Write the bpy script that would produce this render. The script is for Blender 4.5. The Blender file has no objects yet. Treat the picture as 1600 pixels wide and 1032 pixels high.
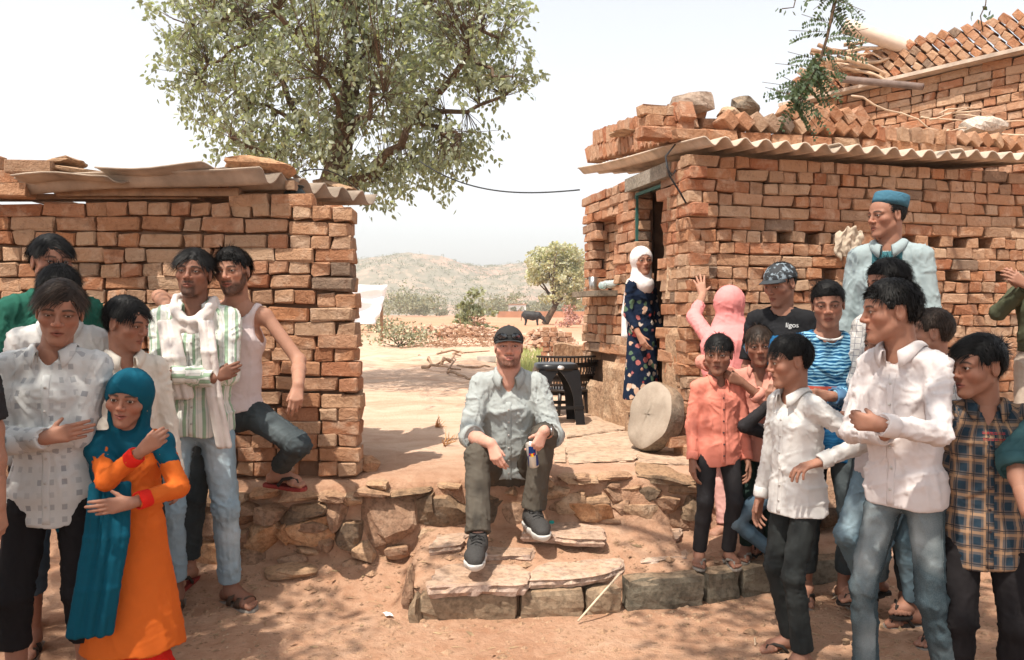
import bpy, bmesh, math, random
import numpy as np
from mathutils import Vector, Matrix
from mathutils.bvhtree import BVHTree

random.seed(7)
RNG = np.random.default_rng(7)
R = math.radians
scn = bpy.context.scene
col = scn.collection

# ------------------------------------------------------------------ camera, sky, sun, exposure
F_PX, CAM_Z, HORIZON = 1200.0, 1.45, 490.0
PITCH = math.atan((516 - HORIZON) / F_PX)
cam = bpy.data.cameras.new('camera')
cam.lens = 36.0 * F_PX / 1600.0
cam.sensor_width = 36.0
cam.clip_start, cam.clip_end = 0.05, 6000
cam_o = bpy.data.objects.new('camera', cam)
cam_o.location = (0, 0, CAM_Z)
cam_o.rotation_euler = (math.pi / 2 - PITCH, 0, 0)
col.objects.link(cam_o)
scn.camera = cam_o

SUN_DIR = Vector((-0.26, -0.36, 0.90)).normalized()      # towards the sun
SUN_EL = math.asin(SUN_DIR.z)
SUN_AZ = math.atan2(SUN_DIR.x, SUN_DIR.y)
world = bpy.data.worlds.new('World')
scn.world = world
world.use_nodes = True
wn = world.node_tree.nodes
wl = world.node_tree.links
sky = wn.new('ShaderNodeTexSky')
sky.sky_type = 'NISHITA'
sky.sun_disc = False
sky.sun_elevation = SUN_EL
sky.sun_rotation = SUN_AZ
sky.altitude = 0
sky.air_density = 1.2
sky.dust_density = 1.5
sky.ozone_density = 1.0
hs = wn.new('ShaderNodeHueSaturation')          # a hazy white noon sky
hs.inputs['Saturation'].default_value = 0.25
wl.new(sky.outputs[0], hs.inputs['Color'])
wl.new(hs.outputs[0], wn['Background'].inputs['Color'])
wn['Background'].inputs['Strength'].default_value = 0.128
sun = bpy.data.lights.new('sun', 'SUN')
sun.energy = 3.3
sun.angle = R(0.6)
sun.color = (1.0, 0.93, 0.82)
sun_o = bpy.data.objects.new('sun', sun)
sun_o.rotation_euler = SUN_DIR.to_track_quat('Z', 'Y').to_euler()
col.objects.link(sun_o)
vs = scn.view_settings
vs.view_transform = 'Standard'
vs.look = 'None'
vs.gamma = 1
vs.use_curve_mapping = False
vs.exposure = 1.08
scn.render.engine = 'CYCLES'
scn.cycles.max_bounces = 7
scn.cycles.diffuse_bounces = 4
scn.cycles.transparent_max_bounces = 6
scn.cycles.use_denoising = True


def at(px, py, Y):
    """the point at depth Y seen at pixel (px, py) of the 1600 wide photograph"""
    ca, sa = math.cos(PITCH), math.sin(PITCH)
    x, v = (px - 800) / F_PX, (516 - py) / F_PX
    dy, dz = ca + v * sa, -sa + v * ca
    return Vector((x / dy * Y, Y, CAM_Z + dz / dy * Y))


# ------------------------------------------------------------------ object helpers
def tag(o, label=None, cat=None, group=None, kind=None):
    if label: o['label'] = label
    if cat: o['category'] = cat
    if group: o['group'] = group
    if kind: o['kind'] = kind
    return o


def empty(name, loc=(0, 0, 0), rz=0.0):
    o = bpy.data.objects.new(name, None)
    o.empty_display_size = 0.1
    o.location = loc
    o.rotation_euler = (0, 0, rz)
    col.objects.link(o)
    return o


def thing(name, label, cat, loc=(0, 0, 0), rz=0.0, group=None):
    return tag(empty(name, loc, rz), label, cat, group)


def link(name, me, parent=None, loc=None, rot=None, scale=None):
    o = bpy.data.objects.new(name, me)
    col.objects.link(o)
    if parent is not None:
        o.parent = parent
    if loc is not None: o.location = loc
    if rot is not None: o.rotation_euler = rot
    if scale is not None: o.scale = scale
    return o


def mesh_np(name, verts, faces, mats=(), smooth=True):
    """faces: (n,4) or (n,3) array or list of lists"""
    me = bpy.data.meshes.new(name)
    verts = np.asarray(verts, dtype=np.float32)
    if isinstance(faces, np.ndarray):
        k = faces.shape[1] if len(faces) else 4
        me.vertices.add(len(verts))
        me.vertices.foreach_set('co', verts.ravel())
        me.loops.add(faces.size)
        me.loops.foreach_set('vertex_index', faces.astype(np.int32).ravel())
        me.polygons.add(len(faces))
        me.polygons.foreach_set('loop_start', (np.arange(len(faces)) * k).astype(np.int32))
        me.polygons.foreach_set('loop_total', np.full(len(faces), k, np.int32))
        me.update(calc_edges=True)
    else:
        me.from_pydata([tuple(v) for v in verts], [], faces)
    me.polygons.foreach_set('use_smooth', np.full(len(me.polygons), smooth))
    for m in mats:
        me.materials.append(m)
    me.update()
    return me


def set_color(me, arr, name='tint'):
    a = me.color_attributes.new(name, 'FLOAT_COLOR', 'POINT')
    c = np.ones((len(me.vertices), 4), np.float32)
    c[:, :3] = arr
    a.data.foreach_set('color', c.ravel())


def set_uv(me, uv):
    lay = me.uv_layers.new(name='UVMap')
    idx = np.empty(len(me.loops), np.int32)
    me.loops.foreach_get('vertex_index', idx)
    lay.data.foreach_set('uv', np.asarray(uv, np.float32)[idx].ravel())


class MB:
    """collects simple shapes into ONE mesh"""
    def __init__(self):
        self.v, self.f = [], []

    def add(self, vs, fs):
        b = len(self.v)
        self.v += [tuple(x) for x in vs]
        self.f += [[i + b for i in q] for q in fs]
        return self

    def box(self, c, s, rz=0.0, m=None):
        hx, hy, hz = s[0] / 2, s[1] / 2, s[2] / 2
        M = m or (Matrix.Translation(c) @ Matrix.Rotation(rz, 4, 'Z'))
        vs = [M @ Vector((x * hx, y * hy, z * hz)) for x, y, z in
              ((-1, -1, -1), (1, -1, -1), (1, 1, -1), (-1, 1, -1), (-1, -1, 1), (1, -1, 1), (1, 1, 1), (-1, 1, 1))]
        return self.add(vs, [(0, 3, 2, 1), (4, 5, 6, 7), (0, 1, 5, 4), (1, 2, 6, 5), (2, 3, 7, 6), (3, 0, 4, 7)])

    def tube(self, pts, rad, n=8, flat=1.0, up=None, cap=True):
        """tube through pts; rad number or list; flat scales the second axis"""
        pts = [Vector(p) for p in pts]
        m = len(pts)
        if not hasattr(rad, '__len__'): rad = [rad] * m
        base = len(self.v)
        prev = None
        for i, p in enumerate(pts):
            t = (pts[min(i + 1, m - 1)] - pts[max(i - 1, 0)])
            if t.length < 1e-9: t = Vector((0, 0, 1))
            t.normalize()
            if prev is None:
                a = Vector(up) if up is not None else (Vector((0, 0, 1)) if abs(t.z) < 0.9 else Vector((1, 0, 0)))
            else:
                a = prev
            x = (a - t * a.dot(t))
            if x.length < 1e-6: x = t.orthogonal()
            x.normalize(); prev = x
            y = t.cross(x)
            for k in range(n):
                w = 2 * math.pi * k / n
                self.v.append(tuple(p + x * (math.cos(w) * rad[i] * flat) + y * (math.sin(w) * rad[i])))
        for i in range(m - 1):
            for k in range(n):
                a, b = base + i * n + k, base + i * n + (k + 1) % n
                self.f.append([a, b, b + n, a + n])
        if cap:
            self.f.append([base + k for k in range(n)][::-1])
            self.f.append([base + (m - 1) * n + k for k in range(n)])
        return self

    def lathe(self, prof, n=20, m=None, cap=True):
        M = m or Matrix.Identity(4)
        base = len(self.v)
        for r, z in prof:
            for k in range(n):
                w = 2 * math.pi * k / n
                self.v.append(tuple(M @ Vector((r * math.cos(w), r * math.sin(w), z))))
        for i in range(len(prof) - 1):
            for k in range(n):
                a, b = base + i * n + k, base + i * n + (k + 1) % n
                self.f.append([a, b, b + n, a + n])
        if cap:
            self.f.append([base + k for k in range(n)][::-1])
            self.f.append([base + (len(prof) - 1) * n + k for k in range(n)])
        return self

    def sheet(self, rows, thick=0.0):
        """grid of points, rows of equal length; thick gives it a back side"""
        nr, nc = len(rows), len(rows[0])
        P = [[Vector(p) for p in r] for r in rows]
        base = len(self.v)
        for r in P: self.v += [tuple(p) for p in r]
        idx = lambda i, j: base + i * nc + j
        for i in range(nr - 1):
            for j in range(nc - 1):
                self.f.append([idx(i, j), idx(i, j + 1), idx(i + 1, j + 1), idx(i + 1, j)])
        if thick:
            b2 = len(self.v)
            for i in range(nr):
                for j in range(nc):
                    du = P[min(i + 1, nr - 1)][j] - P[max(i - 1, 0)][j]
                    dv = P[i][min(j + 1, nc - 1)] - P[i][max(j - 1, 0)]
                    nrm = dv.cross(du)
                    if nrm.length > 1e-12: nrm.normalize()
                    self.v.append(tuple(P[i][j] + nrm * (-thick)))
            jd = lambda i, j: b2 + i * nc + j
            for i in range(nr - 1):
                for j in range(nc - 1):
                    self.f.append([jd(i, j), jd(i + 1, j), jd(i + 1, j + 1), jd(i, j + 1)])
            for j in range(nc - 1):
                self.f.append([idx(0, j + 1), idx(0, j), jd(0, j), jd(0, j + 1)])
                self.f.append([idx(nr - 1, j), idx(nr - 1, j + 1), jd(nr - 1, j + 1), jd(nr - 1, j)])
            for i in range(nr - 1):
                self.f.append([idx(i, 0), idx(i + 1, 0), jd(i + 1, 0), jd(i, 0)])
                self.f.append([idx(i + 1, nc - 1), idx(i, nc - 1), jd(i, nc - 1), jd(i + 1, nc - 1)])
        return self

    def mesh(self, name, mats=(), smooth=False):
        return mesh_np(name, np.array(self.v, np.float32).reshape(-1, 3), self.f, mats, smooth)

    def build(self, name, mat, parent=None, smooth=False, loc=None, rot=None):
        return link(name, self.mesh(name, [mat], smooth), parent, loc, rot)


A3 = lambda v: np.array(v, np.float64)
UP = np.array([0, 0, 1.0])


def nrm(v):
    v = A3(v)
    return v / (np.linalg.norm(v) + 1e-12)


def rotv(v, axis, ang):
    v, axis = A3(v), nrm(axis)
    return v * math.cos(ang) + np.cross(axis, v) * math.sin(ang) + axis * (axis @ v) * (1 - math.cos(ang))



# ------------------------------------------------------------------ noise
def _hash(ix, iy, iz, seed):
    h = (ix.astype(np.int64) * 374761393 + iy.astype(np.int64) * 668265263 + iz.astype(np.int64) * 2147483647 + seed * 1274126177) & 0xFFFFFFFF
    h = ((h ^ (h >> 13)) * 1274126177) & 0xFFFFFFFF
    h = ((h ^ (h >> 16)) * 2246822519) & 0xFFFFFFFF
    return ((h ^ (h >> 15)) & 0xFFFFFF) / float(0xFFFFFF)


def vnoise(p, seed=0):
    """value noise in -1..1 at points p (n,3)"""
    p = np.asarray(p, np.float64)
    i = np.floor(p).astype(np.int64)
    f = p - i
    f = f * f * f * (f * (f * 6 - 15) + 10)
    r = 0
    for dx in (0, 1):
        wx = f[:, 0] if dx else 1 - f[:, 0]
        for dy in (0, 1):
            wy = f[:, 1] if dy else 1 - f[:, 1]
            for dz in (0, 1):
                wz = f[:, 2] if dz else 1 - f[:, 2]
                r = r + wx * wy * wz * _hash(i[:, 0] + dx, i[:, 1] + dy, i[:, 2] + dz, seed)
    return r * 2 - 1


def fbm(p, seed=0, octv=4, gain=0.5):
    a, s, t = 1.0, 0, 0
    p = np.asarray(p, np.float64)
    for k in range(octv):
        s = s + a * vnoise(p, seed + k * 17)
        t += a
        a *= gain
        p = p * 2.03
    return s / t


def sstep(a, b, x):
    t = np.clip((x - a) / (b - a), 0, 1)
    return t * t * (3 - 2 * t)


# ------------------------------------------------------------------ materials
class NT:
    def __init__(self, name):
        self.m = bpy.data.materials.new(name)
        self.m.use_nodes = True
        self.t = self.m.node_tree
        self.b = self.t.nodes['Principled BSDF']
        self.out = self.t.nodes['Material Output']

    def n(self, typ, **kw):
        nd = self.t.nodes.new('ShaderNode' + typ)
        for k, v in kw.items():
            if k.startswith('_'):
                setattr(nd, k[1:], v)
            else:
                key = k.replace('__', ' ')
                nd.inputs[int(key[1:]) if key[0] == 'i' and key[1:].isdigit() else key].default_value = v
        return nd

    def l(self, a, b):
        self.t.links.new(a, b)

    def noise(self, scale, detail=4, rough=0.55, vec=None, dist=0.0):
        nd = self.n('TexNoise', Scale=scale, Detail=detail, Roughness=rough, Distortion=dist)
        if vec is not None: self.l(vec, nd.inputs['Vector'])
        return nd

    def ramp(self, fac, stops, interp='LINEAR'):
        nd = self.n('ValToRGB')
        cr = nd.color_ramp
        cr.interpolation = interp
        while len(cr.elements) < len(stops): cr.elements.new(0.5)
        for e, (p, c) in zip(cr.elements, stops):
            e.position = p
            e.color = (*c, 1) if len(c) == 3 else c
        self.l(fac, nd.inputs[0])
        return nd

    def mix(self, fac, a, b, mode='MIX'):
        nd = self.n('Mix', _data_type='RGBA', _blend_type=mode)
        for s, v in ((0, fac), (6, a), (7, b)):
            if isinstance(v, (int, float)):
                nd.inputs[s].default_value = v
            elif isinstance(v, (tuple, list)):
                nd.inputs[s].default_value = (*v, 1)
            else:
                self.l(v, nd.inputs[s])
        return nd.outputs[2]

    def math(self, op, a, b=None, c=None, clamp=False):
        nd = self.n('Math', _operation=op, _use_clamp=clamp)
        for s, v in enumerate((a, b, c)):
            if v is None: continue
            if isinstance(v, (int, float)): nd.inputs[s].default_value = v
            else: self.l(v, nd.inputs[s])
        return nd.outputs[0]

    def bump(self, h, strength=0.3, dist=0.01, normal=None):
        nd = self.n('Bump', Strength=strength, Distance=dist)
        self.l(h, nd.inputs['Height'])
        if normal is not None: self.l(normal, nd.inputs['Normal'])
        self.l(nd.outputs[0], self.b.inputs['Normal'])
        return nd.outputs[0]

    def base(self, c):
        if isinstance(c, (tuple, list)): self.b.inputs['Base Color'].default_value = (*c, 1)
        else: self.l(c, self.b.inputs['Base Color'])

    def set(self, **kw):
        for k, v in kw.items():
            self.b.inputs[k.replace('__', ' ')].default_value = v
        return self


def plain(name, c, rough=0.7, var=0.25, scale=12.0, bump=0.2, bscale=60.0, bdist=0.004, metallic=0.0, spec=0.3):
    t = NT(name)
    tc = t.n('TexCoord')
    nz = t.noise(scale, 5, 0.6, tc.outputs['Object'])
    lo = tuple(x * (1 - var) for x in c)
    hi = tuple(min(1, x * (1 + var)) for x in c)
    t.base(t.ramp(nz.outputs[0], [(0.3, lo), (0.7, hi)]).outputs[0])
    t.set(Roughness=rough, Metallic=metallic)
    t.b.inputs['Specular IOR Level'].default_value = spec
    if bump:
        nb = t.noise(bscale, 5, 0.6, tc.outputs['Object'])
        t.bump(nb.outputs[0], bump, bdist)
    return t.m


def brick_mat(name, dark=1.0, red=1.0, stops=None):
    t = NT(name)
    tc = t.n('TexCoord')
    oi = t.n('ObjectInfo')
    rnd = oi.outputs['Random']
    # every brick samples its own piece of the noise
    vadd = t.n('VectorMath', _operation='ADD')
    t.l(tc.outputs['Object'], vadd.inputs[0])
    sc = t.n('VectorMath', _operation='SCALE', Scale=37.0)
    cx = t.n('CombineXYZ')
    t.l(rnd, cx.inputs[0]); t.l(t.math('MULTIPLY', rnd, 3.7), cx.inputs[1]); t.l(t.math('MULTIPLY', rnd, 7.3), cx.inputs[2])
    t.l(cx.outputs[0], sc.inputs[0]); t.l(sc.outputs[0], vadd.inputs[1])
    v = vadd.outputs[0]
    st = stops or [(0.0, (0.33, 0.14, 0.072)), (0.14, (0.43, 0.215, 0.118)), (0.30, (0.49, 0.295, 0.180)), (0.44, (0.40, 0.165, 0.086)),
                   (0.58, (0.54, 0.355, 0.23)), (0.72, (0.36, 0.215, 0.135)), (0.84, (0.46, 0.21, 0.105)), (0.93, (0.51, 0.32, 0.205)), (1.0, (0.19, 0.135, 0.10))]
    st = [(p, (c[0] * dark, c[1] * dark / red, c[2] * dark / red)) for p, c in st]
    base = t.ramp(rnd, st).outputs[0]
    n1 = t.noise(9, 6, 0.65, v, 0.6)
    pale = t.ramp(n1.outputs[0], [(0.50, (0, 0, 0)), (0.72, (1, 1, 1))]).outputs[0]
    c1 = t.mix(t.math('MULTIPLY', pale, 0.72), base, (0.60 * dark, 0.42 * dark, 0.30 * dark))
    n2 = t.noise(21, 5, 0.7, v)
    drk = t.ramp(n2.outputs[0], [(0.28, (1, 1, 1)), (0.46, (0, 0, 0))]).outputs[0]
    c2 = t.mix(t.math('MULTIPLY', drk, 0.5), c1, (0.13, 0.055, 0.03))
    t.base(c2)
    t.set(Roughness=0.92)
    t.b.inputs['Specular IOR Level'].default_value = 0.15
    n3 = t.noise(34, 7, 0.68, v, 0.4)
    n4 = t.noise(150, 3, 0.6, v)
    h = t.math('ADD', n3.outputs[0], t.math('MULTIPLY', n4.outputs[0], 0.25))
    t.bump(h, 1.0, 0.022)
    return t.m


def stone_mat(name, c1, c2, c3, scale=5.0, bump=0.7, bdist=0.02, dust=0.35):
    t = NT(name)
    tc = t.n('TexCoord')
    oi = t.n('ObjectInfo')
    vadd = t.n('VectorMath', _operation='ADD')
    cx = t.n('CombineXYZ')
    t.l(t.math('MULTIPLY', oi.outputs['Random'], 40), cx.inputs[0])
    t.l(tc.outputs['Object'], vadd.inputs[0]); t.l(cx.outputs[0], vadd.inputs[1])
    v = vadd.outputs[0]
    n1 = t.noise(scale, 7, 0.62, v, 0.8)
    c = t.ramp(n1.outputs[0], [(0.3, c1), (0.5, c2), (0.72, c3)]).outputs[0]
    # dust lies on the faces that look up
    geo = t.n('NewGeometry')
    sx = t.n('SeparateXYZ')
    t.l(geo.outputs['Normal'], sx.inputs[0])
    up = t.ramp(sx.outputs[2], [(0.35, (0, 0, 0)), (0.9, (1, 1, 1))]).outputs[0]
    nd = t.noise(scale * 2.2, 5, 0.6, v)
    c = t.mix(t.math('MULTIPLY', t.math('MULTIPLY', up, nd.outputs[0]), dust * 2), c, (0.52, 0.31, 0.17))
    n2 = t.noise(scale * 9, 4, 0.7, v)
    spk = t.ramp(n2.outputs[0], [(0.33, (0.55, 0.55, 0.55)), (0.55, (1, 1, 1))]).outputs[0]
    t.base(t.mix(1.0, c, spk, 'MULTIPLY'))
    t.set(Roughness=0.9)
    t.b.inputs['Specular IOR Level'].default_value = 0.2
    n3 = t.noise(scale * 4, 8, 0.66, v, 0.5)
    t.bump(n3.outputs[0], bump, bdist)
    return t.m
# ------------------------------------------------------------------ smooth solids (bodies, clothes, hair, shoes)


def cone(a, b, r1, r2=None, ax=None, f=1.0):
    """round cone from a to b; f widens it along the unit axis ax"""
    return ('c', A3(a), A3(b), r1, r1 if r2 is None else r2, None if ax is None else A3(ax), f)


def ell(c, r, M=None):
    """ellipsoid; M: 3x3 with the axes as columns"""
    return ('e', A3(c), A3(r), None if M is None else A3(M))


def pdist(pr, p):
    if pr[0] == 'c':
        _, a, b, r1, r2, ax, f = pr
        pa, ba = p - a, b - a
        if ax is not None:
            pa = pa + np.outer(pa @ ax, ax) * (1 / f - 1)
            ba = ba + ax * (ba @ ax) * (1 / f - 1)
        bb = ba @ ba
        h = np.clip((pa @ ba) / bb, 0, 1) if bb > 1e-12 else np.zeros(len(p))
        q = pa - np.outer(h, ba)
        return np.sqrt((q * q).sum(1)) - (r1 + (r2 - r1) * h)
    _, c, r, M = pr
    q = p - c
    if M is not None: q = q @ M
    k0 = np.sqrt(((q / r) ** 2).sum(1))
    k1 = np.sqrt(((q / (r * r)) ** 2).sum(1)) + 1e-9
    return np.where(k0 < 1e-6, -r.min(), k0 * (k0 - 1.0) / k1)


def smin(a, b, k):
    if k <= 0: return np.minimum(a, b)
    h = np.clip(0.5 + 0.5 * (b - a) / k, 0, 1)
    return b + (a - b) * h - k * h * (1 - h)


def smax(a, b, k):
    return -smin(-a, -b, k)


def group(prims, k=0.02, cuts=(), join=0.02):
    return dict(prims=prims, k=k, cuts=list(cuts), join=join)


def apply_cut(d, c, p):
    if c[0] == 'plane':                       # keeps the side the normal points away from
        return np.maximum(d, (p - A3(c[1])) @ A3(c[2]))
    if c[0] == 'sub':
        return smax(d, -pdist(c[1], p), c[2])
    if c[0] == 'fn':
        return c[1](d, p)
    return d


def field(groups, cuts=()):
    def f(p):
        acc = None
        for g in groups:
            d = None
            for it in g['prims']:
                pr, k = it if isinstance(it[0], tuple) else (it, g['k'])
                e = pdist(pr, p)
                d = e if d is None else smin(d, e, k)
            for c in g['cuts']: d = apply_cut(d, c, p)
            acc = d if acc is None else smin(acc, d, g['join'])
        for c in cuts: acc = apply_cut(acc, c, p)
        return acc
    lo, hi = np.full(3, 1e9), np.full(3, -1e9)
    for g in groups:
        for it in g['prims']:
            pr = it[0] if isinstance(it[0], tuple) else it
            if pr[0] == 'c':
                r = max(pr[3], pr[4]) * max(1, pr[6])
                for q in (pr[1], pr[2]):
                    lo = np.minimum(lo, q - r); hi = np.maximum(hi, q + r)
            else:
                r = pr[2].max() if pr[3] is not None else pr[2]
                lo = np.minimum(lo, pr[1] - r); hi = np.maximum(hi, pr[1] + r)
    return f, lo, hi


def grad(f, p, e=0.001):
    g = np.empty_like(p)
    for i in range(3):
        q = p.copy(); q[:, i] += e
        r = p.copy(); r[:, i] -= e
        g[:, i] = f(q) - f(r)
    return g / (np.linalg.norm(g, axis=1, keepdims=True) + 1e-12)


def surf(f, lo, hi, h, project=1):
    """surface nets of f over a box: vertices, quads, normals"""
    lo = np.asarray(lo) - 2.3 * h
    n = np.ceil((np.asarray(hi) + 2.3 * h - lo) / h).astype(int) + 1
    C = 4
    nc = n // C + 2
    g = np.stack(np.meshgrid(*[np.arange(k) for k in nc], indexing='ij'), -1).reshape(-1, 3)
    dc = f(lo + (g * C + (C - 1) / 2) * h).reshape(nc)
    near = np.abs(dc) < C * h * 1.25 + 0.004
    D = np.repeat(np.repeat(np.repeat(np.where(dc > 0, 1.0, -1.0), C, 0), C, 1), C, 2)
    Nm = np.repeat(np.repeat(np.repeat(near, C, 0), C, 1), C, 2)
    idx = np.argwhere(Nm)
    out = np.empty(len(idx))
    for s in range(0, len(idx), 60000):
        out[s:s + 60000] = f(lo + idx[s:s + 60000] * h)
    D[Nm] = out
    S = D < 0
    cells = np.zeros(np.array(D.shape) - 1, np.int8)
    for dx in (0, 1):
        for dy in (0, 1):
            for dz in (0, 1):
                cells += S[dx:D.shape[0] - 1 + dx, dy:D.shape[1] - 1 + dy, dz:D.shape[2] - 1 + dz]
    act = np.argwhere((cells > 0) & (cells < 8))
    if not len(act): return np.zeros((0, 3)), np.zeros((0, 4), np.int32), np.zeros((0, 3))
    vid = np.full(cells.shape, -1, np.int64)
    vid[tuple(act.T)] = np.arange(len(act))
    acc = np.zeros((len(act), 3)); cnt = np.zeros(len(act))
    cor = [(0, 0, 0), (1, 0, 0), (0, 1, 0), (1, 1, 0), (0, 0, 1), (1, 0, 1), (0, 1, 1), (1, 1, 1)]
    val = [D[tuple((act + c).T)] for c in cor]
    for a, b in ((0, 1), (2, 3), (4, 5), (6, 7), (0, 2), (1, 3), (4, 6), (5, 7), (0, 4), (1, 5), (2, 6), (3, 7)):
        va, vb = val[a], val[b]
        m = (va < 0) != (vb < 0)
        t = np.where(m, va / np.where(m, va - vb, 1), 0)
        pa, pb = np.array(cor[a]), np.array(cor[b])
        acc[m] += pa + np.outer(t[m], pb - pa)
        cnt[m] += 1
    V = lo + (act + acc / cnt[:, None]) * h
    Q = []
    for ax in range(3):
        u, v = (ax + 1) % 3, (ax + 2) % 3
        sl0 = [slice(1, -1)] * 3; sl1 = [slice(1, -1)] * 3
        sl0[ax] = slice(0, -1); sl1[ax] = slice(1, None)
        s0, s1 = S[tuple(sl0)], S[tuple(sl1)]
        e = np.argwhere(s0 != s1)
        off = np.ones(3, int); off[ax] = 0
        e0 = e + off
        inside = s0[tuple(e.T)]
        c00 = e0.copy(); c00[:, u] -= 1; c00[:, v] -= 1
        c10 = e0.copy(); c10[:, v] -= 1
        c11 = e0
        c01 = e0.copy(); c01[:, u] -= 1
        q = np.stack([vid[tuple(c.T)] for c in (c00, c10, c11, c01)], 1)
        q[~inside] = q[~inside][:, ::-1]
        Q.append(q)
    Q = np.concatenate(Q)
    Q = Q[(Q >= 0).all(1)]
    N = grad(f, V, h * 0.4)
    for _ in range(project):
        d = f(V)
        V = V - N * np.clip(d, -h * 0.5, h * 0.5)[:, None]
    return V, Q.astype(np.int32), N


def surf_obj(name, f, lo, hi, h, mats, parent=None, origin=(0, 0, 0), smooth=True):
    V, Q, N = surf(f, lo, hi, h)
    me = mesh_np(name, V - A3(origin), Q, mats, smooth)
    return link(name, me, parent)
# ------------------------------------------------------------------ ground
def ledge_y(X):
    """front line of the upper yard"""
    X = np.asarray(X, float)
    return np.interp(X, [-6, -2.2, -0.9, -0.60, -0.25, .35, .75, 1.1, 1.6, 2.6, 6], [4.30, 4.17, 4.14, 4.18, 4.27, 4.28, 4.32, 4.40, 4.54, 4.75, 5.4])


def kerb_y(X):
    return np.interp(np.asarray(X, float), [-.56, .0, .52, 1.0, 1.5, 2.4], [3.60, 3.655, 3.74, 3.90, 4.08, 4.35])


COURT = 0.54


def ground_h(X, Y, fine=True):
    X, Y = np.asarray(X, float), np.asarray(Y, float)
    P = np.stack([X, Y, np.zeros_like(X)], -1).reshape(-1, 3)
    n1 = fbm(P * 1.3, 3, 3).reshape(X.shape)
    n2 = fbm(P * 9, 8, 4).reshape(X.shape)
    ly = ledge_y(X) + .035 * fbm(P * 4.2, 21, 3).reshape(X.shape)
    n3 = fbm(P * 26, 61, 3).reshape(X.shape)
    low = .014 * n1 + .008 * n2 + .003 * n3
    # ground climbs towards the plinth on the picture's left
    low = low + .12 * sstep(3.7, 4.2, Y) * sstep(-.3, -.7, X) + .05 * sstep(3.2, 3.8, Y) * sstep(-.2, -.8, X) * 0
    # the stepped approach: behind the kerb the earth rises to the foot of the ledge
    inside = sstep(-.60, -.46, X) * sstep(2.3, 1.9, X)
    ky = kerb_y(X)
    ramp = .112 + .160 * np.clip((Y - ky) / np.maximum(ly - ky, .1), 0, 1) ** .85 + .012 * n1 + .004 * n2
    ramp = np.where(X > .9, .15 + .03 * np.clip((Y - ky) / .4, 0, 1) + .008 * n1 + .004 * n2, ramp)
    k = sstep(ky + .035, ky + .065, Y) * inside
    low = low * (1 - k) + ramp * k
    low = low + .10 * sstep(4.2, 4.7, Y) * sstep(1.7, 2.4, X)
    up = COURT + .010 * n1 + .005 * n2 - .05 * np.clip(1 - (Y - ly) / .22, 0, 1) ** 2
    far = sstep(9, 16, Y)
    up = up + far * (.10 * n1 + .05 * fbm(P * .5, 31, 3).reshape(X.shape)) * np.exp(-((Y - 16) / 12) ** 2)
    up = up - 0.0 * Y
    j = sstep(ly - .02, ly + .05, Y)
    return low * (1 - j) + up * j


def axis(lo, hi, step, far, g=1.18):
    a = list(np.arange(lo, hi + 1e-6, step))
    d = step; x = hi
    r = []
    while x < far[1]:
        d *= g; x += d; r.append(x)
    d = step; x = lo; l = []
    while x > far[0]:
        d *= g; x -= d; l.append(x)
    return np.array(l[::-1] + a + r)


gx = axis(-2.8, 3.4, .018, (-2500, 2500), 1.13)
gy = axis(2.4, 5.1, .016, (-60, 3500), 1.10)
GX, GY = np.meshgrid(gx, gy, indexing='ij')
GZ = ground_h(GX, GY)
gv = np.stack([GX, GY, GZ], -1).reshape(-1, 3)
ii, jj = np.meshgrid(np.arange(len(gx) - 1), np.arange(len(gy) - 1), indexing='ij')
b0 = (ii * len(gy) + jj).ravel()
gq = np.stack([b0, b0 + len(gy), b0 + len(gy) + 1, b0 + 1], 1)


def ground_material():
    t = NT('dry_earth')
    tc = t.n('TexCoord')
    v = tc.outputs['Object']
    n1 = t.noise(1.7, 7, .62, v, .5)
    n2 = t.noise(11, 6, .62, v, .3)
    c = t.ramp(n1.outputs[0], [(.28, (.36, .18, .105)), (.5, (.46, .262, .165)), (.72, (.57, .375, .26))]).outputs[0]
    c = t.mix(.5, c, t.ramp(n2.outputs[0], [(.3, (.35, .175, .10)), (.7, (.57, .37, .255))]).outputs[0])
    # red ploughed field further out
    sx = t.n('SeparateXYZ'); t.l(v, sx.inputs[0])
    nf = t.noise(.05, 4, .6, v)
    yy = t.math('ADD', sx.outputs[1], t.math('MULTIPLY', nf.outputs[0], 14))
    fld = t.ramp(t.math('DIVIDE', yy, 200), [(.0, (0, 0, 0)), (.22, (0, 0, 0)), (.26, (1, 1, 1)), (.9, (1, 1, 1))]).outputs[0]
    fn = t.noise(.35, 5, .6, v)
    fcol = t.ramp(fn.outputs[0], [(.3, (.42, .18, .10)), (.7, (.58, .35, .22))]).outputs[0]
    c = t.mix(t.math('MULTIPLY', fld, .8), c, fcol)
    # pale swept yard
    yard = t.ramp(t.math('DIVIDE', sx.outputs[1], 40), [(.105, (0, 0, 0)), (.13, (1, 1, 1)), (.5, (1, 1, 1)), (.9, (0, 0, 0))]).outputs[0]
    mp = t.n('Mapping'); t.l(v, mp.inputs[0]); mp.inputs['Scale'].default_value = (1.0, 1.7, 1.0)
    n5 = t.noise(1.1, 6, .62, mp.outputs[0], 1.6)
    c = t.mix(t.math('MULTIPLY', yard, t.ramp(n5.outputs[0], [(.35, (.2, .2, .2)), (.65, (.8, .8, .8))]).outputs[0]), c, (.69, .51, .385))
    # small litter and grit
    n3 = t.noise(85, 4, .7, v)
    c = t.mix(t.ramp(n3.outputs[0], [(.60, (0, 0, 0)), (.74, (.75, .75, .75))]).outputs[0], c, (.20, .11, .06))
    t.base(c)
    t.set(Roughness=.95)
    t.b.inputs['Specular IOR Level'].default_value = .1
    n4 = t.noise(30, 9, .7, v, .3)
    t.bump(n4.outputs[0], .8, .03)
    return t.m


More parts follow.
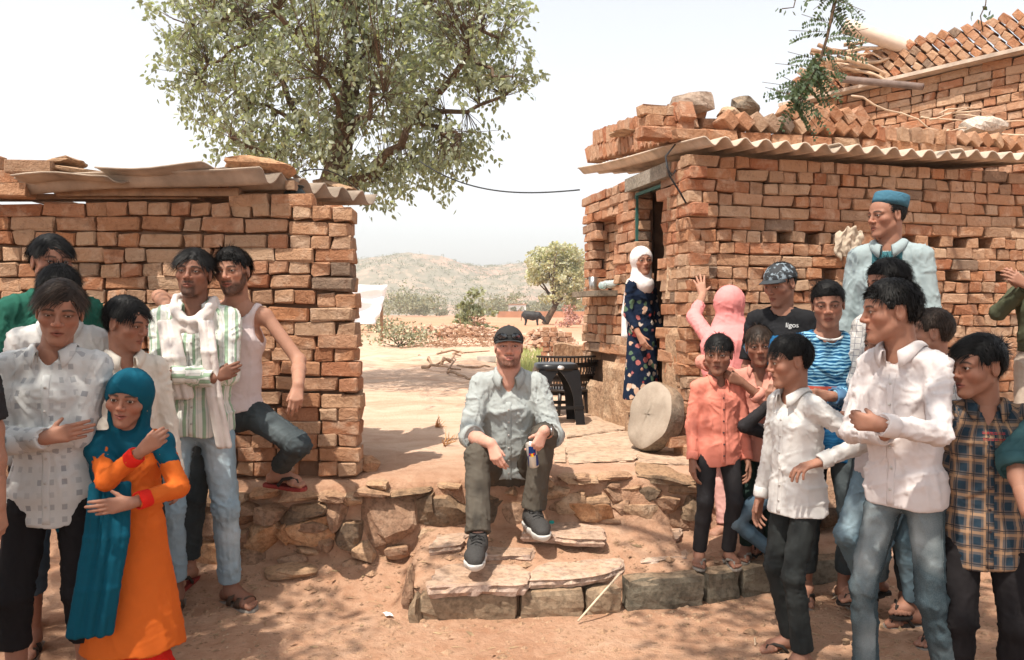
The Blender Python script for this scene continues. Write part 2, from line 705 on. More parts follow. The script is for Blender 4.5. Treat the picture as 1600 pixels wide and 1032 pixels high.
tag(link('ground', mesh_np('ground', gv, gq.astype(np.int32), [ground_material()], True)), kind='structure')


def gz(x, y):
    return float(ground_h(np.array([x]), np.array([y]))[0])


# ------------------------------------------------------------------ hills
def build_hills():
    xs = np.linspace(-700, 700, 180)
    ys = np.linspace(330, 900, 90)
    X, Y = np.meshgrid(xs, ys, indexing='ij')
    ridge_px = np.interp(X / 620 * F_PX + 800, [-200, 300, 480, 560, 640, 700, 770, 830, 900, 1000, 1800], [425, 430, 415, 405, 394, 408, 420, 412, 418, 432, 445])
    top = (490 - ridge_px) / F_PX * 620 + .9
    P = np.stack([X / 60, Y / 60, 0 * X], -1).reshape(-1, 3)
    n = fbm(P, 77, 5).reshape(X.shape)
    prof = sstep(350, 620, Y + 25 * n) - .35 * sstep(640, 900, Y)
    Z = (top * prof) * (1 + .10 * n * (1 - sstep(560, 625, Y))) - 3 * (1 - sstep(330, 350, Y)) + 4.5 * n * prof * (1 - sstep(540, 620, Y))
    v = np.stack([X, Y, Z], -1).reshape(-1, 3)
    a, b = np.meshgrid(np.arange(len(xs) - 1), np.arange(len(ys) - 1), indexing='ij')
    q = (a * len(ys) + b).ravel()
    q = np.stack([q, q + len(ys), q + len(ys) + 1, q + 1], 1).astype(np.int32)
    t = NT('hill')
    tc = t.n('TexCoord')
    n1 = t.noise(.018, 6, .65, tc.outputs['Object'], .5)
    n2 = t.noise(.12, 5, .7, tc.outputs['Object'])
    c = t.ramp(n1.outputs[0], [(.36, (.30, .24, .18)), (.5, (.40, .30, .22)), (.62, (.54, .31, .23))]).outputs[0]
    c = t.mix(t.ramp(n2.outputs[0], [(.42, (.0, .0, .0)), (.52, (.85, .85, .85))]).outputs[0], c, (.22, .20, .145))
    t.base(c); t.set(Roughness=1.0)
    tag(link('hills', mesh_np('hills', v, q, [t.m], True)), kind='structure')
    # scrub on the slope: one far mass
    rng = np.random.default_rng(5)
    N = 5200
    bx = rng.uniform(-230, 160, N); by = rng.uniform(345, 610, N)
    i = np.clip(((bx + 700) / 1400 * 179), 0, 178); j = np.clip((by - 330) / 570 * 89, 0, 88)
    i0, j0 = i.astype(int), j.astype(int)
    fz = Z[i0, j0] * (1 - (i - i0)) * (1 - (j - j0)) + Z[i0 + 1, j0] * (i - i0) * (1 - (j - j0)) + Z[i0, j0 + 1] * (1 - (i - i0)) * (j - j0) + Z[i0 + 1, j0 + 1] * (i - i0) * (j - j0)
    keep = vnoise(np.stack([bx / 35, by / 35, 0 * bx], 1), 4) > -.35
    bx, by, fz = bx[keep], by[keep], fz[keep]
    leafs(np.stack([bx, by, fz + .6], 1), rng.uniform(1.0, 3.0, len(bx)) * np.where(by < 400, 1.4, 1), 9, .9, 'scrub_on_hill', FAR_LEAF, rng, kind='stuff')


def leafs(centers, rad, per, size, name, mat, rng, parent=None, kind=None, origin=(0, 0, 0), squash=.75, tris=True, tint=None):
    """leaf sized faces spread through balls round the centers"""
    n = len(centers) * per
    c = np.repeat(centers, per, 0); r = np.repeat(np.broadcast_to(rad, len(centers)), per)
    d = rng.normal(0, 1, (n, 3)); d /= np.linalg.norm(d, axis=1, keepdims=True)
    p = c + d * (r * rng.uniform(.35, 1.0, n) ** .6)[:, None] * A3((1, 1, squash))
    a = rng.normal(0, 1, (n, 3)); a /= np.linalg.norm(a, axis=1, keepdims=True)
    b = np.cross(a, rng.normal(0, 1, (n, 3))); b /= np.linalg.norm(b, axis=1, keepdims=True) + 1e-9
    s = (size * rng.uniform(.6, 1.3, n))[:, None]
    V = np.stack([p - a * s * .5, p + b * s * .32, p + a * s * .5, p - b * s * .32], 1).reshape(-1, 3) - A3(origin)
    Q = np.arange(n * 4).reshape(-1, 4).astype(np.int32)
    me = mesh_np(name, V, Q, [mat], False)
    set_color(me, np.repeat(rng.uniform(.6, 1.45, n), 4)[:, None] * np.ones(3) if tint is None else np.repeat(tint, 4, 0))
    o = link(name, me, parent)
    if kind: o['kind'] = kind
    return o


def leaf_mat(name, c, rough=.55, trans=.25, var=.3):
    t = NT(name)
    at_ = t.n('Attribute', _attribute_name='tint')
    t.base(t.mix(1.0, at_.outputs['Color'], c, 'MULTIPLY'))
    t.set(Roughness=rough)
    t.b.inputs['Specular IOR Level'].default_value = .35
    if trans:
        tr = t.n('BsdfTranslucent')
        t.l(t.mix(1.0, at_.outputs['Color'], (c[0] * 1.5, c[1] * 1.6, c[2] * .8), 'MULTIPLY'), tr.inputs['Color'])
        mx = t.n('MixShader'); mx.inputs[0].default_value = trans
        t.l(t.b.outputs[0], mx.inputs[1]); t.l(tr.outputs[0], mx.inputs[2])
        t.l(mx.outputs[0], t.out.inputs[0])
    return t.m


FAR_LEAF = leaf_mat('far_scrub', (.24, .235, .16), .9, .25)
LEAF = leaf_mat('leaf', (.225, .25, .20), .36, .42)
LEAF2 = leaf_mat('acacia_leaf', (.075, .11, .055), .5, .25)
NEEM = leaf_mat('pale_leaf', (.42, .41, .29), .6, .3)
BARK = stone_mat('bark', (.07, .045, .03), (.13, .085, .055), (.2, .14, .09), 9, .9, .02, 0)
build_hills()


def limb(mb, p0, p1, r0, r1, rng, wob=.06, n=6):
    p0, p1 = A3(p0), A3(p1)
    L = np.linalg.norm(p1 - p0)
    pts, rr = [], []
    off = np.zeros(3)
    for i in range(n):
        t = i / (n - 1)
        if 0 < i < n - 1: off = off * .6 + rng.normal(0, wob * L * .5, 3)
        pts.append(p0 + (p1 - p0) * t + off * (1 if i < n - 1 else 0)); rr.append(r0 + (r1 - r0) * t)
    mb.tube(pts, rr, 7)
    return pts


# ---- the leafy tree behind the low shed
def big_tree():
    rng = np.random.default_rng(12)
    Yt = 9.6
    o = at(498, 560, Yt); o.z = COURT
    root = thing('leafy_tree', 'tall leafy tree with pointed grey green leaves rising behind the low brick shed', 'tree', o)
    O = A3(o)
    P = lambda px, py, dy=0: A3(at(px, py, Yt + dy * 1.25))
    tk = MB()
    main = limb(tk, O, P(514, 330), .24, .20, rng, .02)
    m2 = limb(tk, P(514, 332), P(549, 130), .17, .11, rng, .03)
    m3 = limb(tk, P(549, 132), P(560, -260), .09, .03, rng, .04)
    tips = []
    br = [((520, 312), (640, 190), .09, -.6), ((640, 190), (735, 75), .055, -.9), ((640, 190), (790, 150), .04, .2), ((545, 300), (480, 210), .07, .5), ((480, 210), (400, 60), .05, .4),
          ((514, 330), (455, 270), .06, -.5), ((455, 270), (360, 215), .035, -.8), ((549, 130), (430, 20), .06, -.8), ((430, 20), (300, 40), .04, -.6), ((549, 120), (660, 0), .06, .6),
          ((660, 0), (780, 60), .04, -.2), ((549, 60), (470, -110), .06, .4), ((549, 40), (650, -130), .06, -.4), ((516, 325), (600, 265), .05, .6), ((600, 265), (690, 262), .03, .6), ((400, 60), (310, 120), .03, .2),
          ((480, 210), (370, 140), .03, -.3), ((735, 75), (800, 120), .03, -.9), ((640, 190), (720, 215), .03, -.7), ((549, 200), (600, 150), .04, -1.0), ((549, 220), (500, 120), .04, -1.0)]
    for a, b, r, dy in br:
        pts = limb(tk, P(*a), P(*b, dy), r, r * .45, rng, .07)
        tips += pts[2:]
    root_tk = tk
    # leaf sprays: clusters along twigs, denser in the lobes seen in the picture
    lob = [(300, 20, 70, 50), (290, 110, 50, 35), (345, 150, 70, 50), (400, 60, 100, 70), (370, 225, 55, 28), (430, 190, 85, 60), (500, 60, 100, 80), (470, 250, 75, 42), (560, 180, 90, 70), (600, 60, 110, 80), (560, 275, 70, 32),
           (640, 220, 90, 55), (690, 130, 90, 70), (720, 40, 90, 60), (775, 90, 55, 45), (800, 125, 42, 28), (740, 190, 50, 40), (655, 280, 60, 28), (690, 245, 60, 30), (600, 310, 32, 16), (745, 240, 25, 20), (450, -60, 150, 60), (620, -60, 160, 60), (330, -40, 80, 40),
           (540, -160, 200, 70), (790, 60, 40, 30), (520, 150, 60, 60), (760, 130, 60, 30), (320, 60, 70, 40), (760, 5, 70, 40)]
    cen, tw = [], MB()
    for (px, py, rx, ry) in lob:
        m = int(rx * ry / 26)
        for _ in range(m):
            a = rng.uniform(0, 2 * math.pi); q = math.sqrt(rng.uniform(0, 1))
            cen.append(P(px + rx * q * math.cos(a), py + ry * q * math.sin(a), rng.normal(0, .55 * (.4 + rx / 120))))
    cen = A3(cen)
    # thin clumps: gaps where a coarse noise is low
    cen = cen[(vnoise(cen * 1.7, 9) > -.26) & (vnoise(cen * 4.2, 29) > -.20)]
    tipsA = A3(tips)
    V, Q, C = [], [], []
    nleaf = 0
    for c in cen:
        d = tipsA - c
        j = (d * d).sum(1).argmin()
        tdir = c - tipsA[j]
        L = np.linalg.norm(tdir)
        if L > .12: tw.tube([tipsA[j], (tipsA[j] + c) / 2 + rng.normal(0, .03, 3), c], [.0045, .0035, .0025], 4, cap=False)
        tdir = tdir / (L + 1e-6)
        k = rng.integers(10, 17)
        dirv = nrm(tdir + rng.normal(0, .5, 3) + A3((0, 0, -.25)))
        for i in range(k):
            p = c + dirv * (i / k - .5) * .38 + rng.normal(0, .03, 3)
            ld = nrm(dirv * .5 + rng.normal(0, .65, 3) + A3((0, 0, -.75)))
            sd = nrm(np.cross(ld, rng.normal(0, 1, 3)))
            up = np.cross(ld, sd)
            s = rng.uniform(.048, .085)
            w = s * .30
            b = nleaf * 6
            V += [p, p + ld * s * .30 + sd * w + up * s * .06, p + ld * s * .68 + sd * w * .75 + up * s * .04, p + ld * s * 1.08, p + ld * s * .68 - sd * w * .75 + up * s * .04, p + ld * s * .30 - sd * w + up * s * .06]
            Q += [(b, b + 1, b + 2, b + 3), (b, b + 3, b + 4, b + 5)]
            g = rng.uniform(.65, 1.35)
            yel = rng.uniform(0, 1) ** 3
            C += [(g * (1 + .25 * yel), g * (1 + .15 * yel), g * (1 - .1 * yel))] * 6
            nleaf += 1
    link('trunk', root_tk.mesh('trunk', [BARK], True), root).location = -Vector(O)
    link('twigs', tw.mesh('twigs', [BARK], True), root).location = -Vector(O)
    me = mesh_np('crown', A3(V) - O, np.array(Q, np.int32), [LEAF], False)
    set_color(me, A3(C))
    link('crown', me, root)['kind'] = 'stuff'


big_tree()
# ------------------------------------------------------------------ bricks
def brick_mesh(L, D, H, seed, mat, rough=1.0):
    rng = np.random.default_rng(seed)
    bm = bmesh.new()
    bmesh.ops.create_cube(bm, size=1)
    for v in bm.verts: v.co = Vector((v.co.x * L, v.co.y * D, v.co.z * H))
    bmesh.ops.bevel(bm, geom=list(bm.edges), offset=.007 * rough, segments=1, affect='EDGES', profile=.5)
    for v in bm.verts:
        v.co += Vector(rng.normal(0, .0032 * rough, 3))
        # a knocked-off corner now and then
    for _ in range(int(rng.integers(0, 3))):
        c = Vector((rng.choice([-1, 1]) * L / 2, rng.choice([-1, 1]) * D / 2, rng.choice([-1, 1]) * H / 2))
        for v in bm.verts:
            if (v.co - c).length < .022: v.co *= Vector((.90, .90, .86)) if False else 1
            if (v.co - c).length < .022: v.co += (-c).normalized() * .012
    bmesh.ops.triangulate(bm, faces=[f for f in bm.faces if len(f.verts) > 4])
    me = bpy.data.meshes.new('brick')
    bm.to_mesh(me); bm.free()
    me.materials.append(mat)
    return me


BRICK_M = brick_mat('fired_brick')
BRICK_RED = brick_mat('red_fired_brick', 1.0, 1.08)
MUD = plain('dark_mud_core', (.20, .12, .078), .95, .3, 8, .5, 40, .01)
STR = [brick_mesh(.230, .112, .0755, 100 + i, BRICK_M) for i in range(10)]
HDR = [brick_mesh(.110, .16, .0755, 200 + i, BRICK_M) for i in range(12)]
STRR = [brick_mesh(.230, .112, .0745, 300 + i, BRICK_RED) for i in range(8)]
HDRR = [brick_mesh(.110, .16, .0745, 400 + i, BRICK_RED) for i in range(8)]


hole_f, HOLES = None, {}


class Bricks:
    """placements of bricks for one thing: the first 300 become parts, the rest one mesh"""
    def __init__(self): self.p = []

    def put(self, me, M, rank=0.0): self.p.append((rank, len(self.p), me, M))

    def wall(self, p0, u, n, length, z0, courses, pitch, seed, hole=None, skip=None, sets=None, rank=None, endjit=.0, endf=None, header_rows=None, slope=0.0, dip=None):
        rng = random.Random(seed)
        S, Hd = sets or (STR, HDR)
        u, n = Vector((u[0], u[1], 0)), Vector((n[0], n[1], 0))
        for c in range(courses):
            hd = (c % 2 == 0) if header_rows is None else header_rows(c)
            x = -rng.uniform(0, .1) if endf is None else endf(c)
            end = length + rng.uniform(-endjit, endjit)
            z = z0 + (c + .5) * pitch
            while x < end - .04:
                isH = hd if (rng.random() > .14 or (hole is hole_f and c in HOLES)) else not hd
                w = .112 if isH else .232
                w *= rng.uniform(.93, 1.06)
                if x + w > end + .05: isH = True; w = min(.112, max(.06, end - x))
                xc = x + w / 2
                zz = z + slope * xc + (dip(xc, c) if dip else 0) + rng.uniform(-.003, .003)
                if not ((hole and hole(xc, c, w)) or (skip and skip(xc, zz))):
                    me = rng.choice(Hd if isH else S)
                    out = rng.uniform(-.008, .009)
                    depth = .08 if isH else .056
                    loc = Vector(p0) + u * xc + n * (out - depth) + Vector((0, 0, zz - p0[2]))
                    loc.z = zz
                    rot = Matrix.Rotation(math.atan2(u.y, u.x) + R(rng.gauss(0, 1.0)), 4, 'Z') @ Matrix.Rotation(R(rng.gauss(0, .8)), 4, 'Y') @ Matrix.Rotation(R(rng.gauss(0, .8)), 4, 'X')
                    sx = (w - .0045) / (.110 if isH else .230)
                    if rng.random() < .5: rot = rot @ Matrix.Rotation(math.pi, 4, 'Z')
                    M = Matrix.Translation(loc) @ rot @ Matrix.Diagonal((sx, 1, pitch / .0797 * rng.uniform(.95, 1.03), 1))
                    self.put(me, M, rank(loc) if rank else 0)
                x += w + rng.uniform(.0, .006)
        return self

    def build(self, parent, rest='brick_courses', limit=300):
        inv = Matrix.Translation(parent.location).inverted()
        ps = sorted(self.p, key=lambda q: (-q[0], q[1]))
        for r_, i, me, M in ps[:limit]:
            o = link('brick', me, parent)
            o.matrix_basis = inv @ M
        if len(ps) > limit:
            bm = bmesh.new()
            for r_, i, me, M in ps[limit:]:
                t = me.copy(); t.transform(inv @ M)
                bm.from_mesh(t); bpy.data.meshes.remove(t)
            me = bpy.data.meshes.new(rest)
            bm.to_mesh(me); bm.free()
            me.materials.append(BRICK_REST)
            link(rest, me, parent)['kind'] = 'stuff'


def island_brick_mat():
    """the same fired brick, each brick of the joined courses with its own tone"""
    m = BRICK_M.copy(); m.name = 'fired_brick_courses'
    nt = m.node_tree
    oi = [x for x in nt.nodes if x.type == 'OBJECT_INFO'][0]
    g = nt.nodes.new('ShaderNodeNewGeometry')
    for l in list(nt.links):
        if l.from_node == oi: nt.links.new(g.outputs['Random Per Island'], l.to_socket)
    return m


BRICK_REST = island_brick_mat()
SHEET = plain('cement_sheet', (.34, .265, .205), .9, .35, 5, .4, 60, .006)
SHEET2 = plain('pale_cement_sheet', (.50, .40, .31), .9, .3, 6, .4, 60, .006)
STONE_RED = stone_mat('red_sandstone', (.26, .12, .06), (.42, .22, .12), (.52, .33, .2), 6)
STONE_TAN = stone_mat('tan_stone', (.28, .17, .10), (.42, .27, .17), (.55, .40, .28), 5)
STONE_GREY = stone_mat('grey_stone', (.13, .11, .085), (.23, .185, .14), (.33, .27, .2), 6, dust=.3)
STONE_DARK = stone_mat('dark_stone', (.10, .075, .055), (.18, .125, .085), (.28, .19, .12), 5, dust=.45)
BLACK_PIPE = plain('black_pipe', (.02, .02, .022), .5, .2, 10, 0)
WOOD = plain('weathered_wood', (.30, .19, .12), .85, .35, 14, .5, 90, .006)
WOODP = plain('pale_wood', (.55, .40, .28), .8, .25, 14, .4, 90, .006)


def rock_mesh(name, size, seed, mats, jag=.16, flat=0.0, res=3, top_flat=False):
    """an angular stone: a ball cut by planes"""
    rng = np.random.default_rng(seed)
    bm = bmesh.new()
    bmesh.ops.create_cube(bm, size=2)
    bmesh.ops.subdivide_edges(bm, edges=list(bm.edges), cuts=res, use_grid_fill=True)
    co = A3([v.co for v in bm.verts])
    n_ = co / np.linalg.norm(co, axis=1, keepdims=True)
    p = co * .80 + n_ * .26
    for _ in range(9):
        d = nrm(rng.normal(0, 1, 3)); o = rng.uniform(.72, .98)
        t = p @ d - o
        p = p - np.outer(np.clip(t, 0, None), d)
    p += n_ * (fbm(n_ * 1.8 + seed, seed, 3) * jag)[:, None] + rng.normal(0, .018, p.shape)
    p *= A3(size) / 2
    for v, c in zip(bm.verts, p): v.co = c
    me = bpy.data.meshes.new(name)
    bm.to_mesh(me); bm.free()
    for m in mats: me.materials.append(m)
    return me


def rock(name, loc, size, seed, mat, rot=(0, 0, 0), label=None, cat='stone', parent=None, group=None, jag=.14, res=3):
    o = link(name, rock_mesh(name, size, seed, [mat], jag, res=res), parent, loc, rot)
    if label: tag(o, label, cat, group)
    return o


def corrugated(name, A, side, ext, nw, amp, mat, thick=.008, parent=None, jag=.02, seed=1, droop=0.0, nseg=6):
    """waves run across `side`, extruded along `ext`"""
    A, side, ext = Vector(A), Vector(side), Vector(ext)
    up = side.cross(ext).normalized()
    if up.z < 0: up = -up
    rng = random.Random(seed)
    n = nw * 10
    rows = []
    js = [rng.uniform(-jag, jag) for _ in range(nseg + 1)]
    for j in range(nseg + 1):
        row = []
        for i in range(n + 1):
            t = i / n
            w = math.cos(t * nw * 2 * math.pi) * amp
            e = j / nseg
            ed = 0
            if j == 0: ed = .012 * math.sin(i * .9 + seed) * .5
            row.append(A + side * t + ext * e + up * (w + droop * math.sin(e * math.pi) + .012 * math.sin(3 * t + 5 * e + seed)) + ext.normalized() * ed)
        rows.append(row)
    if side.cross(ext).z < 0: rows = [r_[::-1] for r_ in rows]
    rows = [r_[::-1] for r_ in rows]
    return MB().sheet(rows, thick).build(name, mat, parent, True)


# ------------------------------------------------------------------ the low shed on the picture's left
SH_Y = 4.235
shed = thing('brick_shed', 'low brick shed of dry stacked bricks under a corrugated cement sheet roof', 'shed', (-1.9, 4.9, COURT))
sb = Bricks()
PITCH_L = .0798


def shed_end(c):
    return {0: .012, 1: .0, 2: .022, 3: .0, 4: .008, 5: -.012, 6: .012, 7: -.002}.get(c, .018 + .0035 * (c - 8) + .012 * ((c * 7) % 3 - 1))


sb.wall((-.838, SH_Y, COURT), (-1, 0), (0, -1), 2.62, COURT, 19, PITCH_L, 5, endf=lambda c: shed_end(c),
        hole=lambda x, c, w: (c == 0 and .25 < x < .36) or (c == 9 and abs(x - .62) < .08 and w < .15),
        header_rows=lambda c: c in (0, 2, 4, 6, 8, 10, 12, 14, 16, 18), dip=lambda x, c: .010 * math.sin(x * 2.1 + c) - .022 * (c / 19) * max(0, 1 - x / .5))
rng = random.Random(3)
for x0, z in ((-1.47, 2.085), (-1.23, 2.085)):
    sb.put(rng.choice(STR), Matrix.Translation((x0 + .02, SH_Y + .056, z - .014)) @ Matrix.Rotation(R(rng.gauss(0, 2)), 4, 'Z'))
# loose bricks heaped at the far end of the roof
for k, (x0, z, r_) in enumerate(((-2.72, 2.115, 3), (-2.96, 2.115, -4), (-2.82, 2.20, 2), (-2.60, 2.235, 12), (-3.05, 2.20, 8), (-2.95, 2.285, -5))):
    sb.put(rng.choice(STR), Matrix.Translation((x0, SH_Y - .06 + .05 * (k % 3), z)) @ Matrix.Rotation(R(r_), 4, 'Z'))
# small bricks that carry the sheet
for x0, z in ((-1.62, 2.135),):
    sb.put(rng.choice(HDR), Matrix.Translation((x0, SH_Y + .1, z)))
# bricks of the wall's end face
for c in range(19):
    if c % 2: sb.put(rng.choice(HDR), Matrix.Translation((-.945 - .004 * max(0, c - 6), SH_Y + .165, COURT + (c + .5) * PITCH_L)) @ Matrix.Rotation(R(90 + rng.gauss(0, 2)), 4, 'Z'))
    else: sb.put(rng.choice(STR), Matrix.Translation((-.955 - .004 * max(0, c - 6), SH_Y + .155, COURT + (c + .5) * PITCH_L)) @ Matrix.Rotation(R(90 + rng.gauss(0, 2)), 4, 'Z') @ Matrix.Diagonal((.6, 1, 1, 1)))
sb.build(shed)
OFF = Vector(shed.location)
core = MB()
core.box((-2.15, SH_Y + .108, (COURT + 2.03) / 2), (2.42, .10, 2.03 - COURT))
core.build('wall_core', MUD, shed, loc=-OFF)
sw_ = MB()
sw_.box((-1.35, SH_Y + .70, (COURT + 1.98) / 2), (.2, .9, 1.98 - COURT)); sw_.box((-2.4, SH_Y + 1.15, (COURT + 1.98) / 2), (1.9, .2, 1.98 - COURT)); sw_.box((-3.4, SH_Y + .6, (COURT + 2.0) / 2), (.2, 1.3, 2.0 - COURT))
sw_.build('rear_wall', MUD, shed, loc=-OFF)
A = at(404, 270, 4.06); Bq = at(592, 316, 4.95); Lf = at(22, 291, 4.10)
corrugated('roof_sheet', A, Bq - A, (Lf - A), 6, .036, SHEET, parent=shed, seed=4).location = -OFF
corrugated('roof_sheet', at(318, 272, 4.05) + Vector((0, -.015, .035)), (at(592, 316, 4.95) - A) * .8, (at(150, 279, 4.05) - at(318, 272, 4.05)), 5, .012, SHEET, parent=shed, seed=8).location = -OFF
corrugated('roof_sheet', at(165, 283, 4.02) + Vector((0, -.02, .02)), (at(592, 316, 4.95) - A) * .7, (at(20, 284, 4.05) - at(165, 283, 4.02)), 4, .010, SHEET, parent=shed, seed=11).location = -OFF
# rafters and dark things under the roof
rf = MB()
rf.box((-2.0, SH_Y + .03, 2.115), (1.0, .08, .04)); rf.box((-2.35, SH_Y + .1, 2.10), (1.2, .1, .03))
for k in range(5): rf.box((-2.9 + .42 * k, SH_Y + .6, 2.155), (.05, 1.2, .05))
rf.build('rafter', WOOD, shed, loc=-OFF)
mb = MB().sheet([[at(468 + 95 * t, 276 + 30 * t * t - 9 * math.sin(t * 3.1), 4.5 + .6 * t + d) + Vector((0, 0, .03)) for t in np.linspace(0, 1, 10)] for d in (0, .25, .5)], .006)
tag(mb.build('metal_sheet', plain('black_tin', (.018, .018, .02), .45, .3, 12, .2), None, True), 'black bent tin sheet lying on the corrugated shed roof edge', 'tin sheet')
rock('roof_stone', at(411, 266, 4.3) + Vector((0, 0, .005)), (.37, .26, .105), 31, stone_mat('orange_roof_stone', (.40, .20, .11), (.52, .30, .17), (.60, .42, .28), 4), (0, R(3), R(5)), 'large orange rounded stone weighing down the shed roof', 'stone', res=4)
rock('roof_stone', at(335, 270, 4.25), (.24, .2, .05), 32, STONE_RED, (0, R(5), R(10)), 'thin flat red stone on the shed roof beside the large orange stone', 'stone')
rock('roof_stone', at(524, 292, 4.9), (.22, .2, .05), 33, STONE_TAN, (0, R(14), R(-10)), 'flat tan stone on the lower end of the corrugated shed roof', 'stone')
for k, (px, py, sx, r_, lb) in enumerate(((75, 262, .34, -12, 'flat pale stone slab lying slanted on the brick heap at the shed roof'), (120, 268, .40, 9, 'long thin tan slab lying on the shed roof beside the brick heap'))):
    rock('roof_slab', at(px, py, 4.3), (sx, .25, .035), 35 + k, STONE_TAN, (0, R(r_), R(5)), lb, 'stone slab')
pot = thing('metal_pot', 'dark round metal pot tucked under the corrugated roof on the wall top', 'pot', at(461, 327, 4.34))
pm = plain('dark_pot', (.022, .028, .026), .35, .3, 12, .1)
MB().lathe([(.03, 0), (.055, .012), (.068, .05), (.062, .09), (.045, .11), (.040, .115), (.048, .125), (.044, .125), (.036, .112), (.034, .10)], 24).build('vessel', pm, pot, True)
MB().lathe([(.049, .122), (.052, .126), (.049, .130)], 24, cap=False).build('rim', pm, pot, True)

# ------------------------------------------------------------------ the brick house on the picture's right
HC = Vector((1.165, 5.05, 0))
HU, HV = Vector((.967, .256, 0)), Vector((-.256, .967, 0))
HN, HW = Vector((.256, -.967, 0)), Vector((-.967, -.256, 0))
house = thing('brick_house', 'brick house with small square wall openings and a narrow green framed doorway', 'house', (2.2, 6.2, COURT))
HO = Vector(house.location)
hb = Bricks()
PR = .0815
HOLES = {17: (.677, .933, 1.686, 1.90, 2.14, 2.39), 14: (1.05, 2.08, 2.57), 10: (1.2, 1.6)}


def hole_f(x, c, w):
    return any(abs(x - a) < .057 for a in HOLES.get(c, ()))


def visrank(loc):
    return 1.0 + loc.z if loc.z > 1.0 else loc.z - (2 if loc.x > 1.45 else 0)


hb.wall(tuple(HC), HU, HN, 2.95, COURT, 24, PR, 21, hole=hole_f, rank=visrank, endf=lambda c: -.03 + .022 * ((c * 5) % 3) / 2, header_rows=lambda c: c in (23, 22, 20, 17, 16, 14, 13, 12, 10, 8, 6, 4, 2, 0))


def door_skip(x, z):
    if x < .05: return True
    if .43 < x < .90 and z < 2.38: return True
    if 1.27 < x < 1.78 and 1.64 < z < 2.28: return True
    if z < 1.15 and x > .9 and (x + z * .5) % .9 < .62: return True      # plastered foot of the wall
    return False


hb.wall(tuple(HC), HV, HW, 2.02, COURT, 24, PR, 22, skip=door_skip, sets=(STRR, HDRR), rank=lambda l: 2.2 + l.z * .2 if l.z > 1.2 else .3, header_rows=lambda c: c % 3 != 1)
# inner reveal of the doorway and the back of the niche
for c in range(23):
    for j in range(1):
        d = .06 + .12 * j
        hb.put(random.choice(HDRR), Matrix.Translation(HC + HV * .955 - HW * (d + .02) + Vector((0, 0, COURT + (c + .5) * PR))) @ Matrix.Rotation(math.atan2(HW.y, HW.x) + R(random.gauss(0, 1.5)), 4, 'Z'), 1.1)
for c in range(8):
    for j in range(5):
        hb.put(random.choice(HDRR), Matrix.Translation(HC + HV * (1.30 + .115 * j) - HW * .20 + Vector((0, 0, 1.66 + (c + .5) * PR))) @ Matrix.Rotation(math.atan2(HV.y, HV.x), 4, 'Z'), 1.0)
hb.build(house)
hw = MB()


def hbox(mb, uo, vo, z, su, sv, sz):
    """box in the house's own directions: uo along the front, vo along the door wall"""
    c = HC + HU * uo + HV * vo
    mb.box((c.x, c.y, z), (su, sv, sz), math.atan2(HU.y, HU.x))


zt = COURT + 24 * PR
zc, zh = (COURT + zt) / 2, zt - COURT
hbox(hw, 1.52, .165, zc, 2.72, .07, zh)                      # core of the front wall
hbox(hw, .15, .265, zc, .07, .30, zh)                        # core of the jamb
hbox(hw, .15, 1.12, zc, .07, .34, zh); hbox(hw, .15, 1.90, zc, .07, .2, zh)
hbox(hw, .15, 1.54, (COURT + 1.62) / 2, .07, .54, 1.62 - COURT); hbox(hw, .26, 1.54, 2.0, .05, .6, .9)
hbox(hw, .15, 1.54, 2.42, .07, .54, .15)
hbox(hw, .15, .66, 2.455, .07, .5, .1)
hbox(hw, 1.5, 2.0, zc, 2.9, .12, zh); hbox(hw, 2.95, 1.05, zc, .12, 2.0, zh)
hbox(hw, .75, 1.12, zc, 1.0, .12, zh)                        # a wall inside keeps the doorway dark
hbox(hw, 1.5, 1.0, COURT + .03, 2.8, 1.9, .06)
hw.build('wall_core', MUD, house, loc=-HO)
# mud plaster on the jamb and on the foot of the far wall
PLASTER = stone_mat('mud_plaster', (.38, .22, .13), (.50, .32, .20), (.60, .42, .28), 4, .9, .03, .1)


def plaster(u0, u1, z0, z1, seed, name='plaster_patch', base=.0):
    rows = []
    nz_, nu = max(4, int((z1 - z0) / .05)), max(3, int((u1 - u0) / .05))
    for i in range(nz_ + 1):
        row = []
        for j in range(nu + 1):
            uu, zz = u0 + (u1 - u0) * j / nu, z0 + (z1 - z0) * i / nz_
            e = min(j, nu - j, nz_ - i + 1) / 2
            o = vnoise(A3([[uu * 9, zz * 9, seed]]), seed)[0] * .012 + (.012 if e >= 1 else -.012) + vnoise(A3([[uu * 3, zz * 3, seed]]), seed + 3)[0] * .012
            row.append(HC + HV * uu + HW * (o + base) + Vector((0, 0, zz)) - HO)
        rows.append(row)
    return MB().sheet(rows).build(name, PLASTER, house, False)


plaster(.07, .43, COURT, 1.35, 5, base=-.002); plaster(.22, .43, 1.55, 2.3, 6, base=-.004); plaster(.90, 1.55, COURT, 1.05, 7, base=.004); plaster(1.35, 2.02, COURT, .86, 8, base=.004)
lt = MB(); hbox(lt, .10, .62, 2.44, .28, .72, .10)
lt.build('lintel', stone_mat('concrete', (.20, .17, .14), (.29, .25, .2), (.36, .31, .26), 7), house, loc=-HO)
GREEN = plain('green_paint', (.035, .11, .095), .5, .25, 20, .1)
df = thing('x', 'x', 'x')
bpy.data.objects.remove(df)
fr = MB()
hbox(fr, .02, .888, (COURT + 2.36) / 2, .02, .024, 2.36 - COURT); hbox(fr, .02, .66, 2.36, .02, .44, .022)
fr.build('door_frame', GREEN, house, loc=-HO)
stp = MB(); hbox(stp, .02, .66, COURT + .08, .20, .42, .16)
stp.build('doorstep', STONE_TAN, house, loc=-HO)
# niche sill
si = MB(); hbox(si, -.03, 1.53, 1.615, .28, .62, .045)
sil = si.build('window_sill', STONE_GREY, house, loc=-HO)
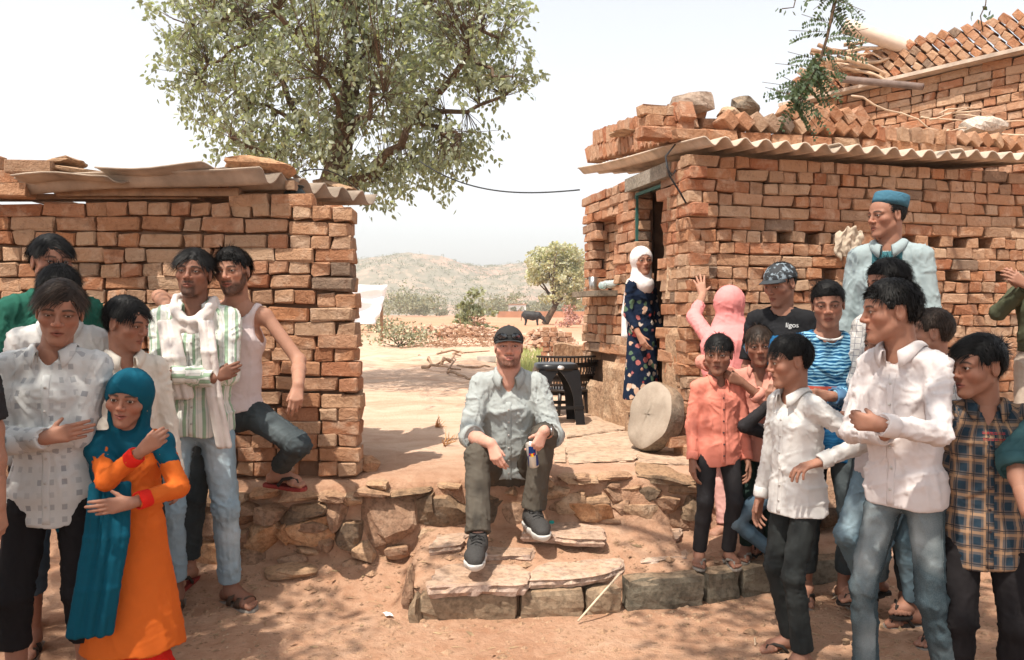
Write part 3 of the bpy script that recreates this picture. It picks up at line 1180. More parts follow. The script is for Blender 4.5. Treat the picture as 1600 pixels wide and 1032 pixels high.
# corrugated eave sheets
Ae = at(1100, 224, 4.86); Be = HC + HU * 3.0 + HN * .14; Be.z = 2.60
far = at(902, 268, 7.10)
ex = far - Ae
nsheet = 3
sd_ = (Be - Ae) / nsheet
for k in range(nsheet):
    o = corrugated('roof_sheet', Ae + sd_ * k + Vector((0, 0, -.008 * (k % 2))), sd_ * 1.04, ex, 7, .027, SHEET2, .009, house, seed=20 + k, nseg=4)
    o.location = -HO

# parapets: loose bricks stood and laid on the roof
par = thing('brick_parapet', 'parapet of slanted bricks laid in diagonal rows above the front eave', 'parapet', HC + Vector((1.2, .6, 2.62)))
pb = Bricks()
rg = random.Random(8)
ang_u = math.atan2(HU.y, HU.x)
zb = 2.60
for k in range(12):                                          # flat course along the front
    t = -.18 + .245 * k
    p = HC + HU * t + HV * .16
    pb.put(rg.choice(STR), Matrix.Translation((p.x, p.y, zb + .052 + .006 * t + rg.uniform(-.004, .004))) @ Matrix.Rotation(ang_u + R(rg.gauss(0, 2)), 4, 'Z'))
for lay in range(2):                                         # diagonal rows
    for k in range(18):
        t = .36 + .110 * k
        if lay == 1 and (t < .74 or t > 1.44): continue
        if t > 1.50: continue
        p = HC + HU * (t + .05 * lay) + HV * .17
        pb.put(rg.choice(HDR), Matrix.Translation((p.x, p.y, zb + .158 + .092 * lay + .006 * t)) @ Matrix.Rotation(ang_u + R(rg.gauss(0, 2)), 4, 'Z') @ Matrix.Rotation(R(42 + rg.gauss(0, 4)), 4, 'Y') @ Matrix.Diagonal((1.04, 1, 1.12, 1)))
for k in range(13):                                          # upright bricks further along
    t = 1.56 + .105 * k
    p = HC + HU * t + HV * .17
    pb.put(rg.choice(HDR), Matrix.Translation((p.x, p.y, zb + .135 + .006 * t)) @ Matrix.Rotation(ang_u + R(rg.gauss(0, 5)), 4, 'Z') @ Matrix.Rotation(R(90 + rg.gauss(0, 5) if t < 2.2 else 40), 4, 'Y'))
for lay, z in ((0, .055), (1, .135), (2, .215)):             # stacked corner
    for k in range(4 - (lay == 2)):
        t = -.16 + .135 * k + .03 * lay
        p = HC + HU * t + HV * (.30 + .02 * lay)
        pb.put(rg.choice(HDR if k % 2 else STR) if lay == 2 else rg.choice(HDR), Matrix.Translation((p.x, p.y, zb + z + .03)) @ Matrix.Rotation(ang_u + R(rg.gauss(0, 5)), 4, 'Z'))
pb.build(par)
par2 = thing('brick_parapet', 'parapet of thin upright leaning bricks above the doorway eave', 'parapet', HC + HV * 1.1 + Vector((0, 0, 2.68)))
pb = Bricks()
ang_v = math.atan2(HV.y, HV.x)
for lay in range(2):
    for k in range(23 if lay == 0 else 21):
        t = .20 + .080 * k
        p = HC + HV * t + HU * .07
        zz = 2.60 + .105 * t + (.075 if lay == 0 else .200)
        pb.put(rg.choice(STRR), Matrix.Translation((p.x, p.y, zz)) @ Matrix.Rotation(ang_v + R(rg.gauss(0, 3)), 4, 'Z') @ Matrix.Rotation(R(-72 + rg.gauss(0, 6)), 4, 'Y') @ Matrix.Diagonal((.62 + rg.uniform(-.06, .06), 1, .80, 1)))
pb.build(par2)


def hp(u, v, z):
    p = HC + HU * u + HV * v
    return Vector((p.x, p.y, z))


GREYB = stone_mat('grey_pink_stone', (.24, .18, .14), (.36, .28, .22), (.5, .38, .3), 5)
rock('roof_stone', at(1077, 167, 5.4), (.27, .22, .15), 51, GREYB, (0, R(-4), R(10)), 'biggest pale stone block on top of the house corner', 'stone', res=4)
rock('roof_stone', at(1165, 166, 5.45), (.23, .2, .11), 52, STONE_GREY, (0, R(12), R(20)), 'grey stone block on the parapet beside the hanging feathery branch', 'stone')
rock('roof_stone', at(1140, 178, 5.40), (.12, .14, .10), 53, STONE_TAN, (0, R(40), 0), 'small tilted tan stone wedged between two roof stones', 'stone')
rock('roof_slab', at(985, 208, 6.1), (.30, .25, .05), 54, STONE_TAN, (0, R(-6), R(100)), 'flat stone slab lying on the leaning bricks above the doorway', 'stone slab')
rock('roof_stone', at(1540, 197, 5.95), (.30, .22, .14), 55, stone_mat('white_lump', (.5, .42, .34), (.62, .54, .46), (.7, .64, .56), 6), (0, R(12), 0), 'pale lump of stone lying on the parapet among dry sticks', 'stone')
tag(MB().tube([at(1022, 184, 5.35), at(1052, 193, 5.6)], .017, 10).build('pipe_stub', BLACK_PIPE, None, True), 'short black pipe sticking out beside the big roof stone', 'pipe')
w = MB().tube([at(1058, 222, 5.3), at(1040, 245, 5.0), at(1046, 275, 4.98), at(1062, 300, 5.0), at(1072, 318, 5.0)], .006, 6)
w.tube([at(1040, 245, 5.0), at(1042, 262, 4.96), at(1050, 275, 4.95), at(1056, 266, 4.96)], .005, 6)
tag(w.build('wire', BLACK_PIPE, None, True), 'black cable looping down from the roof beside the doorway', 'cable')
a, b = at(655, 252, 7.3), at(906, 297, 6.9)
tag(MB().tube([a.lerp(b, t) - Vector((0, 0, .16 * 4 * t * (1 - t) * (1.15 - .5 * t))) for t in np.linspace(0, 1, 24)], .007, 5).build('power_line', BLACK_PIPE, None, True), 'thin sagging cable strung from the leafy tree to the brick house', 'cable')

# ------------------------------------------------------------------ upper house behind
upper = thing('brick_house', 'taller red brick house behind, its wall topped by a sawtooth brick coping', 'house', (4.2, 7.7, COURT))
ub = Bricks()
p0, p1 = Vector((3.10, 8.72, 0)), Vector((5.2, 6.14, 0))
du = (p1 - p0).normalized(); Lu = (p1 - p0).length
nu_ = Vector((du.y, -du.x, 0))
if nu_.y > 0: nu_ = -nu_
ub.wall(tuple(p0), du, nu_, Lu, 2.72, 13, .080, 41, sets=(STRR, HDRR), rank=lambda l: 1)
z0 = 3.80
for lay in range(4):
    for k in range(int(Lu / .105)):
        p = p0 + du * (.05 + .105 * k + .045 * lay) - nu_ * .06
        ub.put(rg.choice(HDR), Matrix.Translation((p.x, p.y, z0 + .075 + .082 * lay)) @ Matrix.Rotation(math.atan2(du.y, du.x) + R(rg.gauss(0, 2)), 4, 'Z') @ Matrix.Rotation(R(48 + rg.gauss(0, 3)), 4, 'Y') @ Matrix.Diagonal((.95, 1, .9, 1)), 2)
ub.build(upper)
UO = Vector(upper.location)
m = MB(); pc = (p0 + p1) / 2 - nu_ * .17
m.box((pc.x, pc.y, (COURT + 3.76) / 2), (Lu, .1, 3.76 - COURT), math.atan2(du.y, du.x))
pc2 = pc - nu_ * 1.2
m.box((pc2.x, pc2.y, (COURT + 3.7) / 2), (Lu, .1, 3.7 - COURT), math.atan2(du.y, du.x))
m.build('wall_core', MUD, upper, loc=-UO)
m = MB(); pc = (p0 + p1) / 2 + nu_ * .0
m.box((pc.x, pc.y, 3.785), (Lu + .05, .26, .035), math.atan2(du.y, du.x))
m.build('ledge_slab', plain('pale_slab', (.5, .40, .32), .9, .25, 8, .3), upper, loc=-UO)


def pole(name, a, b, r0, r1, mat, label, cat, wob=.0, n=7):
    rr = random.Random(hash(label) % 1000 if False else len(label))
    pts = [Vector(a).lerp(Vector(b), i / (n - 1)) + (Vector((rr.gauss(0, wob), rr.gauss(0, wob), rr.gauss(0, wob))) if 0 < i < n - 1 else Vector()) for i in range(n)]
    return tag(MB().tube(pts, [r0 + (r1 - r0) * i / (n - 1) for i in range(n)], 12).build(name, mat, None, True), label, cat)


pole('water_pipe', at(1318, 40, 7.9), at(1452, 86, 7.7), .075, .075, plain('cream_pipe', (.58, .46, .37), .6, .15, 8, .1), 'thick cream coloured pipe lying slanted over the upper brick coping', 'pipe')
pole('wooden_pole', at(1316, 124, 7.3), at(1442, 136, 6.8), .034, .03, plain('grey_pole', (.17, .12, .10), .8, .3, 12, .3), 'straight grey brown pole jutting in front of the upper coping', 'pole')
# firewood on the upper roof
fw = thing('firewood_bundle', 'bundle of dry crooked branches piled on the upper roof behind the feathery branch', 'firewood', at(1330, 110, 8.0))
rgn = np.random.default_rng(6)
for k in range(26):
    a = A3(at(rgn.uniform(1262, 1330), rgn.uniform(66, 112), 8.0 + rgn.uniform(-.25, .25))); d = A3((rgn.uniform(.35, .75), rgn.uniform(-.2, .2), rgn.uniform(-.22, .05)))
    mb = MB(); limb(mb, a, a + d, rgn.uniform(.012, .03), .008, rgn, .05, 6)
    o = mb.build('stick', WOODP if k % 3 else WOOD, fw, True, loc=-Vector(fw.location))
ds = MB()
for k in range(9):
    a = A3(at(rgn.uniform(1380, 1560), rgn.uniform(178, 205), 6.0 + rgn.uniform(-.1, .2))); d = A3((rgn.uniform(-.4, .5), rgn.uniform(-.1, .1), rgn.uniform(-.06, .08)))
    limb(ds, a, a + d, .008, .004, rgn, .06, 6)
limb(ds, A3(at(1330, 150, 6.1)), A3(at(1470, 205, 6.0)), .008, .006, rgn, .05, 8)
limb(ds, A3(at(1480, 205, 6.0)), A3(at(1620, 215, 6.0)), .014, .010, rgn, .03, 8)
tag(ds.build('dry_sticks', WOODP, None, True), 'thin dry sticks and twigs strewn along the parapet behind the front eave', 'sticks')
# ------------------------------------------------------------------ stone plinth under the shed and along the yard
plinth = thing('stone_plinth', 'rubble stone retaining wall of big slabs and mud below the upper yard', 'retaining wall', (0, 4.2, 0.2))
PO = Vector(plinth.location)


def pstone(px, py, Y, size, seed, mat, rot=(0, 0, 0), jag=.10, name='stone', res=3):
    X_ = at(px, py, Y).x
    Y = float(ledge_y(X_)) + .035 - (4.10 - Y) * .25 if Y < float(ledge_y(X_)) + .05 else Y
    o = rock(name, at(px, py, Y) - PO, size, seed, mat, tuple(R(a) for a in rot), parent=plinth, jag=jag, res=res)
    return o


S1, S2, S3, S4 = STONE_RED, STONE_TAN, STONE_GREY, STONE_DARK
ORG = stone_mat('orange_sandstone', (.34, .155, .07), (.47, .25, .13), (.56, .37, .23), 5)
BRN = stone_mat('brown_sandstone', (.20, .115, .075), (.33, .20, .13), (.46, .31, .215), 5)
pst = [(418, 770, 4.10, (.16, .2, .06), S1), (470, 772, 4.08, (.22, .2, .07), S2), (520, 776, 4.08, (.17, .2, .07), BRN), (548, 778, 4.1, (.14, .2, .07), S2), (585, 768, 4.12, (.2, .2, .05), BRN), (640, 767, 4.12, (.24, .22, .035), S4),
       (430, 800, 4.06, (.16, .2, .11), BRN), (478, 800, 4.06, (.26, .22, .10), S4), (500, 818, 4.05, (.22, .2, .08), BRN), (385, 800, 4.08, (.22, .2, .14), BRN),
       (415, 836, 4.02, (.20, .2, .17), ORG, (0, -28, 0)), (446, 828, 4.03, (.13, .18, .14), ORG), (482, 832, 4.02, (.31, .22, .15), ORG, (0, -14, 0)), (525, 802, 4.05, (.13, .18, .17), BRN), (545, 835, 4.03, (.17, .18, .16), S4),
       (606, 815, 4.00, (.30, .16, .33), BRN, (-8, 4, 0)), (700, 800, 4.10, (.34, .2, .20), S4, (0, 2, 0)), (660, 795, 4.14, (.14, .2, .2), S4),
       (512, 848, 3.98, (.10, .15, .09), BRN), (565, 858, 3.95, (.17, .16, .11), S2), (398, 878, 3.98, (.20, .2, .17), BRN), (375, 850, 4.0, (.15, .2, .2), BRN), (462, 872, 3.95, (.15, .15, .07), BRN, (0, -16, 0)), (482, 860, 3.95, (.13, .12, .05), S2),
       (668, 836, 3.90, (.13, .14, .10), S2), (560, 882, 3.90, (.16, .16, .09), BRN), (620, 862, 3.92, (.14, .16, .08), BRN), (340, 815, 4.05, (.26, .2, .2), BRN), (330, 865, 4.0, (.26, .2, .15), ORG), (290, 800, 4.1, (.3, .2, .2), BRN), (280, 860, 4.05, (.3, .2, .2), S4), (340, 775, 4.1, (.34, .2, .08), S2),
       # under the yard edge, behind and right of the seated man
       (765, 790, 4.17, (.17, .15, .18), S4), (800, 800, 4.18, (.16, .15, .13), BRN), (800, 768, 4.19, (.11, .12, .07), S2), (745, 802, 4.15, (.14, .15, .14), S4), (872, 768, 4.17, (.145, .15, .095), S2), (905, 770, 4.20, (.07, .12, .045), S2), (925, 778, 4.20, (.21, .15, .055), S2),
       (872, 792, 4.15, (.10, .12, .09), BRN, (0, 20, 0)), (915, 798, 4.17, (.22, .15, .11), ORG), (970, 790, 4.24, (.15, .15, .12), BRN), (984, 764, 4.27, (.13, .15, .06), S2, (0, -12, 0)), (955, 758, 4.25, (.09, .12, .035), BRN), (1030, 790, 4.27, (.27, .2, .13), BRN), (1075, 790, 4.30, (.24, .2, .14), S4), (1040, 742, 4.40, (.36, .24, .07), S4), (1070, 765, 4.36, (.28, .2, .07), S2),
       (945, 812, 4.10, (.16, .12, .05), BRN), (835, 795, 4.17, (.13, .14, .13), BRN), (1130, 790, 4.38, (.3, .2, .17), BRN), (1180, 770, 4.45, (.3, .2, .15), S2), (1240, 765, 4.55, (.34, .2, .2), STONE_TAN), (1305, 762, 4.62, (.34, .2, .16), STONE_TAN), (1250, 815, 4.5, (.36, .2, .12), S4), (1360, 790, 4.75, (.4, .2, .3), BRN), (1440, 790, 4.9, (.4, .2, .3), BRN), (1180, 815, 4.42, (.3, .2, .1), S4),
       (890, 782, 4.20, (.17, .15, .13), S2), (930, 800, 4.16, (.20, .15, .12), ORG), (960, 770, 4.26, (.16, .15, .11), BRN), (1000, 800, 4.24, (.24, .18, .13), S2), (1045, 800, 4.28, (.2, .18, .14), BRN), (1010, 770, 4.32, (.22, .18, .10), S4), (900, 748, 4.26, (.24, .16, .05), S2), (955, 744, 4.30, (.22, .16, .05), BRN), (845, 752, 4.24, (.16, .15, .05), S2),
       (590, 757, 4.14, (.12, .14, .04), S2), (700, 757, 4.16, (.16, .14, .04), S2), (905, 745, 4.22, (.13, .14, .035), BRN)]
for i, q in enumerate(pst):
    pstone(q[0], q[1], q[2], q[3], 500 + i, q[4], q[5] if len(q) > 5 else (random.uniform(-4, 4), random.uniform(-7, 7), random.uniform(-8, 8)))
# a dark log lies along the foot further right
pole('log', at(1275, 812, 4.45), at(1345, 800, 4.62), .055, .05, BARK, 'dark weathered log lying at the foot of the house wall behind the boys', 'log', .01)

# ------------------------------------------------------------------ the steps
steps = thing('stone_steps', 'rough stone steps with broken slab treads over dressed kerb stones', 'steps', (.1, 3.75, .1))
SO = Vector(steps.location)
SLAB = stone_mat('step_slab', (.37, .26, .21), (.49, .365, .295), (.60, .48, .40), 3.5, .6, .018, .4)
KERB = stone_mat('kerb_stone', (.19, .135, .09), (.29, .21, .14), (.38, .29, .2), 4, .6, .015, .2)
KERBG = stone_mat('grey_kerb_stone', (.095, .083, .062), (.16, .135, .10), (.24, .20, .15), 4, .7, .02, .3)


def slab(name, pts, z, th, seed, mat, broken=.02, label=None):
    """a flat slab with a broken outline; pts in plan"""
    rng = np.random.default_rng(seed)
    P = []
    m = len(pts)
    for i in range(m):
        a, b = A3(pts[i]), A3(pts[(i + 1) % m])
        n = max(2, int(np.linalg.norm(b - a) / .025))
        for k in range(n): P.append(a + (b - a) * k / n)
    P = A3(P)
    c = P.mean(0)
    out = (P - c) / np.linalg.norm(P - c, axis=1, keepdims=True)
    n1 = fbm(np.c_[P * 9, np.full(len(P), seed)], seed, 3)
    levels = [(-th, -.012, .022), (-th * .62, .004, .028), (-th * .3, -.004, .026), (-.008, .004, .018), (0, -.010, .010)]
    V, F_ = [], []
    for li, (dz, o, am) in enumerate(levels):
        nn = fbm(np.c_[P * 22, np.full(len(P), li * .7 + seed)], seed + li, 3)
        q = P + out * (o + n1 * broken + nn * am)[:, None]
        zz = z + dz + .006 * fbm(np.c_[q * 5, np.full(len(P), 1.0)], seed + 9, 2) + (.007 * nn if 0 < li < 4 else 0)
        V.append(np.c_[q, zz])
    k = len(P)
    for li in range(len(levels) - 1):
        for i in range(k): F_.append([li * k + i, li * k + (i + 1) % k, (li + 1) * k + (i + 1) % k, (li + 1) * k + i])
    top0 = V[-1]
    rings = [top0]
    for s_ in (.8, .55, .3):
        q = c + (top0[:, :2] - c) * s_
        rings.append(np.c_[q, z + .007 * fbm(np.c_[q * 5, np.full(k, 1.0)], seed + 9, 2)])
    b = (len(levels) - 1) * k
    for r_ in rings[1:]:
        V.append(r_)
        for i in range(k): F_.append([b + i, b + (i + 1) % k, b + k + (i + 1) % k, b + k + i])
        b += k
    F_.append([b + i for i in range(k)])
    V = np.concatenate(V) - A3(SO)
    return link(name, mesh_np(name, V, F_, [mat], False), steps)


g2 = lambda px, py, z: (lambda d: (d.x, d.y))(Vector((0, 0, CAM_Z)) + (at(px, py, 1.0) - Vector((0, 0, CAM_Z))) * ((z - CAM_Z) / (at(px, py, 1.0).z - CAM_Z)))
slab('tread_slab', [g2(668, 917, .175), g2(822, 911, .175), g2(829, 893, .18), g2(800, 872, .19), g2(700, 876, .19), g2(680, 888, .18)], .178, .062, 3, SLAB)
slab('tread_slab', [g2(828, 905, .175), g2(910, 902, .175), g2(972, 885, .18), g2(970, 866, .19), g2(900, 862, .19), g2(835, 880, .19)], .176, .05, 4, SLAB)
slab('tread_slab', [g2(815, 835, .275), g2(880, 842, .275), g2(943, 844, .27), g2(945, 826, .28), g2(880, 810, .29), g2(820, 805, .29)], .283, .05, 6, SLAB)
slab('tread_slab', [g2(670, 855, .25), g2(720, 850, .25), g2(735, 830, .26), g2(690, 826, .26)], .252, .05, 8, SLAB)


slab('tread_slab', [g2(742, 868, .21), g2(830, 872, .20), g2(838, 852, .215), g2(770, 845, .225)], .214, .04, 11, SLAB)
slab('tread_slab', [g2(955, 845, .22), g2(1060, 838, .215), g2(1070, 818, .23), g2(975, 815, .24)], .222, .035, 12, SLAB)
slab('tread_slab', [g2(1000, 880, .165), g2(1075, 872, .165), g2(1072, 852, .175), g2(1005, 856, .175)], .172, .03, 13, SLAB)


def kerb(px0, px1, y0b, y1b, Y0, Y1, h, seed, mat, depth=.10):
    a, b = at(px0, y0b, Y0), at(px1, y1b, Y1)
    a.z = b.z = 0
    u = (b - a); L = u.length
    bm = bmesh.new()
    bmesh.ops.create_cube(bm, size=1)
    bmesh.ops.subdivide_edges(bm, edges=list(bm.edges), cuts=4, use_grid_fill=True)
    rng = np.random.default_rng(seed)
    co = A3([v.co for v in bm.verts]) * A3((L - .012, depth, h))
    e = np.abs(co) / A3((L / 2, depth / 2, h / 2))
    nz = fbm(co * 11 + seed, seed, 4)
    co += np.sign(co) * (nz * .016)[:, None] - np.sign(co) * ((np.sort(e, 1)[:, 1] > .93) * .006)[:, None]
    for v, c in zip(bm.verts, co): v.co = c
    me = bpy.data.meshes.new('kerb_stone'); bm.to_mesh(me); bm.free(); me.materials.append(mat)
    mid = (a + b) / 2
    o = link('kerb_stone', me, steps, Vector((mid.x, mid.y + depth / 2, h / 2 - .02)) - SO, (0, 0, math.atan2(u.y, u.x)))
    return o


kerb(655, 808, 972, 968, 3.60, 3.62, .14, 1, KERB)
kerb(809, 911, 965, 958, 3.63, 3.67, .145, 2, KERB)
kerb(912, 971, 957, 950, 3.68, 3.71, .135, 3, KERB)
kerb(976, 1100, 948, 940, 3.72, 3.80, .165, 4, KERBG)
kerb(1101, 1155, 940, 933, 3.81, 3.88, .165, 5, KERBG)
kerb(1156, 1245, 932, 918, 3.89, 4.02, .165, 6, KERBG)
kerb(1246, 1330, 917, 905, 4.03, 4.14, .15, 7, KERBG)
o = rock('kerb_stone', at(652, 950, 3.66) - SO, (.07, .16, .15), 71, KERB, parent=steps)
o = rock('kerb_stone', at(640, 912, 3.74) - SO, (.06, .2, .14), 72, BRN, parent=steps)

# loose rocks and grit on the lower ground
rr = random.Random(4)
loose = [(572, 857, .17, .11, 'reddish knobbly rock resting on the flat stone below the plinth', STONE_RED), (455, 897, .26, .06, 'flat sunlit stone half buried in the earth at the plinth foot', STONE_TAN), (1322, 978, .04, .03, 'small dark pebble on the earth beside the dark kerb', STONE_DARK)]
for i, (px, py, w, h, lb, mt) in enumerate(loose):
    p = g2(px, py + 6, .06); rock('loose_rock', (p[0], p[1], gz(*p) + h * .25), (w, w * .8, h), 80 + i, mt, (0, 0, rr.uniform(0, 3)), lb, 'rock')
gm = []
rngp = np.random.default_rng(9)
grit = MB()
for k in range(3600):
    x, y = rngp.uniform(-1.9, 2.6), rngp.uniform(2.7, 4.15)
    s_ = abs(rngp.normal(0, .006)) + .003
    if rngp.uniform() < .03: s_ *= 2.6
    z = gz(x, y)
    v = rngp.normal(0, 1, (6, 3)); v /= np.linalg.norm(v, axis=1, keepdims=True)
    pts = [Vector((x + s_ * 1.2 * a, y + s_ * b, z + s_ * .6 * c)) for a, b, c in ((1, .2, 0), (-.2, 1, .1), (-1, -.1, 0), (.1, -1, 0), (.1, 0, 1), (0, 0, -1))]
    grit.add(pts, [(0, 1, 4), (1, 2, 4), (2, 3, 4), (3, 0, 4), (1, 0, 5), (2, 1, 5), (3, 2, 5), (0, 3, 5)])
grit.build('pebbles', BRN)['kind'] = 'stuff'
lit = MB()
for k in range(170):
    x, y = rngp.uniform(-1.9, 2.6), rngp.uniform(2.8, 4.15)
    z = gz(x, y) + .004
    a = rngp.uniform(0, 6.28); L = rngp.uniform(.008, .035); w = rngp.uniform(.0015, .008)
    d = Vector((math.cos(a), math.sin(a), rngp.normal(0, .15))) * L; s_ = Vector((-math.sin(a), math.cos(a), rngp.normal(0, .4))) * w
    p = Vector((x, y, z))
    lit.add([p - d, p + s_ + Vector((0, 0, .003)), p + d, p - s_], [(0, 1, 2, 3)])
for k in range(260):
    x, y = rngp.uniform(-1.9, 2.6), rngp.uniform(2.75, 4.2)
    z = gz(x, y) + .005
    a = rngp.uniform(0, 6.28); L = rngp.uniform(.02, .07)
    lit.tube([(x, y, z), (x + L * .5 * math.cos(a), y + L * .5 * math.sin(a), z + rngp.uniform(0, .008)), (x + L * math.cos(a + .2), y + L * math.sin(a + .2), z)], .0011, 3, cap=False)
lit.build('leaf_litter', plain('dry_leaf', (.34, .23, .13), .9, .5, 9, 0))['kind'] = 'stuff'
p = g2(903, 975, .0); q = g2(968, 902, .17)
tag(MB().tube([(p[0], p[1], .012), ((p[0] + q[0]) / 2, (p[1] + q[1]) / 2, .10), (q[0], q[1], .185)], .0055, 6).build('thin_stick', plain('pale_stick', (.62, .50, .36), .8, .2, 20, .1), None, True), 'long thin pale stick leaning on the front step', 'stick')
p = g2(603, 967, .0)
tag(MB().sheet([[(p[0] + .018 * i - .012 * j, p[1] + .022 * j, .012 + .005 * ((i + j) % 2)) for i in range(3)] for j in range(3)], .001).build('paper_scrap', plain('white_paper', (.75, .73, .70), .8, .05, 10, 0)), 'small crumpled white paper scrap on the sunlit earth', 'paper')
bt = at(862, 742, 4.25)
tag(MB().lathe([(.011, 0), (.014, .004), (.014, .020), (.011, .024)], 12, Matrix.Translation((bt.x, bt.y, gz(bt.x, bt.y) + .002))).build('bottle_cap', plain('turquoise_cap', (.02, .42, .38), .4, .1, 10, 0), None, True), 'tiny turquoise bottle cap on the ledge beside the seated man', 'bottle cap')
for i, (px, py, a, L) in enumerate(((1345, 975, 1.9, .10), (1300, 935, .6, .09), (1180, 1010, 1.3, .08))):
    p = g2(px, py, .0)
    tag(MB().tube([(p[0], p[1], gz(*p) + .006), (p[0] + math.cos(a) * L * .5, p[1] + math.sin(a) * L * .5, gz(*p) + .012), (p[0] + math.cos(a) * L, p[1] + math.sin(a) * L, gz(*p) + .006)], .004, 5).build('twig', WOODP, None, True), ('short pale twig lying between the jeans and the dark trousers', 'short pale twig lying near the end of the dark kerb', 'short thin twig lying on bare earth in front of the dark kerb')[i], 'twig')

# ------------------------------------------------------------------ yard: flat flagstones, grindstone, stool, low wall
FLAG = stone_mat('flagstone', (.36, .26, .19), (.47, .35, .26), (.56, .44, .34), 2.2, .3, .008, .25)
fl = [[(880, 690), (985, 676), (1010, 700), (990, 722), (890, 726)], [(905, 655), (975, 650), (985, 672), (885, 686)], [(990, 705), (1075, 708), (1085, 728), (1000, 726)], [(905, 640), (960, 640), (972, 648), (905, 652)], [(868, 700), (884, 694), (884, 724), (866, 724)]]
for i, pl in enumerate(fl):
    pts = [g2(x, y, COURT) for x, y in pl]
    o = slab('flagstone', pts, COURT + .016, .03, 60 + i, FLAG, .01)
    o.parent = None; o.location = SO
    tag(o, ['large flat flagstone in the yard directly in front of the grindstone', 'broad flagstone at the foot of the doorway wall', 'flagstone along the yard edge below the grindstone', 'far small flagstone beside the black stool and house', 'narrow flagstone strip beside the seated man on the yard'][i], 'flagstone')
gs = thing('grindstone', 'big round pale stone millstone leaning on the house corner', 'millstone', at(1022, 703, 4.95))
gm_ = NT('millstone')
tcg = gm_.n('TexCoord')
nzg = gm_.noise(6, 6, .6, tcg.outputs['Object'])
gm_.base(gm_.ramp(nzg.outputs[0], [(.3, (.27, .215, .165)), (.7, (.41, .335, .265))]).outputs[0]); gm_.set(Roughness=.9)
wv = gm_.n('TexWave', Scale=5.0, Distortion=11.0, Detail=3.0)
gm_.l(tcg.outputs['Object'], wv.inputs['Vector'])
nzb = gm_.noise(28, 6, .65, tcg.outputs['Object'])
gm_.bump(gm_.math('ADD', gm_.math('MULTIPLY', wv.outputs[1], .25), nzb.outputs[0]), .5, .008)
N_ = 44
rows = []
prof = [(.0006, .052), (.10, .054), (.17, .052), (.205, .050), (.222, .040), (.228, .015), (.224, -.06), (.20, -.085), (.10, -.10), (.01, -.10)]
for r_, z in prof:
    rows.append([Vector((r_ * math.cos(w) * (1 + .03 * math.sin(3 * w + 1) + .012 * math.sin(9 * w)), r_ * math.sin(w) * (1 + .03 * math.sin(3 * w + 1)), z + .006 * math.sin(5 * w + r_ * 30))) for w in np.linspace(0, 2 * math.pi, N_ + 1)])
face = nrm(A3((-.86, -.40, .31)))
gdisc = MB().sheet([r_[::-1] for r_ in rows[:5]][::1]).build('stone_face', gm_.m, gs, True)
gbody = MB().sheet([r_[::-1] for r_ in rows[4:]]).build('stone_rim', STONE_GREY, gs, True)
qt = Vector(face).to_track_quat('Z', 'Y')
for o in (gdisc, gbody):
    o.rotation_euler = qt.to_euler(); o.location = (.0, .02, .215)
for i, (px, py, sz, mt, nm, lb) in enumerate(((1068, 663, (.14, .14, .13), STONE_DARK, 'dark_block', 'dark rounded stone block on top of the brick pile by the house corner'), (1065, 690, (.19, .11, .085), BRICK_M, 'loose_brick', 'loose brick lying flat under the dark stone beside the grindstone'), (1070, 708, (.11, .12, .13), BRICK_M, 'loose_brick', 'brick standing upright at the base of the pile beside the grindstone'))):
    if 'brick' in nm:
        o = link(nm, STR[i] if i == 1 else HDR[2], None, at(px, py - 2, 4.86), (0, R(90) if i == 2 else 0, .3))
        tag(o, lb, 'brick')
    else: rock(nm, at(px, py, 4.92), sz, 90 + i, mt, label=lb, cat='stone')
# window sill things
bq = at(940, 452, 6.55)
cupm = plain('steel_cup', (.42, .40, .38), .3, .1, 10, 0, metallic=.9)
tag(MB().lathe([(.030, 0), (.032, .004), (.040, .11), (.036, .11), (.030, .01)], 18, Matrix.Translation(at(928, 453, 6.7) + Vector((-.01, -.03, 0)))).build('steel_cup', cupm, None, True), 'steel tumbler standing on the window sill beside the bottles', 'cup')
bottle = NT('clear_plastic'); bottle.base((.75, .85, .85)); bottle.set(Roughness=.12); bottle.b.inputs['Transmission Weight'].default_value = .55; bottle.b.inputs['IOR'].default_value = 1.2
capg = plain('green_cap', (.03, .38, .30), .4, .1, 10, 0)
for i, (px, py, rz, lb) in enumerate(((943, 447, 2.9, 'clear plastic bottle with green cap lying on the window sill'), (956, 444, .5, 'clear plastic bottle lying behind the green capped one on the sill'))):
    bt_ = thing('plastic_bottle', lb, 'bottle', at(px, py, 6.45 - .1 * i))
    bo = MB().lathe([(.004, -.10), (.030, -.098), (.033, -.085), (.031, -.03), (.033, .03), (.028, .06), (.013, .085), (.012, .092)], 16).build('vessel', bottle.m, bt_, True)
    cp = MB().lathe([(.014, .090), (.015, .095), (.015, .108), (.012, .110)], 14).build('cap', capg, bt_, True)
    for o in (bo, cp): o.rotation_euler = (R(90), 0, rz)

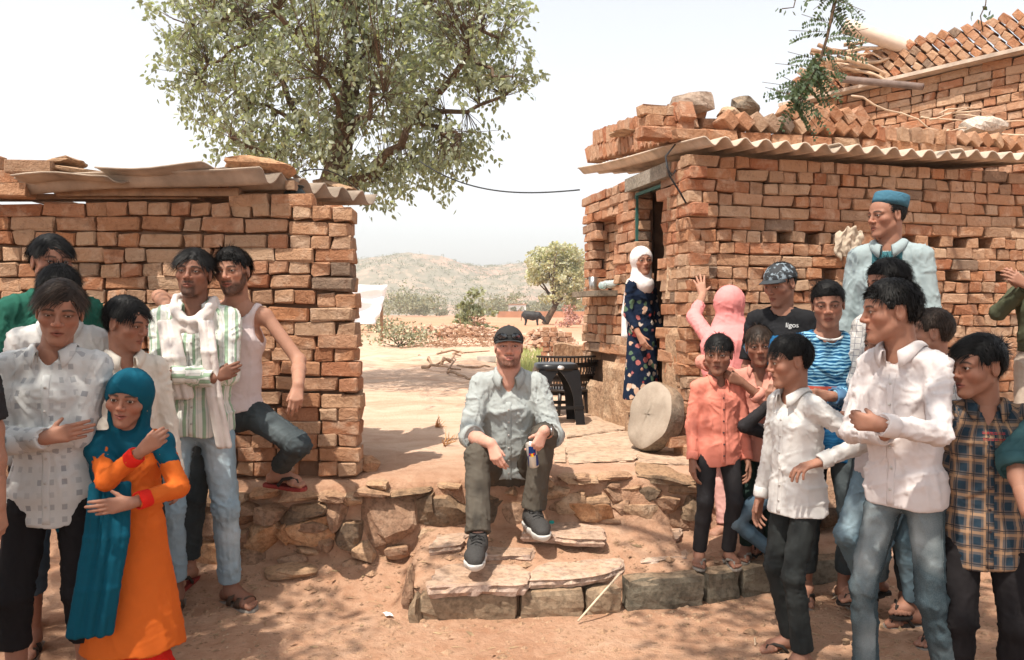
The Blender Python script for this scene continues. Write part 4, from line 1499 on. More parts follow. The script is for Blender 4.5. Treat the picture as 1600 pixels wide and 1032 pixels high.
# cloth stuffed into a wall opening
cv = []
cc = at(1322, 383, 5.33)
for i in range(23):
    row = []
    for j in range(27):
        a, b = i / 22, j / 26
        th = (b - .5) * 2
        w_ = (.045 + .065 * math.sin(math.pi * min(1, a * 1.05 + .08)) ** .7) * (1 + .18 * math.sin(7 * a + 2))
        fold = .007 * math.sin(th * 9 + 5 * a) + .004 * math.sin(th * 19 - 8 * a) + .003 * math.sin(a * 26 + 4 * th)
        row.append(Vector((cc.x + th * w_ - .06 * (a - .35) + .3 * fold + .035 * a * a, cc.y - .030 - .030 * math.cos(th * 1.5) * (1 - .4 * a) - fold, cc.z + .100 - .19 * a + .020 * math.sin(th * 3 + 2) + .012 * math.sin(11 * th + 3 * a))))
    cv.append(row)
tag(MB().sheet(cv, .003).build('rag', plain('beige_cloth', (.47, .385, .295), .9, .2, 12, .3, 50, .006), None, True), 'crumpled beige rag stuffed into an opening of the house wall', 'rag')

# plastic stool
PLB = plain('black_plastic', (.014, .014, .015), .32, .15, 10, .05, 80)


def stool(loc, rz, label, w=.17, h=.50, pattern=False):
    st = thing('plastic_stool', label, 'stool', loc, rz)
    t = MB()
    # seat with a rolled edge
    def ring(hw_, z, n=24, p=4.0):
        out = []
        for i in range(n):
            a = 2 * math.pi * i / n
            c, s_ = math.cos(a), math.sin(a)
            k = (abs(c) ** p + abs(s_) ** p) ** (-1 / p)
            out.append(Vector((hw_ * c * k, hw_ * s_ * k, z)))
        return out
    rows = [ring(.001, h - .008), ring(w * .55, h - .006), ring(w * .9, h), ring(w * .99, h - .006), ring(w * 1.02, h - .03), ring(w * 1.04, h - .055), ring(w * 1.0, h - .055), ring(w * .95, h - .02), ring(.002, h - .02)]
    t.sheet([(r_ + [r_[0]])[::1] for r_ in rows])
    t.build('seat', PLB, st, True)
    zb0, zt_ = 0.0, h - .05
    for sx, sy in ((1, 1), (1, -1), (-1, 1), (-1, -1)):
        l = MB()
        for (ax_, bx) in (((1, 0), (0, 1)), ((0, 1), (1, 0))):
            # an L shaped leg: two flared flat webs that meet in a rounded corner
            rows = []
            for k in range(13):
                f_ = k / 12; z = zb0 + (zt_ - zb0) * f_
                half = w * 1.22 - (w * .24) * f_
                arch = .075 + max(0, (f_ - .45) / .55) ** 2.4 * (half - .075)
                o_ = Vector((sx * half, sy * half, z))
                inn = Vector((sx * (half - arch * ax_[0] * 1.0), sy * (half - arch * ax_[1] * 1.0), z))
                rows.append([o_, o_.lerp(inn, .5), inn])
            l.sheet(rows, .006 * sx * sy * (1 if ax_[0] else -1))
        l.build('leg', PLB, st, False)
    br = MB()
    for z, q in ((.15, w * 1.14), (.155, w * 1.14)):
        for a in range(4):
            c, s_ = [(1, 0), (0, 1), (-1, 0), (0, -1)][a]
            br.box((c * q, s_ * q, z), (2 * q if s_ else .012, .012 if s_ else 2 * q, .028))
        break
    br.build('stretcher', PLB, st)
    return st


st = stool(at(868, 655, 6.35) + Vector((0, 0, .0)), .12, 'black plastic stool with arched legs standing behind the seated man')
st.location.z = COURT
MB().lathe([(.0, 0), (.028, 0), (.028, .002), (.0, .002)], 20, Matrix.Translation((.012, -.177, .472)) @ Matrix.Rotation(R(90), 4, 'X') @ Matrix.Diagonal((1.0, .62, 1, 1))).build('badge', plain('silver_badge', (.6, .6, .6), .35, .05, 10, 0, metallic=.5), st, True)
st2 = thing('plastic_chair', 'dark brown perforated plastic chair standing behind the black stool', 'chair', (at(888, 640, 6.95).x, 6.95, COURT), .3)
DKP = plain('dark_brown_plastic', (.03, .022, .018), .4, .2, 10, .05)
cb_ = MB()
for k in range(22):
    a0 = math.pi * .10 + math.pi * .80 * k / 21
    for q in range(8):
        r_ = .22 + .012 * q
        cb_.box((r_ * math.cos(a0), -r_ * math.sin(a0) * .8 + .05, .20 + .042 * q), (.012 if q % 3 else .036, .008, .044), -(a0 - math.pi / 2) * .8)
for q in (0, 2, 4, 6, 8):
    r_ = .22 + .012 * q
    cb_.tube([(r_ * math.cos(a0), -r_ * math.sin(a0) * .8 + .05, .19 + .042 * q) for a0 in np.linspace(math.pi * .08, math.pi * .92, 16)], .010, 6)
cb_.build('backrest', DKP, st2)
MB().lathe([(.001, .21), (.19, .21), (.205, .225), (.19, .235), (.001, .235)], 24).build('seat', DKP, st2, True)
for a in (.8, 2.3, 3.9, 5.4): MB().tube([(.17 * math.cos(a), .17 * math.sin(a), .22), (.20 * math.cos(a), .20 * math.sin(a), 0)], [.02, .016], 8).build('leg', DKP, st2, True)

lw = thing('low_wall', 'low mud plastered wall stub behind the black stool', 'wall', (at(895, 600, 8.6).x, 8.6, COURT))
cw = MB(); rows = []
a, b = at(866, 560, 8.55), at(935, 560, 8.9)
hgt = .56
def wallrow(z, off):
    return [a.lerp(b, t) + Vector((0, off, 0)) + Vector((0, .012 * math.sin(t * 20 + z * 9), z - a.z + COURT + .015 * math.sin(t * 9) * (z > .3))) - Vector(lw.location) for t in np.linspace(0, 1, 14)]
cw.sheet([wallrow(z, 0) for z in np.linspace(0, hgt, 8)][::-1] if False else [wallrow(z, 0) for z in np.linspace(0, hgt, 8)])
cw.sheet([wallrow(hgt, 0), wallrow(hgt + .01, .12), wallrow(hgt, .24)]); cw.sheet([wallrow(z, .24) for z in np.linspace(hgt, 0, 4)])
cw.sheet([[wallrow(z, o_)[0] for z in np.linspace(0, hgt, 6)] for o_ in (0, .24)])
cw.build('plaster', PLASTER, lw)

# ------------------------------------------------------------------ things in the yard and field behind
def gpt(px, py):
    return Vector((*g2(px, py, COURT), COURT))


sx = thing('branch_pile', 'long dry crooked branches lying on the pale yard behind the seated man', 'branches', gpt(700, 575))
rngs = np.random.default_rng(14)
for a, b in (((655, 560), (765, 552)), ((660, 577), (720, 583)), ((655, 558), (700, 583)), ((690, 572), (720, 560)), ((700, 585), (740, 595)), ((690, 552), (770, 562)), ((715, 575), (765, 578))):
    mb = MB(); pa, pb_ = gpt(*a), gpt(*b); limb(mb, A3(pa) + A3((0, 0, .03)), A3(pb_) + A3((0, 0, .05)), .028, .012, rngs, .05, 7)
    mb.build('stick', WOOD, sx, True, loc=-Vector(sx.location))
pl = gpt(760, 566)
tag(MB().box(pl + Vector((0, 0, .06)), (.35, .12, .10), .1).build('wood_block', plain('white_plank', (.6, .55, .48), .8, .1, 10, .1)), 'short pale painted block lying beside the branches in the yard', 'block')
dp = thing('dried_plant', 'small uprooted dry plant lying on the sunlit yard', 'plant', gpt(690, 690))
mb = MB()
for k in range(26):
    a = A3(gpt(682, 668) if k < 14 else gpt(695, 695)) + rngs.normal(0, .012, 3); d = A3((rngs.uniform(-.02, .1), rngs.uniform(-.12, .05), rngs.uniform(.01, .10)))
    limb(mb, a, a + d, .004, .0015, rngs, .08, 4)
mb.build('stem', plain('straw', (.48, .27, .13), .9, .3, 20, 0), dp, True, loc=-Vector(dp.location))
# brush heap and brick heap
bh = thing('brush_heap', 'heap of tangled dry brushwood in front of the broken brick stack', 'brush heap', gpt(735, 541))
mb = MB()
for k in range(170):
    a = A3(gpt(735, 541)) + A3((rngs.normal(0, .75), rngs.normal(0, .35), 0)); 
    h_ = .55 * math.exp(-((a[0] - bh.location.x) / .95) ** 2)
    a[2] += rngs.uniform(0, h_)
    d = nrm(rngs.normal(0, 1, 3) * A3((1, .6, .45)) + A3((0, 0, .15))) * rngs.uniform(.3, .8)
    limb(mb, a - d * .5, a + d * .5, .010, .004, rngs, .08, 4)
mb.build('brushwood', plain('brush', (.30, .17, .10), .9, .4, 3, 0), bh, loc=-Vector(bh.location))['kind'] = 'stuff'


def pale_brick():
    m = brick_mat('pale_broken_brick', 1.0, 1.0, [(0, (.50, .30, .20)), (.3, (.58, .40, .29)), (.6, (.52, .29, .18)), (1, (.62, .46, .36))])
    nt = m.node_tree
    oi = [x for x in nt.nodes if x.type == 'OBJECT_INFO'][0]
    g_ = nt.nodes.new('ShaderNodeNewGeometry')
    for l in list(nt.links):
        if l.from_node == oi: nt.links.new(g_.outputs['Random Per Island'], l.to_socket)
    return m


def rubble(name, px0, px1, py, w, h, n, seed, label, mats=(STR, HDR), deep=.8):
    th = thing(name, label, 'brick heap', gpt((px0 + px1) / 2, py))
    rg_ = np.random.default_rng(seed)
    a, b = gpt(px0, py), gpt(px1, py)
    bm = bmesh.new()
    for k in range(n):
        t = rg_.uniform(0, 1); q = a.lerp(b, t); dy = rg_.normal(0, deep * .4)
        hh_ = h * (math.sin(math.pi * min(max(t, .04), .96)) ** .7) * math.exp(-(dy / deep) ** 2)
        me = mats[int(rg_.integers(0, 2))][int(rg_.integers(0, 8))].copy()
        me.transform(Matrix.Translation(q + Vector((0, dy, rg_.uniform(0, 1) * hh_)) - Vector(th.location)) @ Matrix.Rotation(rg_.uniform(0, 6), 4, 'Z') @ Matrix.Rotation(rg_.uniform(-1, 1), 4, 'Y'))
        bm.from_mesh(me); bpy.data.meshes.remove(me)
    me = bpy.data.meshes.new('bricks'); bm.to_mesh(me); bm.free(); me.materials.append(PALE_BRICK)
    link('bricks', me, th)['kind'] = 'stuff'


PALE_BRICK = pale_brick()
rubble('brick_heap', 600, 800, 527, 1, .50, 520, 2, 'long heap of broken pale bricks beyond the brushwood')
rubble('brick_heap', 800, 905, 548, 1, .55, 360, 3, 'heap of loose bricks behind the black stool and low wall')
rubble('brick_heap', 718, 768, 520, 1, 1.0, 240, 4, 'tall broken brick stack with a green bush growing on it', deep=.4)
bs = thing('brick_stack', 'small neat stack of orange bricks beside the low plastered wall', 'brick stack', gpt(872, 572))
for r_ in range(8):
    for k in range(4):
        if r_ == 7 and k > 1: continue
        o = link('brick', HDRR[(r_ * 3 + k) % 8], bs, (-.24 + .14 * k + .03 * (r_ % 2), .0, .04 + .084 * r_), (0, 0, R(random.gauss(0, 4))))
rngb = np.random.default_rng(77)


def bush(name, label, px, py, rad, n, size, mat, hgt=1.0, cat='bush', per=26):
    o = gpt(px, py)
    th = thing(name, label, cat, o)
    c = rngb.normal(0, .45, (n, 3)) * A3((rad, rad * .7, 0)) + A3((0, 0, 0)); c[:, 2] = rngb.uniform(.1, 1, n) * hgt * np.exp(-(c[:, 0] / rad) ** 2)
    leafs(c, rad * .3, per, size, 'foliage', mat, rngb, th, kind='stuff')
    mb = MB()
    for k in range(9): limb(mb, A3((0, 0, 0)), c[k % n], .02, .006, rngb, .05, 4)
    mb.build('stem', BARK, th, True)


GREEN_B = leaf_mat('bush_leaf', (.27, .28, .17), .6, .2)
PALE_B = leaf_mat('pale_bush_leaf', (.30, .29, .19), .8, .1)
tb = gpt(742, 520)
bush('green_bush', 'green bush growing out of the tall broken brick stack', 742, 522, 1.0, 26, .22, GREEN_B, 1.9)
bush('grey_bush', 'low pale grey green bush left of the brick heap on the yard edge', 625, 541, 1.1, 30, .10, PALE_B, .55)
bush('dry_bush', 'dry weedy bush near the white sheet and the shed corner', 592, 520, 1.5, 34, .14, PALE_B, .8)
bush('pink_bush', 'small pinkish flowering bush in front of the leaning field tree', 886, 512, 1.2, 16, .2, leaf_mat('pink_leaf', (.45, .24, .20), .7, .1), 1.3)
gw = gpt(800, 566)
V = []
for k in range(1500):
    p = A3(gpt(rngb.uniform(778, 848), rngb.uniform(550, 590))); h_ = rngb.uniform(.06, .22); d = rngb.normal(0, .05, 2)
    V += [p + A3((-.006, 0, 0)), p + A3((.006, 0, 0)), p + A3((d[0], d[1], h_))]
me = mesh_np('grass', A3(V), np.arange(len(V)).reshape(-1, 3).astype(np.int32), [leaf_mat('grass_blade', (.33, .36, .15), .7, .2)], False)
set_color(me, np.repeat(rngb.uniform(.7, 1.3, len(V) // 3), 3)[:, None] * np.ones(3))
tag(link('grass', me), kind='stuff')

# white sheet sacking behind the shed corner
wm = plain('white_tarpaulin', (.80, .80, .82), .6, .04, 4, .2, 14, .02)
ws = thing('white_tarpaulin_sheet', 'white wrinkled tarpaulin hung upright beyond the shed corner', 'tarpaulin', gpt(575, 512))
rows = []
for i in range(15):
    row = []
    for j in range(13):
        a, b = i / 14, j / 12
        xl, xr = 520 + 4 * a, 605 - 14 * a - 4 * (a > .8)
        yv = 441 + 66 * a + (3 * math.sin(b * 3) if i == 0 else 0) + 4 * b * (1 - a)
        p = at(xl + (xr - xl) * b, yv, 24)
        p.y += .035 * math.sin(a * 21 + b * 2) + .06 * math.sin(b * 7 + a * 5)
        row.append(p - Vector(ws.location))
    rows.append(row)
MB().sheet(rows, .02).build('sheet', wm, ws, True)
mb = MB()
for px in (545, 596): p = at(px, 445, 24.15); mb.tube([p - Vector(ws.location), Vector((p.x, p.y, COURT)) - Vector(ws.location)], .05, 8)
mb.build('post', WOOD, ws, True)

# leaning tree in the field
def field_tree():
    Yt = 62
    o = at(851, 507, Yt)
    o.z = .54
    th = thing('field_tree', 'single leaning tree with pale feathery crown standing in the field', 'tree', o)
    O = A3(o); P = lambda px, py, dy=0: A3(at(px, py, Yt + dy))
    rng = np.random.default_rng(8)
    mb = MB()
    limb(mb, O, P(868, 478), .30, .22, rng, .01)
    for q in ((835, 420), (850, 400), (870, 395), (885, 405), (898, 430), (840, 440), (893, 455), (862, 412), (878, 430)):
        limb(mb, P(868, 479), P(*q, rng.normal(0, 1.0)), .13, .03, rng, .05)
    mb.build('trunk', BARK, th, True, loc=-o)
    cen = []
    for (px, py, rx, ry, n) in ((845, 405, 20, 15, 34), (872, 398, 26, 18, 50), (895, 405, 14, 20, 30), (838, 428, 14, 16, 26), (893, 440, 20, 22, 44), (866, 425, 30, 20, 50), (880, 462, 22, 12, 26), (899, 470, 10, 16, 18), (853, 470, 8, 8, 4), (905, 425, 8, 25, 20)):
        for _ in range(n):
            a = rng.uniform(0, 6.28); q = math.sqrt(rng.uniform(0, 1)); cen.append(P(px + rx * q * math.cos(a), py + ry * q * math.sin(a), rng.normal(0, 1.0)))
    leafs(A3(cen), .42, 30, .26, 'crown', NEEM, rng, th, 'stuff', o)


field_tree()
# buffalo, seen from behind the rubble
def buffalo():
    c = at(831, 508, 58)
    c.z = .54
    th = thing('buffalo', 'black buffalo grazing with its head down in the field', 'buffalo', c)
    fw_ = A3((1, -.15, 0)); fw_ /= np.linalg.norm(fw_)
    sd_ = A3((-fw_[1], fw_[0], 0)); O = A3(c)
    P = lambda x, s_, z: O + (fw_ * x + sd_ * s_ + UP * z) * 1.0
    g_ = [group([cone(P(-.62, 0, 1.02), P(.1, 0, .92), .36, .40, UP, 1.1), cone(P(.1, 0, .92), P(.62, 0, .98), .40, .34), cone(P(.62, 0, 1.0), P(1.05, 0, .72), .24, .17), cone(P(1.05, 0, .70), P(1.30, 0, .38), .15, .09)], .15)]
    for x, s_ in ((-.62, .2), (-.62, -.2), (.55, .18), (.55, -.18)):
        kk = -.10 if x < 0 else .05
        g_.append(group([cone(P(x, s_, .85), P(x - kk * .6, s_, .42), .17, .085), cone(P(x - kk * .6, s_, .42), P(x + kk * .2, s_, .06), .08, .07)], .06, [], .1))
    g_.append(group([cone(P(-.98, 0, 1.1), P(-1.05, .03, .45), .04, .03)], .02, [], .05))
    for s_ in (1, -1): g_.append(group([cone(P(1.0, .12 * s_, .82), P(.80, .30 * s_, .92), .05, .015), cone(P(.98, .1 * s_, .74), P(.95, .28 * s_, .66), .05, .03)], .02, [], .03))
    f, lo, hi = field(g_)
    BUF = plain('buffalo_hide', (.022, .02, .02), .6, .3, 3, .2, 30, .02)
    o_ = surf_obj('body', f, lo, hi, .035, [BUF], th, c)
    th.scale = (.78, .78, .78)


buffalo()
# far field trees below the hills: one far wood
rngf = np.random.default_rng(31)
cen, rad = [], []
for k in range(210):
    x, y = rngf.uniform(-120, 95), rngf.uniform(190, 330)
    if abs(x / y) > .42: continue
    h_ = rngf.uniform(2.0, 6.5) * (1.5 if -0.25 < x / y < -.10 else 1)
    for q in range(12):
        cen.append((x + rngf.normal(0, h_ * .38), y + rngf.normal(0, h_ * .3), .5 + h_ * rngf.uniform(.2, .95))); rad.append(h_ * .26)
leafs(A3(cen), A3(rad), 24, .75, 'treeline', FAR_LEAF, rngf, kind='stuff')
# far low walls and a white hut
fm = plain('far_brick_wall', (.42, .19, .10), .9, .2, .3, 0)
p = at(848, 487, 170)
tag(MB().box((p.x, 170, 1.2), (20, .4, 1.4)).build('field_wall', fm), 'far low reddish brick field wall beyond the buffalo', 'wall')
hut = thing('white_hut', 'tiny white washed hut far off at the foot of the hills', 'hut', (at(808, 486, 200).x, 200, .5))
MB().box((0, 0, 1.6), (4.5, 4, 3.2)).build('wall', plain('whitewash', (.75, .73, .72), .9, .05, 1, 0), hut)
MB().box((0, 0, 3.3), (4.9, 4.4, .2)).build('roof', fm, hut)
MB().box((.6, -2.05, 1.0), (.9, .1, 1.9)).build('door', WOOD, hut)

# ------------------------------------------------------------------ the shade tree over the lower ground, whose branch hangs into view
def shade_tree():
    rng = np.random.default_rng(19)
    base = Vector((5.2, 1.2, 0))
    th = thing('shade_tree', 'feathery acacia branch with small leaflets hanging down in front of the brick parapet', 'tree', base)
    O = A3(base)
    tk = MB()
    limb(tk, O, A3((4.2, 1.6, 3.4)), .22, .15, rng, .03)
    for q, r_ in (((1.0, 2.2, 4.9), .09), ((-1.6, 2.4, 5.2), .07), ((2.4, 4.6, 4.6), .08), ((.6, .2, 5.0), .08), ((-2.4, .8, 5.3), .05), ((4.6, 3.5, 5.0), .07), ((2.0, 3.8, 3.9), .05)):
        limb(tk, A3((4.2, 1.6, 3.4)), A3(q), r_, .02, rng, .05, 8)
    # the branch in view
    vp = [at(1312, -60, 4.15), at(1305, 0, 4.12), at(1292, 60, 4.10), at(1278, 105, 4.08), at(1262, 135, 4.05), at(1240, 160, 4.0)]
    tk.tube(vp, [.011, .010, .008, .006, .005, .003], 6)
    tk.tube([at(1312, -60, 4.15), (2.0, 3.8, 3.9)], [.011, .02], 6)
    tk.tube([at(1250, -30, 4.1), at(1240, 12, 4.1), at(1222, 14, 4.1)], .003, 5); tk.tube([at(1543, -20, 4.0), at(1540, 8, 4.0), at(1532, 25, 4.0), at(1536, 50, 4.0)], .003, 5)
    V, Q, C = [], [], []

    def leaf(p, d, s_, w, g):
        sd = nrm(np.cross(d, nrm(rng.normal(0, 1, 3))))
        b = len(V)
        V.extend([p, p + d * s_ * .5 + sd * w, p + d * s_, p + d * s_ * .5 - sd * w]); Q.append((b, b + 1, b + 2, b + 3)); C.extend([(g, g, g)] * 4)

    def frond(p, d, L, n, ls):
        for i in range(n):
            t = i / n
            q = p + d * L * t + A3((0, 0, -.35 * L * t * t))
            sd = nrm(np.cross(d, A3((0, -1, .3))))
            for s_ in (1, -1):
                ld = nrm(sd * s_ + d * .35 + rng.normal(0, .12, 3))
                leaf(q, ld, ls * (1 - .5 * t), ls * .22, rng.uniform(.6, 1.3))
    spine = A3(vp)
    for i in range(44):
        t = rng.uniform(.12, 1) * (len(vp) - 1); k = min(int(t), len(vp) - 2); p = spine[k] + (spine[k + 1] - spine[k]) * (t - k)
        sdn = rng.choice([-1, 1])
        d = nrm(A3((sdn * rng.uniform(.3, 1), rng.normal(0, .4), rng.uniform(-.9, .35))))
        L = rng.uniform(.13, .25)
        tk.tube([p, p + d * L], .0016, 3, cap=False)
        frond(p, d, L, 14, .040)
    for (px, py) in ((1222, 14), (1228, 16), (1238, 18), (1216, 12), (1252, 8), (1258, 3), (1260, 14), (1535, 10), (1538, 22), (1548, 16), (1520, 18), (1517, 24), (1528, 30), (1552, 22), (1546, 26)):
        leaf(A3(at(px, py, 4.1)), nrm(A3((rng.normal(0, .5), rng.normal(0, .3), -1))), .034, .012, rng.uniform(.7, 1.2))
    # overhead crown: twig fans of broad sprays, out of the frame, that dapple the ground
    cen = []
    while len(cen) < SHADE_N:
        q = A3((rng.uniform(-6.5, 3.5), rng.uniform(-4.5, 2.3), rng.uniform(3.9, 5.6)))
        if q[2] < 1.45 + .46 * (q[1] + .4) + .35: continue
        lx, ly = q[0] + .289 * (q[2] - 1.0), q[1] + .40 * (q[2] - 1.0)
        over = .55 < lx < 3.2 and 1.8 < ly < 4.0
        clear = -1.0 < lx < .55 and 2.2 < ly < 4.8
        if vnoise((q * .55)[None], 44)[0] < (-.62 if over else .22 if clear else SHADE_CUT): continue
        cen.append(q)
    cen = A3(cen)
    n = len(cen) * 40
    c = np.repeat(cen, 40, 0)
    p = c + rng.normal(0, .16, (n, 3)) * A3((1, 1, .5))
    a = rng.normal(0, 1, (n, 3)); a[:, 2] *= .5; a /= np.linalg.norm(a, axis=1, keepdims=True)
    b = np.cross(a, A3((0, 0, 1)) + rng.normal(0, .5, (n, 3))); b /= np.linalg.norm(b, axis=1, keepdims=True)
    s_ = rng.uniform(.06, .11, n)[:, None]
    base_i = len(V)
    VV = np.stack([p - a * s_ * .5, p + b * s_ * .24, p + a * s_ * .5, p - b * s_ * .24], 1).reshape(-1, 3)
    QQ = np.arange(n * 4).reshape(-1, 4) + base_i
    CC = np.repeat(rng.uniform(.6, 1.3, n), 4)[:, None] * np.ones(3)
    me = mesh_np('crown', np.concatenate([A3(V), VV]) - O, np.concatenate([np.array(Q), QQ]).astype(np.int32), [LEAF2], False)
    set_color(me, np.concatenate([A3(C), CC]))
    link('crown', me, th)['kind'] = 'stuff'
    tk.build('trunk', BARK, th, True, loc=-base)


SHADE_N, SHADE_CUT = 1150, -.14
shade_tree()
# ------------------------------------------------------------------ the air between here and the hills
hm = bpy.data.materials.new('haze'); hm.use_nodes = True
hn = hm.node_tree.nodes
for n_ in list(hn):
    if n_.type != 'OUTPUT_MATERIAL': hn.remove(n_)
pv = hn.new('ShaderNodeVolumePrincipled')
pv.inputs['Color'].default_value = (.93, .92, .90, 1)
pv.inputs['Density'].default_value = .00095
pv.inputs['Anisotropy'].default_value = .2
hm.node_tree.links.new(pv.outputs[0], hn['Material Output'].inputs['Volume'])
hz_ = MB().box((0, 1720, 59), (5100, 3600, 124)).build('haze', hm)
hz_['kind'] = 'stuff'
# ------------------------------------------------------------------ people
def frame(yaw, pitch=0.0, roll=0.0):
    """columns: left, forward, up. yaw 0 faces the camera, 90 faces picture right, -90 picture left, 180 away"""
    y = R(yaw)
    l = np.array([math.cos(y), math.sin(y), 0]); f = np.array([math.sin(y), -math.cos(y), 0]); u = UP.copy()
    if pitch:                                  # positive looks down
        a = R(pitch); f, u = f * math.cos(a) - u * math.sin(a), u * math.cos(a) + f * math.sin(a)
    if roll:
        a = R(roll); l, u = l * math.cos(a) + u * math.sin(a), u * math.cos(a) - l * math.sin(a)
    return np.stack([l, f, u], 1)


def ik(a, t, l1, l2, hint):
    """a two-bone limb from a towards t; returns joint, end"""
    a, t = A3(a), A3(t)
    d = t - a
    L = np.linalg.norm(d)
    if L > (l1 + l2) * 0.998:
        d = d / L * (l1 + l2) * 0.998; t = a + d; L = np.linalg.norm(d)
    x = (l1 * l1 - l2 * l2 + L * L) / (2 * L)
    h = math.sqrt(max(0, l1 * l1 - x * x))
    dn = d / L
    hv = A3(hint) - dn * (A3(hint) @ dn)
    return a + dn * x + nrm(hv) * h, t


class Fig:
    pass


def skeleton(sp):
    F = Fig()
    H = sp['H']; s = H / 1.72
    F.s, F.H, F.sp = s, H, sp
    F.pos = A3(sp['pos'])
    F.hh = 0.231 * (0.60 + 0.40 * s) * sp.get('headk', 1.0)
    F.g = sp.get('girth', 1.0)
    B = frame(sp['yaw'])                       # hips
    T = frame(sp.get('tyaw', sp['yaw']), sp.get('lean', 0), sp.get('tilt', 0))
    F.B, F.T = B, T
    hip = F.pos + UP * (0.525 * H - sp.get('drop', 0))
    if 'hip' in sp: hip = A3(sp['hip'])
    if 'hipoff' in sp: hip = hip + B @ A3(sp['hipoff'])
    F.hip = hip
    spine = H - F.hh - 0.030 * s - 0.525 * H
    F.neck = hip + T[:, 2] * spine
    F.waist = hip + T[:, 2] * spine * 0.30
    F.chest = hip + T[:, 2] * spine * 0.66
    sw = 0.152 * s * sp.get('shw', 1.0)
    shp = F.neck - T[:, 2] * 0.070 * s
    F.sh = {sd: shp + T[:, 0] * sg * sw + T[:, 2] * sp.get('shrug' + sd, 0) + T[:, 1] * sp.get('fwd' + sd, 0) for sd, sg in (('L', 1), ('R', -1))}
    HM = frame(sp.get('hyaw', sp['yaw']), sp.get('hpitch', 0), sp.get('hroll', 0))
    F.HM = HM
    k = F.hh / 22.8
    F.hk = k
    base = F.neck + T[:, 2] * 0.030 * s + T[:, 1] * 0.018 * s
    F.head = base + UP * 11.4 * k + HM[:, 1] * 0.012 * s + A3(sp.get('headoff', (0, 0, 0)))
    al, fl = 0.288 * s * sp.get('armk', 1), 0.25 * s * sp.get('armk', 1)
    F.el, F.wr, F.hd, F.pn = {}, {}, {}, {}
    for sd, sg in (('L', 1), ('R', -1)):
        a = sp.get('arm' + sd, {})
        h = a.get('w', (0.25, 0.04, 0.80))
        t = F.pos + (B[:, 0] * h[0] * sg + B[:, 1] * h[1] + B[:, 2] * h[2]) * s if not isinstance(h, Vector) else A3(h)
        hint = a.get('hint', (0.3, -1.0, -0.3))
        hv = T[:, 0] * hint[0] * sg + T[:, 1] * hint[1] + UP * hint[2]
        F.el[sd], F.wr[sd] = ik(F.sh[sd], t, al, fl, hv)
        d = nrm(F.wr[sd] - F.el[sd])
        if 'd' in a:                           # hand direction, in the torso frame (x to the body's own side outwards)
            e = a['d']; d = nrm(T[:, 0] * e[0] * sg + T[:, 1] * e[1] + UP * e[2])
        F.hd[sd] = d
        e = a.get('palm', (-1, 0, 0))
        n = T[:, 0] * e[0] * sg + T[:, 1] * e[1] + UP * e[2]
        n = n - d * (n @ d)
        F.pn[sd] = nrm(n)
    F.hj, F.kn, F.an, F.fy = {}, {}, {}, {}
    ank = 0.078 * s
    tl = (0.525 * H - ank) * 0.5012
    sl = (0.525 * H - ank) * 0.5012
    for sd, sg in (('L', 1), ('R', -1)):
        F.hj[sd] = hip + B[:, 0] * sg * 0.088 * s * F.g - UP * 0.02 * s
        ft = sp.get('foot' + sd, (0.10, 0.0, 0.0))
        t = F.pos + (B[:, 0] * ft[0] * sg + B[:, 1] * ft[1]) * s + UP * ft[2] if not isinstance(ft, Vector) else A3(ft)
        hint = sp.get('knee' + sd, (0.12, 1.0, 0))
        hv = B[:, 0] * hint[0] * sg + B[:, 1] * hint[1] + UP * hint[2]
        F.kn[sd], F.an[sd] = ik(F.hj[sd], t + UP * ank, tl, sl, hv)
        F.fy[sd] = sp.get('fyaw' + sd, sp['yaw'] + 14 * sg)
    return F


def hand_prims(w, d, n, side, k, pose):
    """w wrist, d along the fingers, n palm normal; k metres per cm"""
    d, n = nrm(d), nrm(n)
    t = np.cross(d, n) * (-1 if side == 'L' else 1)      # thumb side
    if pose.get('flip'): t = -t
    P = lambda x, y, z: w + (t * x + d * y + n * z) * k
    pr = []
    kn = [(2.75, 8.9, 0), (0.98, 9.4, 0), (-0.85, 9.0, 0), (-2.5, 8.1, 0)]
    ln = [(4.1, 2.5, 2.0), (4.6, 2.9, 2.1), (4.2, 2.7, 2.1), (3.2, 2.0, 1.9)]
    rd = [1.0, 1.03, .98, .86]
    cu = pose.get('curl', ((18, 28, 18),) * 4)
    if not hasattr(cu[0], '__len__'): cu = (cu,) * 4
    spd = pose.get('spread', 2.0)
    pr.append((cone(P(0, -1.5, 0), P(0, 2, 0), 2.0 * k, 2.3 * k, n, 0.72), 0))
    for i, (x, y, z) in enumerate(kn):
        pr.append((cone(P(x * .55, 1.5, 0), P(x, y, z), 1.45 * k, 1.18 * k), 1.4 * k))
    for i, (x, y, z) in enumerate(kn):
        dd = rotv(d, n, R(spd * (1.5 - i)) * (1 if np.cross(n, d) @ t > 0 else -1))
        p = P(x, y, z)
        ax = np.cross(dd, n)
        ang = 0
        r = rd[i]
        for j in range(3):
            ang += R(cu[i][j])
            v = rotv(dd, ax, ang)
            q = p + v * ln[i][j] * k
            pr.append((cone(p, q, r * k, r * 0.88 * k), (0.28 if j else 0.5) * k))
            r *= 0.88
            p = q
    th = pose.get('thumb', (0.75, 0.75, 0.35))
    tv = nrm(t * th[0] + d * th[1] + n * th[2])
    b = P(2.2, 3.4, 0.5)
    pr.append((cone(P(1.2, 1.6, 0.5), b, 1.5 * k, 1.25 * k), 1.0 * k))
    m1 = b + tv * 3.4 * k
    pr.append((cone(b, m1, 1.2 * k, .98 * k), .8 * k))
    tv2 = nrm(tv + d * 0.35 + n * pose.get('tb', 0.2))
    m2 = m1 + tv2 * 2.7 * k
    pr.append((cone(m1, m2, .95 * k, .72 * k), .3 * k))
    return pr


